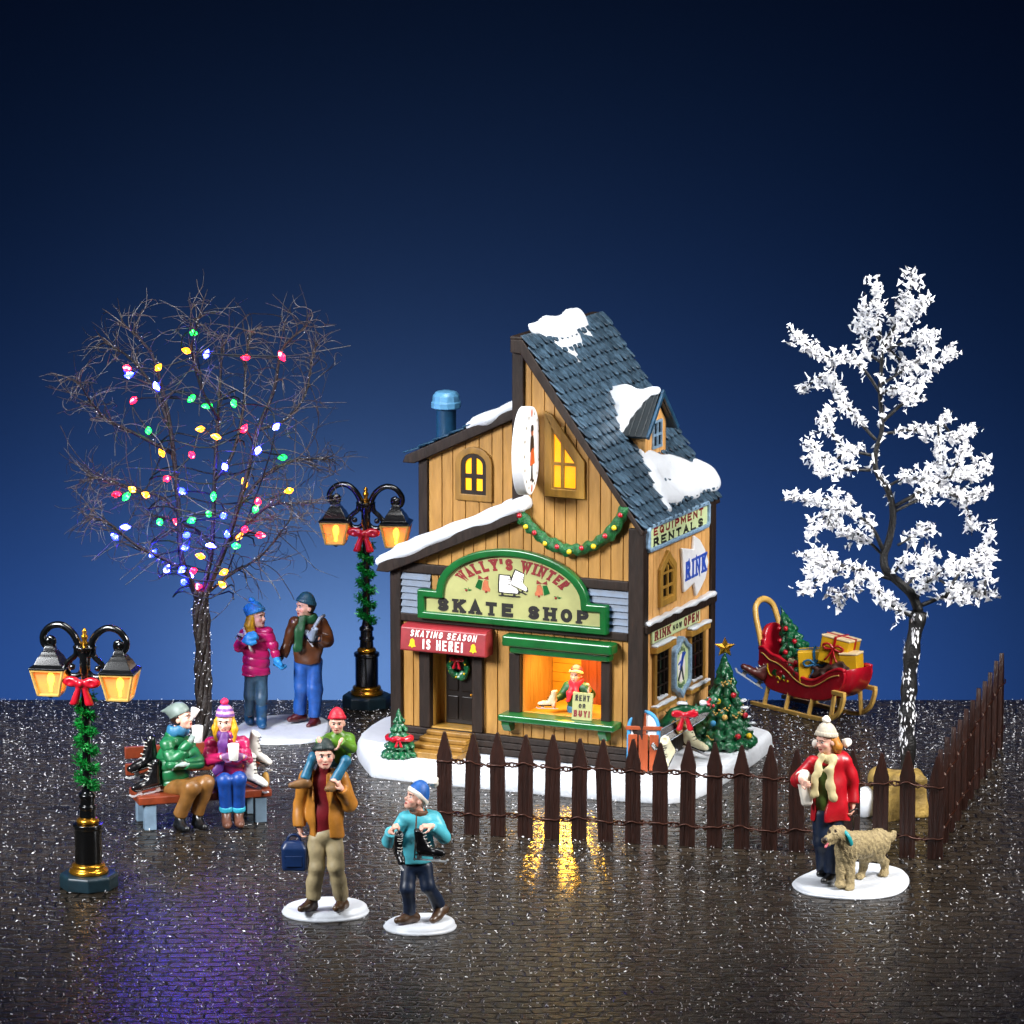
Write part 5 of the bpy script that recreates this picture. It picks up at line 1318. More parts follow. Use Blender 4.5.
LB = [([(919, 612), (912, 595), (900, 583), (886, 570), (884, 555), (889, 540), (893, 515), (888, 490), (876, 470), (876, 450), (882, 429), (880, 391), (882, 354), (879, 325)], .05, 0),
 ([(882, 354), (892, 335), (902, 318), (906, 300), (914, 276)], .014, .1), ([(879, 335), (877, 310), (876, 286)], .012, -.1), ([(880, 362), (866, 350), (860, 322)], .010, .1),
 ([(880, 393), (866, 372), (852, 360), (832, 358), (812, 348), (797, 336)], .014, -.2), ([(876, 440), (856, 418), (840, 398), (830, 375), (800, 390)], .014, .2),
 ([(882, 422), (902, 404), (918, 392), (930, 372), (952, 352)], .016, .1), ([(882, 352), (905, 342), (925, 336), (932, 350)], .012, -.2), ([(900, 360), (890, 350), (882, 345)], .01, 0),
 ([(880, 434), (910, 430), (938, 426), (946, 416)], .014, .2), ([(938, 426), (940, 450), (940, 474)], .010, .2), ([(944, 425), (958, 440), (970, 432)], .010, .3),
 ([(876, 456), (850, 452), (830, 460), (808, 440)], .014, -.1), ([(870, 470), (848, 470), (825, 472), (815, 462)], .014, -.2), ([(846, 452), (830, 430), (826, 412)], .01, 0),
 ([(892, 508), (920, 492), (945, 478), (962, 474), (984, 472)], .02, .25), ([(950, 478), (958, 462), (966, 448)], .01, .2), ([(885, 488), (905, 478), (925, 478), (930, 468)], .012, -.2),
 ([(884, 552), (872, 528), (850, 510), (830, 500), (790, 496)], .02, -.3), ([(850, 512), (835, 508), (812, 532)], .012, -.3), ([(884, 556), (862, 536), (845, 530), (828, 522)], .012, .1),
 ([(893, 512), (918, 500), (945, 490), (965, 505), (972, 528)], .014, .3), ([(898, 545), (915, 535), (930, 528)], .01, .2), ([(950, 495), (968, 498), (982, 492)], .01, .3),
 ([(895, 580), (868, 572), (840, 565), (818, 560), (808, 580)], .02, -.2), ([(845, 568), (825, 575), (800, 590)], .012, -.3), ([(868, 572), (850, 590), (838, 598)], .012, -.1), ([(840, 565), (822, 552), (806, 556)], .01, -.2),
 ([(918, 618), (898, 610), (880, 594), (872, 575)], .018, -.3), ([(919, 606), (945, 596), (965, 588), (985, 595)], .02, .2), ([(945, 598), (958, 575), (972, 562), (984, 545), (992, 535)], .016, .2), ([(985, 595), (986, 572), (990, 552)], .012, .2),
 ([(915, 602), (925, 585), (940, 572), (955, 562)], .014, -.3), ([(905, 588), (918, 572), (930, 556)], .012, .3), ([(893, 575), (905, 560), (925, 560)], .01, -.2), ([(940, 580), (955, 590), (965, 600)], .01, -.2)]
rs = random.Random(17); lv, lf = [], []
def flake(c, s):
    d = Vector((rs.gauss(0, 1), rs.gauss(0, 1), rs.gauss(0, 1))).normalized(); e = d.orthogonal(); e = (Matrix.Rotation(rs.uniform(0, 6.28), 3, d) @ e).normalized(); f = d.cross(e)
    n = len(lv); k = [rs.uniform(.55, 1.15) for _ in range(6)]; m = 6
    k = [rs.uniform(.9, 1.7) if i % 2 == 0 else rs.uniform(.35, .8) for i in range(6)]
    V = [c+(e*math.cos(i*PI/3)*1.2+f*math.sin(i*PI/3)*.85)*s*k[i]+d*s*rs.uniform(-.35, .35) for i in range(6)]
    t = d*s*.09
    lv.extend([v+t for v in V]+[v-t for v in V]); lf.append((n, n+1, n+2, n+3, n+4, n+5)); lf.append((n+11, n+10, n+9, n+8, n+7, n+6))
    for i in range(6): lf.append((n+i, n+6+i, n+6+(i+1) % 6, n+(i+1) % 6))
for bi, (pts, r0, dep) in enumerate(LB+LB_EXTRA):
    n = len(pts); P3 = spl([sp3(x, y, dep*(i/(n-1))*1.4) for i, (x, y) in enumerate(pts)], 5); m = len(P3)
    mb = MB(); mb.tube(P3, [r0*(1-.75*i/(m-1))+.005 for i in range(m)], 7); mb.build('limb' , ['bark_black'], ts, smooth=True)
    L = sum((P3[i+1]-P3[i]).length for i in range(m-1))
    if bi == 0:
        for k in range(70):
            j = rs.randint(m//2, m-2); flake(P3[j]+Vector((rs.gauss(0, .03), rs.gauss(0, .03), rs.gauss(0, .03))), rs.uniform(.018, .04))
        continue
    nf = int(205*L)
    # side sprigs carry the foliage
    spr = []
    for k in range(int(12*L)+2):
        j = int(m*rs.uniform(.25, 1.0)); j = min(j, m-2); d = ((P3[j+1]-P3[j]).normalized()+Vector((rs.gauss(0, .8), rs.gauss(0, .8), rs.gauss(0, .7)))).normalized(); ln_ = rs.uniform(.08, .22)
        spr.append((P3[j], P3[j]+d*ln_))
    for k in range(nf):
        if rs.random() < .42:
            j = min(int(m*(.22+.78*rs.random())), m-1); c = P3[j].copy(); sd = .036
        else:
            a, b_ = rs.choice(spr); c = a.lerp(b_, rs.random()**.8); sd = .026
        flake(c+Vector((rs.gauss(0, sd), rs.gauss(0, sd), rs.gauss(0, sd))), rs.uniform(.013, .040))
    mb = MB()
    for a, b_ in spr: mb.tube([a, (a+b_)/2+Vector((rs.gauss(0, .01), 0, rs.gauss(0, .01))), b_], .005, 4)
    mb.build('sprigs', ['bark_black'], ts)
mesh_obj('crown', lv, lf, ['snow_leaf'], ts, None, False)

d = bpy.data.lights.new('added_mat_spot', 'SPOT'); d.energy = 60; d.color = (.10, .08, 1); d.shadow_soft_size = .4; d.spot_size = R_(26); d.spot_blend = 1.0  # added unseen spot, stands in for the bulbs' blue glow on the mat
o = bpy.data.objects.new('added_mat_spot', d); COL.objects.link(o); o.location = T0+Vector((-.2, -.5, 3.1)); o.rotation_euler = (ground(165, 965)-o.location).to_track_quat('-Z', 'Y').to_euler()
d = bpy.data.lights.new('added_mat_spot', 'SPOT'); d.energy = 25; d.color = (.45, .10, 1); d.shadow_soft_size = .4; d.spot_size = R_(24); d.spot_blend = 1.0  # second added spot, violet stand-in glow further right on the mat
o = bpy.data.objects.new('added_mat_spot', d); COL.objects.link(o); o.location = T0+Vector((.3, -.5, 3.3)); o.rotation_euler = (ground(265, 960)-o.location).to_track_quat('-Z', 'Y').to_euler()
# ------------------------------------------------------------------ figures
P('jean_blue', '#1d4f9a', rough=.45, var=.25, scale=14); P('jean_dark', '#15233a', rough=.42, var=.3, scale=14); P('jean_teal', '#3c5a70', rough=.45, var=.25, scale=14)
P('jean_cobalt', '#123f8c', rough=.4, var=.25, scale=12); P('jean_turq', '#2a6e8f', rough=.42, var=.2, scale=14); P('khaki', '#a3936f', rough=.5, var=.15, scale=10); P('brown_trousers', '#7a5326', rough=.42, var=.2, scale=9)
P('tan_jacket', '#b5762a', rough=.42, var=.15, scale=8); P('leather', '#55301a', rough=.35, var=.3, scale=9, coat=.2); P('magenta', '#b81760', rough=.36, var=.15, coat=.2); P('magenta_dark', '#a81350', rough=.36, var=.15, coat=.2)
P('green_jacket', '#14663a', rough=.4, var=.2, coat=.1); P('lime_jacket', '#5f8f27', rough=.4, var=.2); P('aqua', '#52b8c8', rough=.42, var=.12, scale=6); P('red_coat', '#b10f1e', rough=.4, var=.15, coat=.12)
P('red_knit', '#7e1420', rough=.55, var=.15); P('red_hat', '#cf2138', rough=.5, var=.15); P('sky_hat', '#2f8fd0', rough=.45, var=.15); P('teal_hat', '#1f4e63', rough=.45, var=.2); P('dark_hat', '#20302f', rough=.5, var=.2)
P('grey_hat', '#6e7c76', rough=.5, var=.15); P('beige_hat', '#c2b7a4', rough=.6, var=.12, scale=25); P('royal_hat', '#1d5fb0', rough=.5, var=.2, scale=30); P('fluff', '#ece5d8', rough=.7, var=.06); P('pink_pom', '#d81d52', rough=.6)
P('stripe_purple', '#7a4a9a', rough=.5); P('stripe_pink', '#d9a0b8', rough=.5); P('scarf_green', '#0f4a26', rough=.5, var=.25); P('scarf_beige', '#c4b687', rough=.55, var=.1); P('scarf_blue', '#2c6d94', rough=.5, var=.2); P('scarf_purple', '#5a2a72', rough=.5, var=.2)
P('glove_purple', '#8a5a8c', rough=.5, var=.15); P('glove_grey', '#8b9a94', rough=.5, var=.15); P('glove_navy', '#12223a', rough=.45); P('mitten_blue', '#2b8fd6', rough=.45, var=.1)
P('shoe_brown', '#4a3320', rough=.38, var=.3, coat=.2); P('shoe_maroon', '#4d1518', rough=.34, var=.2, coat=.3); P('shoe_black', '#0d0e10', rough=.28, var=.2, coat=.4); P('boot_blue', '#1f4f78', rough=.4, var=.2); P('boot_brown', '#5d3a2c', rough=.4, var=.25)
P('shoe_tan', '#7d5a35', rough=.42, var=.2); P('olive', '#4d6325', rough=.5, var=.15); P('navy_bag', '#0f2a55', rough=.4, var=.15, coat=.2); P('cuff_turq', '#2f9fb8', rough=.5); P('cup_white', '#e9e8e4', rough=.3, var=.02); P('brown_collar', '#6b4020', rough=.6, var=.2)
P('dog_fur', '#a5936b', rough=.65, var=.25, scale=26, bump=.9, bscale=60); P('dog_nose', '#2a211b', rough=.3); P('tongue', '#d8737f', rough=.35); P('collar_turq', '#1d9aa0', rough=.4)

def hframe(yaw, pitch, roll=0.0):
    y, p = R_(yaw), R_(pitch)
    r = Vector((math.cos(y), math.sin(y), 0)); f = Vector((math.sin(y)*math.cos(p), -math.cos(y)*math.cos(p), math.sin(p))); u = f.cross(r)*1.0
    u = r.cross(f)*-1
    if roll:
        Mr = Matrix.Rotation(R_(roll), 3, f); r = Mr @ r; u = Mr @ u
    return np.array([tuple(r), tuple(f), tuple(u)]).T     # columns right, forward, up
def tubecut(a, rr, k=1.0, kk=.025):
    a = [A3(p) for p in a]; fs = [cap(p, q, rr[i], rr[i+1]) for i, (p, q) in enumerate(zip(a, a[1:]))]
    d = a[-1]-a[-2]; d = d/np.linalg.norm(d); e = a[-1]
    def f(p):
        v = fs[0](p)
        for g in fs[1:]:
            w = g(p); h = np.clip(.5+.5*(v-w)/kk, 0, 1); v = v*(1-h)+w*h-kk*h*(1-h)
        c = (p-e) @ d; near = np.linalg.norm(p-e, axis=1) < rr[-1]*2.2+.05
        return np.where(near, np.maximum(v, c), v)
    return _bb(f, np.min([g.bb[0] for g in fs], 0), np.max([g.bb[1] for g in fs], 0))
class Fig:
    def __init__(s, name, label, anchor, z0=0.0, group=None, Yoff=0.0, cat='person'):
        g = ground(anchor[0], anchor[1], z0); s.Y = g.y; s.o = thing(name, label, cat, g, 0, group); s.g = g; s.sk = S(); s.hd = None
    def j(s, px, py, dy=0.0): return A3(at(px, py, s.Y+dy)-s.g)
    # ---- head
    def head(s, c, yaw=0, pitch=0, roll=0, sc=1.0, smile=True, ears=True):
        R = hframe(yaw, pitch, roll); s.hd = (c, R, sc); a = s.sk.add; L = lambda f, k=.02: a(local(f, c, R, sc), k*sc)
        L(ell((0, -.012, .025), (.086, .100, .098)), .02); L(ell((0, .022, -.045), (.068, .070, .075)), .03); L(ell((0, .062, -.092), (.030, .026, .022)), .03)
        for e in (-1, 1):
            L(ell((e*.045, .055, -.030), (.026, .026, .026)), .02)
            if ears: L(ell((e*.088, -.012, -.012), (.012, .022, .032)), .012)
        L(cap((0, .086, .010), (0, .106, -.026), .010, .0155), .012); 
        for e in (-1, 1): L(ell((e*.013, .094, -.030), (.010, .010, .008)), .008)
        L(ell((0, .076, .034), (.062, .02, .014)), .02)
        for e in (-1, 1): s.sk.sub(localh(ell((e*.035, .096, .010), (.020, .014, .012)), c, R, sc), .014*sc)
        for e in (-1, 1): L(ell((e*.034, .074, .008), (.017, .014, .011)), .004)
        L(ell((0, .084, -.061), (.026, .014, .007)), .008); L(ell((0, .082, -.073), (.020, .013, .007)), .008)
        s.sk.sub(localh(ell((0, .099, -.0665), (.022, .008, .0028)), c, R, sc), .004*sc)
        return R
    def neck(s, b): s.sk.add(cap(tuple(s.hd[0]-s.hd[1][:, 2]*.05*s.hd[2]-s.hd[1][:, 1]*.015*s.hd[2]), b, .052*s.hd[2], .058*s.hd[2]), .03)
    def body(s, chest, pelvis, legs=(), arms=(), k=1.0):
        s.sk.add(scap(chest, pelvis, .11*k, .10*k, .7), .04)
        for a in arms:
            for p, q in zip(a, a[1:]): s.sk.add(cap(p, q, .036*k, .03*k), .03)
        for a in legs:
            for p, q in zip(a, a[1:]): s.sk.add(cap(p, q, .05*k, .038*k), .03)
    def hand(s, w, d, n, t, sc=1.0, curl=.5, S_=None, spread=1.0, fat=1.0):
        """w wrist, d finger direction, n palm normal (fingers curl towards it), t +1/-1 thumb side"""
        S_ = S_ or s.sk; w, d, n = A3(w), A3(d), A3(n); d = d/np.linalg.norm(d); n = n-d*(n @ d); n = n/np.linalg.norm(n); sd = np.cross(d, n)*t
        q = sc
        S_.add(rbox(w+d*.045*q, (.034*q, .046*q, .014*q), .012*q, np.array([sd, d, n]).T), .015*q)
        S_.add(cap(w-d*.03*q, w+d*.02*q, .026*q, .027*q), .015*q)
        for i, (o, L) in enumerate(((.026, .066), (.009, .075), (-.009, .070), (-.026, .055))):
            b = w+d*.086*q+sd*o*q; a1 = curl*.8; a2 = curl*1.9; sp = sd*(o*1.6*spread)
            m = b+(d*math.cos(a1)+n*math.sin(a1)+sp)*L*.52*q; e = m+(d*math.cos(a2)+n*math.sin(a2)+sp*.3)*L*.5*q
            S_.add(cap(b-d*.012*q, m, .0105*q*fat, .0098*q*fat), .005*q); S_.add(cap(m, e, .0098*q*fat, .0082*q*fat), .004*q)
        b = w+d*.022*q+sd*.030*q; m = b+(d*.6+sd*.75+n*.35*curl)*.04*q; e = m+(d*.9+sd*.15+n*.6*curl)*.034*q
        S_.add(cap(b, m, .0135*q*fat, .0115*q*fat), .008*q); S_.add(cap(m, e, .0115*q*fat, .0095*q*fat), .005*q)
        return w+d*.07*q+n*.03*q
    def skin(s, hair='brown_hair', vx=.0075, lips=True):
        mats = ['skin', 'eye_white', 'pupil', hair, 'lip', 'blush']; hd = s.hd
        def paint(p):
            mi = np.zeros(len(p), dtype=int)
            if hd is None: return mi
            c, R, sc = hd; q = (p-c) @ R/sc; a, f, u = np.abs(q[:, 0]), q[:, 1], q[:, 2]; fr = (f > .045) & (a < .09) & (np.abs(u) < .12)
            mi[fr & (((a-.048)/.022)**2+((u+.032)/.02)**2 < 1)] = 5
            mi[fr & (f > .06) & (((a-.034)/.0185)**2+((u-.008)/.0105)**2 < 1)] = 1
            mi[fr & (f > .06) & (((a-.033)/.0095)**2+((u-.008)/.0105)**2 < 1)] = 2
            mi[fr & (a > .014) & (a < .054) & (np.abs(u-.031-.12*(a-.03)*0) < .0058)] = 3
            mi[fr & (f > .07) & (a < .027) & (np.abs(u+.067) < .0095)] = 4
            return mi
        return s.sk.build('body', mats, s.o, vx, paint)
    # ---- clothes
    def beanie(s, mat, cuff=None, pom=None, rib=0, back=0.0, slouch=0.0, pomr=.035, low=.03, stripes=None, height=.14, tilt=.30):
        c, R, sc = s.hd; b = S(); low_ = low
        b.add(local(ell((0, -.012-slouch*.3, .03), (.104, .117, height)), c, R, sc), .02)
        if slouch: b.add(local(ell((0, -.07-slouch, .09), (.075, .075+slouch*.5, .06)), c, R, sc), .05)
        b.cut(localh(lambda p: low_+tilt*p[:, 1]-p[:, 2], c, R, sc), .008)
        if rib: b.disp = lambda p: .0022*sc*np.cos(np.arctan2((p-c) @ R[:, 0], (p-c) @ R[:, 1])*rib)
        h = None
        if stripes:
            h = b.build('hat', stripes, s.o, .009, lambda p: ((((p-c) @ R[:, 2]/sc-.3*((p-c) @ R[:, 1])/sc) * 34).astype(int) % 2))
        else: h = b.build('hat', [mat], s.o, .009)
        if cuff:
            k = S(); k.add(local(ell((0, -.012, .03), (.113, .126, height)), c, R, sc), .02); k.cut(localh(lambda p: low_-.004+tilt*p[:, 1]-p[:, 2], c, R, sc), .012); k.cut(localh(lambda p: p[:, 2]-low_-.048-tilt*p[:, 1], c, R, sc), .012)
            if rib: k.disp = lambda p: .0025*sc*np.cos(np.arctan2((p-c) @ R[:, 0], (p-c) @ R[:, 1])*rib)
            else: k.disp = lumps(.003, 60, 3)
            k.build('brim', [cuff], h, .009)
        if pom:
            k = S(); k.add(local(ell((0, -.03-back, .03+height+.018), (pomr, pomr, pomr)), c, R, sc)); k.disp = lumps(.007*sc, 90, 4); k.build('pompom', [pom], h, .008)
        return h
    def hair(s, mat, long=(), cover=.0, back=True):
        """long: list of strands, each a list of local head points with radius"""
        c, R, sc = s.hd; b = S()
        b.add(local(ell((0, -.03, .015), (.097, .098, .108)), c, R, sc)); b.cut(localh(lambda p: p[:, 1]-.012-(p[:, 2] > .06)*.2, c, R, sc), .02)
        b.cut(localh(lambda p: -.075-p[:, 2], c, R, sc), .02)
        for st in long:
            for (p, r), (q, r2) in zip(st, st[1:]): b.add(local(cap(p, q, r, r2), c, R, sc), .02*sc)
        b.disp = lambda p: .003*sc*np.sin(((p-c) @ R[:, 0])*170/sc+3*np.sin(((p-c) @ R[:, 2])*30))
        return b.build('hair', [mat], s.o, .009)
    def garment(s, name, mat, torso, arms=(), k=1.0, flat=.72, puff=0.0, pf=55, hem=None, hemn=(0, 0, 1), cuts=(), subs=(), collar=None, vx=.011, ar=(.072, .062, .052), extra=(), fold=.004, sh=.088):
        """torso list of (point, radius); arms [shoulder, elbow, wrist]"""
        b = S()
        for (p, r), (q, r2) in zip(torso, torso[1:]): b.add(scap(p, q, r*k, r2*k, flat), .05)
        for a in arms:
            b.add(cap(tuple(A3(torso[0][0])*.45+A3(a[0])*.55), a[0], .075*k, sh*.82*k), .04)
        for f, kk in extra: b.add(f, kk)
        if collar is not None: b.add(cap(collar[0], collar[1], .075*k, .068*k), .03)
        for f in subs: b.sub(f, .012)
        if hem is not None: b.cut(halfspace((0, 0, hem), (-hemn[0], -hemn[1], -hemn[2])), .012)
        for f in cuts: b.cut(f, .012)
        for a in arms: b.add(tubecut(a, [x*k for x in ar], k), .018)
        l1 = lumps(fold, 26, sum(map(ord, name+mat)) % 97)
        if puff:
            def quilt(p):
                t = (p[:, 2]+.02*np.sin(p[:, 0]*11))*pf/6.28; fr = np.abs(t-np.round(t))*6.28/pf
                return puff*1.5*np.exp(-(fr/.011)**2)-puff*.45*np.cos(2*PI*t+PI)*.6+l1(p)*.6
            b.disp = quilt
        else: b.disp = l1
        return b.build(name, [mat], s.o, vx)
    def trousers(s, mat, pelvis, legs, k=1.0, r=(.10, .082, .066), name='trousers', flat=.8, fold=.005, hipr=.125, cuff=None):
        b = S(); b.add(ell(pelvis, (hipr*k*1.15, hipr*k*.85, hipr*k)), .03)
        for a in legs:
            b.add(tubecut(a, [x*k for x in r], k, .03), .02)
        b.disp = lumps(fold, 28, sum(map(ord, mat)) % 91)
        o = b.build(name, [mat], s.o, .011)
        if cuff:
            for a in legs:
                d = A3(a[-1])-A3(a[-2]); d = d/np.linalg.norm(d); c_ = S(); c_.add(cap(tuple(A3(a[-1])-d*.035), tuple(A3(a[-1])-d*.008), r[2]*k*1.12)); 
                c_.cut(halfspace(tuple(A3(a[-1])-d*.05), tuple(-d))); c_.cut(halfspace(tuple(A3(a[-1])+d*.01), tuple(d))); c_.build('trouser_cuff', [cuff], o, .01)
        return o
    def shoe(s, mat, ankle, heel, toe, k=1.0, shaft=None, sole=None):
        b = S(); an, h, t = A3(ankle), A3(heel), A3(toe)
        b.add(cap(h+A3((0, 0, .012)), h*.4+t*.6, .045*k, .045*k), .03); b.add(cap(h*.45+t*.55, t, .046*k, .036*k), .03); b.add(cap(an, h+A3((0, 0, .02)), .052*k, .047*k), .035); b.add(cap(an, h*.35+t*.65+A3((0, 0, .01)), .045*k, .035*k), .03)
        if shaft is not None: b.add(cap(an, shaft, .056*k, .068*k), .03)
        d = t-h; n = A3((0, 0, 1)); d = d/np.linalg.norm(d); n = n-d*(n @ d); n = n/np.linalg.norm(n)
        b.cut(halfspace(h-n*.033*k, -n), .008)
        o = b.build('boot' if shaft is not None else 'shoe', [mat], s.o, .009)
        return o
    def scarf(s, mat, c, r, tails=(), flat=1.0, tilt=0.0, th=.034, ell_=.85, name='scarf'):
        b = S(); c = A3(c); Rt = ROTX(tilt)
        b.add(local(_bb(lambda p: np.hypot(np.hypot(p[:, 0], p[:, 1]/ell_)-r, p[:, 2]*.62)-th, (-r-th, -r-th, -th*1.7), (r+th, r+th, th*1.7)), c, Rt))
        for tl in tails:
            for (p, w_), (q, w2) in zip(tl, tl[1:]): b.add(scap(p, q, w_, w2, .45), .015)
        b.disp = lumps(.004, 60, 3); return b.build(name, [mat], s.o, .009)
def base_disc(label, cx, cy, rx, ry, h=.07, rim=None, z=0.0):
    g = ground(cx, cy); o = thing('snow_mound', label, 'snow mound', g)
    pts = rim or [Vector((rx*math.cos(k*2*PI/14), ry*math.sin(k*2*PI/14))) for k in range(14)]
    V, F = rounded_slab(pts, h, min(h*.8, .06), 5, 4); mesh_obj('slab', V, F, ['snow'], o); return o
def prop(name, label, cat, loc, build, group=None, rotz=0):
    o = thing(name, label, cat, loc, rotz, group); build(o); return o

# ================================================================== man with a child on his shoulders
base_disc('oval white snow mound under the man in the tan jacket', 325.5, 913, .425, .36, .085)
f = Fig('person', 'man in open tan jacket, maroon sweater and khaki trousers carrying a child on his shoulders', (325, 911), .085); J = f.j
hc = J(324.3, 755.5, -.07); f.head(hc, 10, 0, 0, 1.05)
f.neck(J(323, 771, .02))
shL, shR = J(306, 777, .0), J(341, 777, .0); elL, wrL = J(299.5, 803, .04), J(299.5, 826, -.02); elR, wrR = J(350, 804, -.02), J(341, 789, -.17)
pel = J(325, 838, 0); kL, aL = J(316, 868, -.05), J(313.5, 898, -.02); kR, aR = J(336, 868, -.07), J(342, 899, .06)
f.body(J(323, 785), pel, [(pel+A3((-.07, 0, 0)), kL, aL), (pel+A3((.08, 0, 0)), kR, aR)], [(shL, elL, wrL), (shR, elR, wrR)])
f.hand(wrL, (.08, -.1, -1), (1, .1, 0), -1, 1.0, .9); f.hand(wrR, (-.35, -.25, 1), (-.8, .2, 0), 1, 1.0, .7)
f.skin('brown_hair')
f.hair('brown_hair'); f.beanie('dark_hat', 'dark_hat', None, rib=26, low=.052)
f.garment('sweater', 'red_knit', [(J(323, 782, .0), .135), (J(324, 812, .0), .145), (J(324, 828, .0), .13)], k=.93, hem=J(0, 831)[2], collar=(J(323, 771, .0), J(323.5, 767.5, -.02)), fold=.002)
fc = J(320.5, 800, -.2)
f.garment('jacket', 'tan_jacket', [(J(323, 780, .0), .15), (J(324, 812, .0), .165), (J(327, 838, .0), .18)], [(shL, elL, wrL), (shR, elR, wrR)], k=1.0, hem=J(0, 836)[2], subs=[rbox((fc[0], fc[1]+.03, fc[2]-.02), (.062, .13, .40), .01, ROTY(-.05)), ell(J(323, 768, 0), (.085, .11, .07))], fold=.007, extra=[(cap(J(313, 774, -.09), J(313.5, 800, -.125), .022, .014), .02), (cap(J(333, 775, -.09), J(331, 805, -.125), .022, .014), .02)], ar=(.078, .07, .06))
f.trousers('khaki', pel+A3((0, 0, .02)), [(pel+A3((-.075, 0, -.02)), kL, aL), (pel+A3((.085, 0, -.02)), kR, aR)], r=(.10, .08, .074), fold=.006)
f.shoe('shoe_brown', J(312.5, 900), J(313, 907, .03), J(301, 909, -.13)); f.shoe('shoe_brown', J(342, 901, .06), J(344, 906, .09), J(336, 908.5, -.10))
def lunch(o):
    b = S(); b.add(rbox((0, 0, -.13), (.125, .07, .13), .035)); b.add(cap((-.06, 0, .0), (.06, 0, .0), .05), .04); b.disp = lumps(.004, 20, 1); b.build('bag', ['navy_bag'], o, .011)
    mb = MB(); mb.tube(spl([(-.07, 0, .02), (-.05, 0, .09), (0, 0, .11), (.05, 0, .09), (.07, 0, .02)]), .014, 8); mb.build('handle', ['navy_bag'], o, smooth=True)
    mb = MB(); mb.bx(-.08, .08, -.078, -.068, -.20, -.09); mb.build('pocket', ['navy_bag'], o, .01)
prop('lunch_bag', 'navy blue lunch bag in the hand of the man in the tan jacket', 'bag', f.g+Vector(J(294, 845.5, -.03)), lunch)
# child
c = Fig('person', 'child in red knit hat and lime jacket riding on a man in tan', (325, 911), .085); J = c.j
c.head(J(337, 723, .07), -2, -4, 0, .82); c.neck(J(338.5, 734.5, .1)); sL, sR = J(329, 739.5, .1), J(349, 739, .1); eL, wL = J(322, 743, -.02), J(319.5, 740.5, -.10); eR, wR = J(352, 748, -.01), J(341, 741.5, -.10)
pl_ = J(339, 760, .12); kL, aL = J(313.5, 757.5, -.06), J(304.5, 779, -.12); kR, aR = J(346, 760.5, -.08), J(334, 782, -.16)
c.body(J(339, 742, .1), pl_, [(pl_+A3((-.06, -.03, 0)), kL, aL), (pl_+A3((.05, -.03, 0)), kR, aR)], [(sL, eL, wL), (sR, eR, wR)], .75)
c.hand(wL, (.25, -.1, -.6), (.9, .3, 0), -1, .75, .5); c.hand(wR, (-.25, -.1, -.6), (-.9, .3, 0), 1, .75, .5)
c.skin('brown_hair'); c.beanie('red_hat', 'red_hat', None, rib=22, low=.05, height=.165)
c.garment('jacket', 'lime_jacket', [(J(338.5, 741, .1), .12), (J(339, 752, .1), .13), (J(339, 762, .12), .14)], [(sL, eL, wL), (sR, eR, wR)], k=.84, hem=J(0, 764)[2], collar=(J(338.5, 737, .09), J(338, 734, .085)), ar=(.07, .062, .05))
c.trousers('jean_turq', pl_, [(pl_+A3((-.07, -.05, 0)), kL, aL), (pl_+A3((.05, -.05, 0)), kR, aR)], k=.68, r=(.088, .076, .066))
c.shoe('shoe_tan', J(305, 782, -.12), J(307, 785, -.10), J(291.5, 785.5, -.18), .9); c.shoe('shoe_tan', J(332, 785, -.17), J(334.5, 788, -.16), J(327.5, 789, -.30), .9)

# ================================================================== boy with skates
base_disc('round white snow mound under the boy in the aqua jacket', 420, 928, .35, .30, .085)
b_ = Fig('person', 'boy in aqua jacket and blue hat with white brim looking up to the left', (420, 922.5), .085); J = b_.j
b_.head(J(415.5, 799, -.02), -62, 22, 0, .98); b_.neck(J(418.5, 813, .0))
sL, sR = J(405.5, 819, -.02), J(434, 819, .03); eL, wL = J(389, 841, -.02), J(391, 832, -.16); eR, wR = J(443.5, 836, -.03), J(431.5, 826.5, -.17)
pel = J(417, 866, 0); kL, aL = J(407.5, 889, -.08), J(409.5, 913, .0); kR, aR = J(428, 886, -.05), J(439, 905, .10)
b_.body(J(419, 828), pel, [(pel+A3((-.07, 0, 0)), kL, aL), (pel+A3((.06, 0, 0)), kR, aR)], [(sL, eL, wL), (sR, eR, wR)], .9)
hpL = b_.hand(wL, (.25, -.35, .55), (.5, .2, -.4), -1, 1.0, 1.2); hpR = b_.hand(wR, (-.75, -.25, .1), (0, .3, -.8), 1, 1.0, 1.2)
b_.skin('brown_hair'); b_.beanie('royal_hat', 'fluff', 'fluff', back=.10, rib=0, low=.02, tilt=.42, pomr=.052, height=.17)
b_.garment('jacket', 'aqua', [(J(419, 822), .14), (J(417, 845), .16), (J(416, 862), .175)], [(sL, eL, wL), (sR, eR, wR)], k=.98, hem=J(0, 861.5)[2], collar=(J(418.5, 815, .0), J(418, 811, -.0)), fold=.006, subs=[ell(J(416.5, 809, -.03), (.06, .08, .05)), rbox(J(406.5, 840, -.17), (.006, .03, .25), .004)], extra=[(ell(J(428, 814, .05), (.11, .08, .05)), .03)], ar=(.076, .068, .06))
b_.trousers('jean_dark', pel, [(pel+A3((-.075, 0, -.01)), kL, aL), (pel+A3((.07, 0, -.01)), kR, aR)], r=(.09, .074, .068), k=.92, fold=.005)
b_.shoe('shoe_brown', J(410.5, 914, .0), J(415, 919, .02), J(397.5, 920.5, -.08), 1.0); b_.shoe('shoe_brown', J(440, 907, .10), J(443.5, 911, .11), J(433, 920, -.04), 1.0)
k = S(); k.add(cap(J(416.5, 816, -.15), J(414.5, 860, -.185), .008)); k.build('zip', ['brown_collar'], b_.o, .007)
sc1 = b_.scarf('brown_collar', J(418, 813, -.0), .075, th=.022, name='neckwarmer')
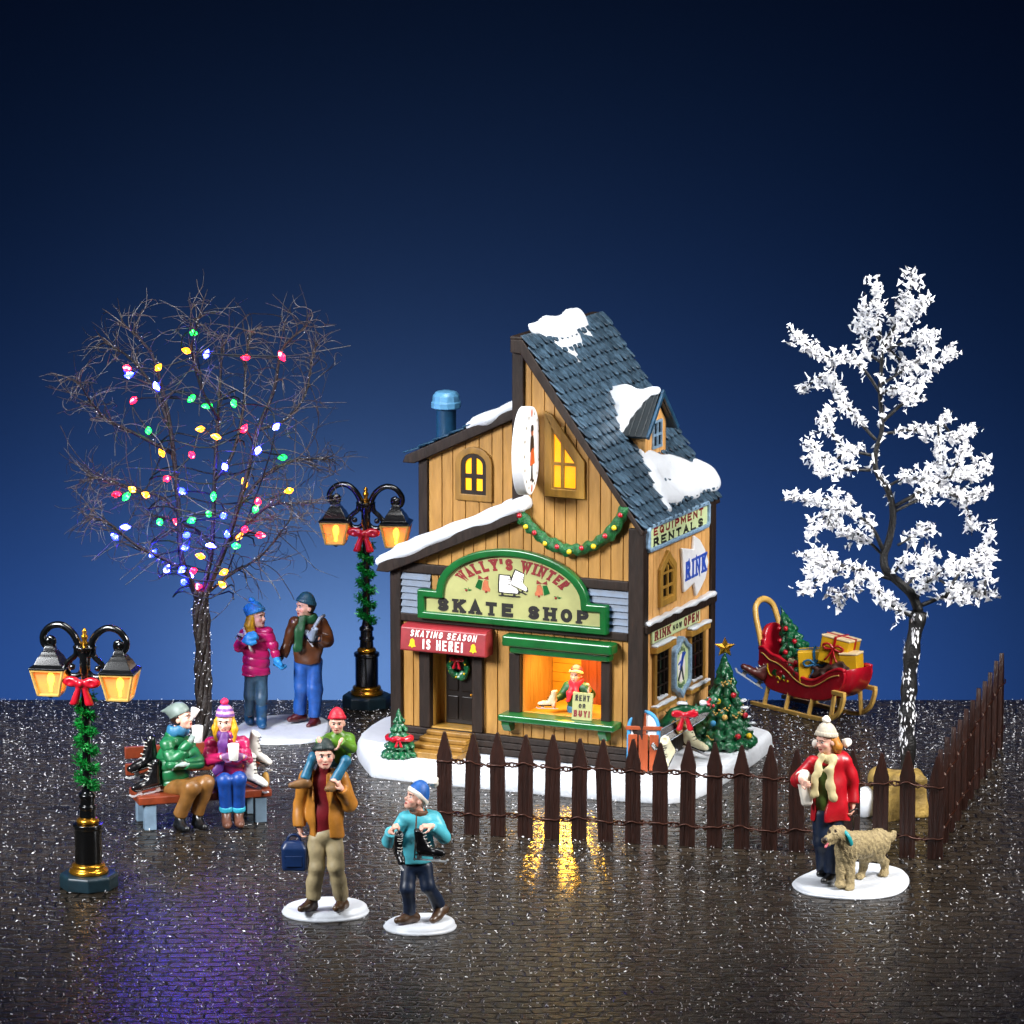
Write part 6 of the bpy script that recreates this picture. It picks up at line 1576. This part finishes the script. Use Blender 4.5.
skate('ice_skate', 'black ice skate hanging from the front hand of the boy in aqua, left one', b_.g+Vector(J(396, 853, -.22)), R_(20), 'skate_black', 1.0, 0, 'skates of the boy in aqua', R_(30))
skate('ice_skate', 'black ice skate held against the right side of the boy in aqua', b_.g+Vector(J(421, 858, -.22)), R_(72), 'skate_black', 1.15, 0, 'skates of the boy in aqua', R_(0))

# ================================================================== woman with dog
rim = [Vector(((px-849)/97.9, A3(ground(px, py))[1]-ground(849, 883).y)) for px, py in ((792, 887), (800, 880), (822, 872), (850, 866), (880, 867), (902, 872), (909, 878), (905, 888), (890, 896), (862, 900), (830, 899), (803, 895))]
base_disc('large white snow mound under the woman in the red coat and her dog', 849, 883, 0, 0, .06, rim)
w = Fig('person', 'woman in long red coat, beige knit hat and scarf standing with a dog', (830, 882), .06); J = w.j
w.head(J(826, 740.5, -.02), -52, -8, 0, 1.0); w.neck(J(829, 755, .0))
sL, sR = J(813, 763, -.02), J(846, 762, .03); eL, wL = J(797.5, 781, -.0), J(802, 779.5, -.15); eR, wR = J(853, 783, .06), J(852.5, 803, .0)
pel = J(829, 814, 0); kL, aL = J(822, 842, -.03), J(824, 870, .06); kR, aR = J(832, 842, -.05), J(832, 872, -.03)
w.body(J(829, 772), pel, [(pel+A3((-.07, 0, 0)), kL, aL), (pel+A3((.06, 0, 0)), kR, aR)], [(sL, eL, wL), (sR, eR, wR)])
w.hand(wL, (.1, -.5, -.1), (.8, .1, -.2), -1, 1.0, .9); w.hand(wR, (.05, -.25, -1), (-.9, .1, 0), 1, 1.05, .9)
w.skin('brown_hair')
w.hair('ginger', [[((.06, -.06, .0), .05), ((.085, -.07, -.07), .05), ((.06, -.09, -.13), .035)], [((-.05, -.06, .0), .05), ((-.07, -.05, -.09), .035)]])
w.beanie('beige_hat', 'beige_hat', 'fluff', rib=22, low=.05, height=.165, pomr=.042)
for px, py, dy, rr_ in ((847, 743, .02, .05), (815, 743, .06, .034)):
    k = S(); k.add(ell(J(px, py, dy), (rr_, rr_, rr_))); k.disp = lumps(.01, 70, 5); k.build('fluffy_ball', ['fluff'], w.o, .009)
w.garment('sweater', 'olive', [(J(827, 766), .125), (J(826, 800), .13), (J(826, 820), .125)], k=.9, hem=J(0, 811)[2], fold=.003)
w.garment('coat', 'red_coat', [(J(829, 767), .15), (J(829, 792), .165), (J(830, 822), .205)], [(sL, eL, wL), (sR, eR, wR)], k=1.0, hem=J(0, 820)[2], subs=[rbox(J(821.5, 806, -.17), (.05, .12, .40), .012, ROTY(.06)), ell(J(828, 757, -.03), (.075, .09, .05))], fold=.008, ar=(.08, .07, .062), extra=[(ell(J(838, 756, .07), (.12, .09, .06)), .03)])
w.trousers('jean_dark', pel, [(pel+A3((-.07, 0, 0)), kL, aL), (pel+A3((.065, 0, 0)), kR, aR)], r=(.10, .085, .075))
w.shoe('shoe_black', J(832, 874, -.03), J(833.5, 879, .0), J(824, 881, -.20)); w.shoe('shoe_black', J(824, 872, .06), J(827, 875, .08), J(819.5, 874, -.05), .95)
w.scarf('scarf_beige', J(828, 758.5, -.01), .082, [[(J(821, 757, -.12), .035), (J(816, 775, -.175), .037), (J(815, 794, -.175), .042)], [(J(835, 757, -.08), .04), (J(829, 770, -.17), .038), (J(830.5, 788, -.19), .042), (J(833, 797, -.2), .05)]], th=.036)
def bundle(o):
    b = S(); b.add(rbox((0, 0, 0), (.055, .05, .17), .03, ROTY(-.18))); b.add(ell((-.01, 0, .12), (.075, .055, .075)), .04); b.disp = lumps(.008, 24, 2); b.build('cloth', ['fluff'], o, .011)
prop('parcel', 'white wrapped bundle under the arm of the woman in the red coat', 'bundle', w.g+Vector(J(804.5, 789, -.10)), bundle)
# dog
D0 = ground(850, 884, .06); dg = thing('dog', 'shaggy tan dog with turquoise collar standing beside the woman in red', 'dog', D0)
def dj(px, py, dy=0.0): return A3(at(px, py, D0.y+dy)-D0)
b = S(); A_ = b.add
A_(scap(dj(852, 844, -.08), dj(877, 841.5, .30), .135, .115, .85)); A_(ell(dj(847.5, 848, -.12), (.13, .13, .155)), .05); A_(ell(dj(879, 840.5, .32), (.112, .12, .12)), .05); A_(cap(dj(862, 849, .06), dj(873, 845, .22), .10, .085), .05)
A_(cap(dj(846, 842, -.13), dj(840, 834, -.18), .10, .085), .04)
hx = dj(835, 833.5, -.22); A_(ell(hx, (.078, .088, .078)), .012)
A_(cap(dj(833, 836, -.25), dj(825, 840.5, -.35), .048, .034), .02); A_(cap(dj(833, 841, -.25), dj(828, 844, -.31), .034, .024), .015)
for px, py, dy, q in ((842.5, 832, -.16, 1), (833, 831, -.12, -1)): A_(cap(dj(px-1.5*q, py-3, dy), dj(px+1.0*q, py+8, dy-.02), .032, .042), .02)
for top, kn, pw in ((dj(841.5, 856, -.17), dj(841, 869, -.17), dj(840.5, 884, -.19)), (dj(849.5, 857, -.15), dj(850, 872, -.17), dj(850, 888, -.20))):
    A_(cap(top, kn, .062, .048), .04); A_(cap(kn, pw, .048, .046), .03); A_(ell(pw+A3((-.015, -.03, .0)), (.05, .065, .036)), .02)
for hip, kn, hk, pw in ((dj(881, 846, .30), dj(877, 855, .24), dj(884.5, 862, .40), dj(885, 873.5, .37)), (dj(873, 847, .30), dj(865, 857, .22), dj(863.5, 866, .34), dj(861, 876.5, .27))):
    A_(cap(hip, kn, .085, .062), .05); A_(cap(kn, hk, .058, .042), .03); A_(cap(hk, pw, .042, .042), .03); A_(ell(pw+A3((-.02, -.04, .0)), (.05, .065, .036)), .02)
A_(cap(dj(886, 838.5, .34), dj(891, 837, .38), .045, .045), .03); A_(cap(dj(891, 837, .38), dj(893.5, 833, .39), .045, .03), .02)
dk = lumps(.0036, 130, 3); dk2 = lumps(.002, 40, 8); b.disp = lambda p: dk(p)+dk2(p); b.cut(halfspace((0, 0, .0), (0, 0, -1)))
e1, e2, nz_ = dj(829.8, 832.3, -.30), dj(835.5, 831.8, -.31), dj(824.8, 840, -.37)
def dpaint(p):
    mi = np.zeros(len(p), dtype=int); mi[np.linalg.norm(p-nz_, axis=1) < .030] = 1
    for e in (e1, e2): mi[np.linalg.norm((p-e)[:, (0, 2)], axis=1)+(p[:, 1] > hx[1])*1.0 < .0135] = 1
    return mi
b.build('body', ['dog_fur', 'dog_nose'], dg, .009, dpaint)
k = S(); k.add(cap(dj(827.5, 843, -.33), dj(825.5, 847, -.345), .016, .014)); k.build('tongue', ['tongue'], dg, .007)
k = S(); cc_ = dj(843.5, 838.5, -.155); Rc = np.array(Vector((-.70, -.50, -.35)).to_track_quat('Z', 'Y').to_matrix()); k.add(local(_bb(lambda p: np.hypot(np.hypot(p[:, 0], p[:, 1])-.115, p[:, 2]*.6)-.013, (-.14, -.14, -.024), (.14, .14, .024)), cc_, Rc)); k.build('collar', ['collar_turq'], dg, .008)
def leash(o):
    a = w.g+Vector(J(852.5, 812, -.05)); z_ = D0+Vector(dj(849, 838, -.06)); mb = MB()
    mb.tube([p-a for p in spl([a+Vector((-.03, -.10, .03)), a+Vector((.03, -.11, .06)), a+Vector((.05, -.09, .0)), a+Vector((.0, -.08, -.04)), a.lerp(z_, .5)+Vector((.03, .02, -.03)), z_])], .009, 6); mb.build('strap', ['skate_black'], o, smooth=True)
prop('leash', 'thin black dog leash from the hand of the woman in red to the dog', 'leash', w.g+Vector(J(852.5, 812, -.05)), leash)

# ================================================================== couple holding hands
rim = [Vector(((px-282)/83.5, A3(ground(px, py))[1]-ground(282, 733).y)) for px, py in ((236, 738), (238, 728), (252, 721), (280, 718), (310, 719), (326, 724), (328, 734), (320, 742), (290, 745), (256, 744))]
base_disc('long white snow mound under the couple holding hands', 282, 733, 0, 0, .05, rim)
w = Fig('person', 'woman in magenta coat and sky blue hat holding hands with the man in brown', (257, 726), .05); J = w.j
w.head(J(257, 617, -.02), 58, 4, 0, 1.0); w.neck(J(256, 628.5, 0))
sL, sR = J(245.5, 633, .02), J(267.5, 633, -.02); eL, wL = J(239, 647, -.02), J(245, 641, -.16); eR, wR = J(273, 645, -.03), J(276.5, 657, -.04)
pel = J(256.5, 674, 0); kL, aL = J(250, 696, -.04), J(249.5, 714, .04); kR, aR = J(261.5, 698, -.06), J(261.5, 719, -.06)
w.body(J(256.5, 640), pel, [(pel+A3((-.07, 0, 0)), kL, aL), (pel+A3((.06, 0, 0)), kR, aR)], [(sL, eL, wL), (sR, eR, wR)])
w.skin('brown_hair'); w.hair('blond', [[((-.07, -.03, -.0), .045), ((-.10, -.04, -.09), .05), ((-.10, -.0, -.20), .035)], [((-.03, -.07, .0), .05), ((-.06, -.09, -.10), .05), ((-.07, -.07, -.21), .035)], [((.06, -.05, .0), .04), ((.07, -.05, -.08), .035)]])
w.beanie('sky_hat', 'sky_hat', 'sky_hat', rib=20, low=.05, height=.16, back=.03, slouch=.02)
w.garment('coat', 'magenta', [(J(256.5, 636), .125), (J(256, 655), .145), (J(256, 676), .175)], [(sL, eL, wL), (sR, eR, wR)], k=1.0, hem=J(0, 675)[2], puff=.006, pf=60, collar=(J(256.5, 631), J(256.5, 628)), ar=(.068, .06, .052), vx=.01)
w.scarf('brown_collar', J(256, 629.5, .03), .085, th=.024, name='fur_collar')
for wr, d, n, t in ((wL, (.55, -.1, .45), (0, .6, -.6), -1), (wR, (.25, -.1, -1), (.9, 0, 0), 1)):
    k = S(); w.hand(wr, d, n, t, 1.2, .9, k, .3, 2.2); k.add(ell(wr+A3(d)/np.linalg.norm(d)*.055, (.05, .045, .06)), .03); k.build('mitten', ['mitten_blue'], w.o, .009)
w.trousers('jean_teal', pel, [(pel+A3((-.07, 0, 0)), kL, aL), (pel+A3((.065, 0, 0)), kR, aR)], r=(.078, .066, .056), hipr=.11)
w.shoe('boot_blue', J(249.5, 715.5, .12), J(249, 720.5, .15), J(250.5, 722, .0), 1.0, J(249.7, 706, .03)); w.shoe('boot_blue', J(261.5, 720, -.06), J(261, 724.5, -.03), J(263, 726, -.2), 1.0, J(261.5, 707, -.06))
skate('ice_skate', 'white ice skate slung over the shoulder of the woman in the magenta coat', w.g+Vector(J(245.5, 643, -.06)), R_(-40), 'skate_white', .8, 0, None, R_(-30))
def lace(o):
    mb = MB(); a = Vector(J(246, 640, -.2)); mb.tube([Vector(p)-Vector(J(247, 640, -.2)) for p in (J(243.5, 628, -.06), J(247, 638, -.17), J(250, 648, -.17), J(251.5, 651, -.16))], .014, 6); mb.build('lace', ['white_ink'], o, smooth=True)
prop('skate_lace', 'white skate lace held in the blue mitten of the woman in magenta', 'lace', w.g+Vector(J(247, 640, -.2)), lace)
m = Fig('person', 'man in brown leather jacket and green scarf holding hands with the woman in magenta', (306, 723), .05); J = m.j
m.head(J(305, 607, -.02), -58, 2, 0, 1.02); m.neck(J(308, 618.5, .0))
sL, sR = J(295.5, 624, -.02), J(321.5, 624, .03); eL, wL = J(288, 641, -.02), J(282, 656, -.05); eR, wR = J(329, 642, .0), J(318, 639, -.16)
pel = J(308, 662, 0); kL, aL = J(301, 688, -.03), J(300, 712, .05); kR, aR = J(315, 690, -.04), J(314.5, 717, -.05)
m.body(J(308, 634), pel, [(pel+A3((-.07, 0, 0)), kL, aL), (pel+A3((.07, 0, 0)), kR, aR)], [(sL, eL, wL), (sR, eR, wR)])
m.skin('brown_hair'); m.hair('brown_hair'); m.beanie('teal_hat', 'teal_hat', None, rib=24, low=.045, height=.15)
m.garment('jacket', 'leather', [(J(308, 628), .14), (J(308.5, 645), .158), (J(309, 661), .176)], [(sL, eL, wL), (sR, eR, wR)], k=1.0, hem=J(0, 661.5)[2], collar=(J(308, 621), J(308, 618)), fold=.010, ar=(.08, .07, .06), subs=[rbox(J(302, 645, -.17), (.006, .03, .3), .004)])
for wr, d, n, t, mt in ((wL, (-.3, -.1, -1), (-.8, 0, -.2), -1, 'glove_navy'), (wR, (-.8, -.15, .45), (0, .6, -.5), 1, 'glove_navy')):
    k = S(); m.hand(wr, d, n, t, 1.05, .8, k, .5, 1.3); k.build('glove', [mt], m.o, .008)
m.trousers('jean_blue', pel, [(pel+A3((-.075, 0, 0)), kL, aL), (pel+A3((.075, 0, 0)), kR, aR)], r=(.095, .084, .075), fold=.007, hipr=.115)
m.shoe('shoe_maroon', J(300, 714, .05), J(303, 718, .07), J(290, 719.5, -.06)); m.shoe('shoe_maroon', J(314.5, 719, -.05), J(316.5, 724, -.02), J(309, 726, -.20))
m.scarf('scarf_green', J(308, 618.5, .0), .088, [[(J(303, 619, -.1), .045), (J(299.5, 632, -.17), .05), (J(297.5, 648, -.18), .055)]], th=.036)
skate('ice_skate', 'grey blue ice skate slung over the shoulder of the man in the brown jacket', m.g+Vector(J(311, 643, -.18)), R_(-150), 'skate_grey', .9, 0, None, R_(-25))
def strap(o):
    mb = MB(); z_ = Vector(J(318, 626, -.12)); mb.tube([Vector(p)-z_ for p in (J(324, 615.5, .06), J(320, 618, -.08), J(315, 626, -.15), J(311, 634, -.17))], .022, 6); mb.build('strap', ['skate_grey'], o, smooth=True)
prop('skate_strap', 'grey skate strap over the shoulder of the man in the brown jacket', 'strap', m.g+Vector(J(318, 626, -.12)), strap)

# ================================================================== bench and the two sitting on it
g0, g1 = ground(150, 829.5), ground(260, 821.5); bd = (g1-g0); ba = math.atan2(bd.y, bd.x); BL_ = bd.length
be = thing('bench', 'reddish brown wooden bench with pale blue grey legs under the bare tree', 'bench', g0, ba)
BM = Matrix.Translation(g0) @ Matrix.Rotation(ba, 4, 'Z')
sh_ = .285; bdp = .50
mb = MB(); mb.bx(-.13, BL_+.12, -.07, bdp-.04, sh_, sh_+.085); mb.build('seat', ['bench_wood'], be, .012)
for z0, z1 in ((.48, .61), (.66, .79)):
    mb = MB(); mb.prism([(bdp+(z0-.4)*.12, z0), (bdp+(z1-.4)*.12, z1), (bdp+(z1-.4)*.12+.045, z1), (bdp+(z0-.4)*.12+.045, z0)], (-.15, 0, 0), Y, Z, X, BL_+.28); mb.build('backrest_board', ['bench_wood'], be, .012)
for x_ in (.05, BL_-.05):
    mb = MB(); mb.prism([(bdp+.05, .0), (bdp+.1, .78), (bdp+.14, .78), (bdp+.09, .0)], (x_-.03, 0, 0), Y, Z, X, .06); mb.build('backrest_post', ['bench_leg'], be, .01)
for x_ in (0, BL_):
    for y_ in (0, bdp-.1):
        mb = MB(); mb.bx(x_-.065, x_+.065, y_-.05, y_+.05, 0, sh_-.001); mb.build('leg', ['bench_leg'], be, .01)
# seated man
m = Fig('person', 'man in shiny green jacket and grey cap drinking on the bench', (190, 826)); J = m.j; sz = .35
m.head(J(182.5, 718, .10), 66, 10, 0, 1.02); m.neck(J(176, 732, .14))
sN, sF = J(167, 744, -.02), J(188, 743, .28); eN, wN = J(172, 764, -.10), J(190, 741.5, -.06); eF, wF = J(198, 762, .06), J(184.5, 764.5, -.12)
pel = J(172, 784, .14); kN, aN = J(191.5, 788, -.22), J(180, 815, -.16); kF, aF = J(207, 783, -.12), J(197.5, 813, -.08)
m.body(J(175, 748, .13), pel, [(pel+A3((-.02, -.07, 0)), kN, aN), (pel+A3((.08, 0, 0)), kF, aF)], [(sN, eN, wN), (sF, eF, wF)])
m.skin('brown_hair'); m.hair('brown_hair'); m.beanie('grey_hat', None, None, low=.04, slouch=.03, height=.145)
mb_ = S(); c0, R0, s0 = m.hd; mb_.add(local(cap((0, -.10, .10), (0, -.235, .095), .055, .012), c0, R0)); mb_.build('cap_tip', ['grey_hat'], m.o, .009)
m.garment('jacket', 'green_jacket', [(J(175.5, 742, .13), .15), (J(173, 764, .13), .18), (J(172, 783, .13), .175)], [(sN, eN, wN), (sF, eF, wF)], k=1.0, flat=.85, hem=J(0, 787)[2], puff=.008, pf=52, collar=(J(176, 736, .13), J(177, 732, .12)), ar=(.074, .07, .056), vx=.009)
m.scarf('scarf_blue', J(178, 730.5, .12), .088, th=.036, tilt=-.1)
for wr, d, n, t in ((wN, (.55, -.05, .8), (.6, .3, -.3), 1), (wF, (-.9, -.1, .0), (.1, .2, -1), -1)):
    k = S(); m.hand(wr, d, n, t, 1.1, .7, k, .6, 1.2); k.build('glove', ['glove_grey'], m.o, .008)
m.trousers('brown_trousers', pel+A3((0, 0, -.02)), [(pel+A3((-.0, -.07, -.03)), kN, aN), (pel+A3((.1, 0, -.03)), kF, aF)], r=(.10, .085, .076), fold=.006)
m.shoe('shoe_black', J(180, 818, -.16), J(178, 826, -.13), J(187, 829, -.33)); m.shoe('shoe_black', J(197.5, 816, -.08), J(196.5, 824, -.05), J(204.5, 827, -.24))
def cup(o):
    mb = MB(); mb.lathe([(.046, -.09), (.05, -.085), (.062, .08), (.057, .088), (.048, .08), (.035, -.07)], 20); mb.build('cup_body', ['cup_white'], o, smooth=True)
prop('cup', 'white cup in the hand of the man in the green jacket', 'cup', m.g+Vector(J(197.5, 734, -.05)), cup)
def wrap(o):
    mb = MB(); mb.lathe([(.006, -.08), (.03, -.02), (.05, .06), (.045, .065), (.004, .0)], 14); mb.build('paper_cone', ['cup_white'], o, smooth=True)
pc = prop('paper_cone', 'white paper cone at the mouth of the man in the green jacket', 'paper cone', m.g+Vector(J(193.8, 714, .04)), wrap); pc.rotation_euler = (0, R_(18), 0)
# seated woman
w = Fig('person', 'woman in magenta jacket and striped pompom hat sitting on the bench', (233, 822.5)); J = w.j
w.head(J(225, 721, .02), -8, -10, 0, 1.0); w.neck(J(227, 735, .06))
sL, sR = J(211.5, 743, .05), J(243, 742, .08); eL, wL = J(207.5, 761, -.02), J(222, 757, -.20); eR, wR = J(247, 759, -.0), J(243, 756.5, -.20)
pel = J(228, 781, .12); kL, aL = J(224.5, 780, -.26), J(226.5, 810, -.20); kR, aR = J(239, 779, -.24), J(238.5, 810, -.18)
w.body(J(228, 750, .07), pel, [(pel+A3((-.06, 0, 0)), kL, aL), (pel+A3((.07, 0, 0)), kR, aR)], [(sL, eL, wL), (sR, eR, wR)])
w.skin('brown_hair')
w.hair('blond', [[((-.085, -.0, .0), .035), ((-.10, .02, -.08), .042), ((-.085, .05, -.20), .034)], [((.085, .0, .0), .035), ((.10, .02, -.08), .042), ((.085, .05, -.20), .034)]])
w.beanie('stripe_purple', None, 'pink_pom', low=.05, height=.165, stripes=['stripe_purple', 'stripe_pink'], pomr=.042)
w.garment('jacket', 'magenta_dark', [(J(227.5, 744, .06), .125), (J(228, 762, .06), .145), (J(228.5, 776, .08), .155)], [(sL, eL, wL), (sR, eR, wR)], k=1.0, flat=.8, hem=J(0, 777)[2], puff=.005, pf=60, collar=(J(227.5, 738), J(227.5, 735)), ar=(.066, .062, .052), vx=.009)
w.scarf('scarf_purple', J(226.5, 735, .03), .08, [[(J(224.5, 736, -.07), .045), (J(222.5, 745, -.12), .05), (J(222.5, 757, -.13), .045), (J(217, 771, -.13), .05)]], th=.034)
for wr, d, n, t in ((wL, (.8, -.35, .2), (.15, .35, .0), -1), (wR, (-.8, -.35, .2), (-.15, .35, 0), 1)):
    k = S(); w.hand(wr, d, n, t, 1.05, .6, k, .6, 1.2); k.build('glove', ['glove_purple'], w.o, .008)
w.trousers('jean_cobalt', pel+A3((0, 0, -.03)), [(pel+A3((-.07, 0, -.03)), kL, aL), (pel+A3((.07, 0, -.03)), kR, aR)], r=(.096, .08, .068), fold=.005, cuff='cuff_turq')
w.shoe('boot_brown', J(226.5, 813, -.20), J(226.5, 822, -.17), J(227.5, 826, -.36), 1.0); w.shoe('boot_brown', J(238.5, 813, -.18), J(238, 821, -.15), J(241, 825, -.34), 1.0)
prop('cup', 'white cup held in both purple gloves of the woman on the bench', 'cup', w.g+Vector(J(233.5, 752, -.25)), cup)
# skates on the bench
skate('ice_skate', 'white ice skate lying on the right end of the bench seat', BM @ Vector((BL_-.13, .12, .42)), R_(58), 'skate_white', 1.3, R_(8), 'white skates on the bench', R_(14))
skate('ice_skate', 'white ice skate hanging on the bench back beside the woman in magenta', BM @ Vector((BL_-.05, .33, .63)), R_(70), 'skate_white', 1.25, 0, 'white skates on the bench', R_(22))
skate('ice_skate', 'black ice skate lying on the left end of the bench seat', BM @ Vector((.10, .12, .405)), ba+R_(-78), 'skate_black', 1.3, 0, 'black skates on the bench', R_(6))
skate('ice_skate', 'black ice skate hanging on the bench back beside the man in green', BM @ Vector((.12, .30, .60)), ba+R_(-78), 'skate_black', 1.4, 0, 'black skates on the bench', R_(12))
def pouch(o):
    b = S(); b.add(ell((0, 0, .06), (.04, .08, .09), ROTX(.4))); b.disp = lumps(.008, 30, 2); b.build('cloth', ['ochre'], o, .01)
prop('pouch', 'small mustard pouch at the right end of the bench', 'pouch', BM @ Vector((BL_+.09, .10, .37)), pouch, rotz=ba)

# ================================================================== shopkeeper in the lit window
k_ = thing('person', 'shopkeeper in red hat and green jumper behind the lit shop window', 'person', hw(-.98, .42, .66), -HA)
sk = Fig.__new__(Fig); sk.o = k_; sk.sk = S(); sk.hd = None
sk.head(A3((0, -.02, .47)), 0, 0, 0, .72); sk.neck((0, 0, .39))
aL = [A3((-.11, 0, .33)), A3((-.17, -.05, .22)), A3((-.19, -.16, .20))]; aR = [A3((.11, 0, .33)), A3((.19, -.02, .27)), A3((.21, -.12, .33))]
sk.body(A3((0, 0, .28)), A3((0, 0, .08)), [], [aL, aR], .7)
sk.hand(aL[2], (-.1, -.5, -.4), (.2, 0, -.8), -1, .7, .9); sk.hand(aR[2], (.1, -.2, .9), (-.6, -.3, 0), 1, .7, .6)
sk.skin('brown_hair'); sk.beanie('red_hat', 'yellow_hat' if 'yellow_hat' in M else 'scarf_beige', None, low=.03)
sk.garment('jumper', 'scarf_green', [(A3((0, 0, .32)), .13), (A3((0, 0, .2)), .14), (A3((0, 0, .10)), .14)], [aL, aR], k=.74, hem=.115)
sk.trousers('jean_turq', A3((0, 0, .08)), [(A3((-.05, 0, .08)), A3((-.05, 0, .04)), A3((-.05, 0, .012))), (A3((.05, 0, .08)), A3((.05, 0, .04)), A3((.05, 0, .012)))], k=.7)
sk.scarf('red_hat', (0, -.01, .385), .06, [[(A3((-.02, -.06, .37)), .03), (A3((-.045, -.10, .28)), .03), (A3((-.06, -.105, .19)), .03)], [(A3((.02, -.06, .37)), .03), (A3((.045, -.10, .28)), .03), (A3((.06, -.105, .19)), .03)]], th=.028)
skate('ice_skate', 'cream ice skate in the hand of the shopkeeper in the window', hw(-1.19, .24, .77), -HA+R_(-70), 'cream', .8, 0)
rs_ = thing('rent_sign', 'small lime rent or buy sign standing on the shop window sill', 'sign', hw(-.69, -.10, .743), -HA+R_(4)); rs_.rotation_euler = (R_(-8), 0, -HA+R_(2))
mb = MB(); mb.bx(-.12, .12, -.012, .012, 0, .31); bb = mb.build('sign_board', ['lime'], rs_, .005)
mb = MB(); mb.prism([(0.012, .0), (.09, .0), (.012, .2)], (-.02, 0, 0), Y, Z, X, .04); mb.build('stand', ['lime'], rs_)
fl2 = lambda x, z: (Vector((x, -.012, z)), Vector((0, -1, 0)))
for tx, z, h_, w_, mt in (('RENT', .215, .065, .17, 'black_ink'), ('OR', .135, .05, .08, 'black_ink'), ('BUY!', .035, .075, .19, 'maroon_ink')):
    tm = MB(); lettering(tm, tx, lambda x, y, z=z: fl2(x, z+y), h_, t=.2, width=w_, gap=.3); tm.build('sign_lettering', [mt], bb)
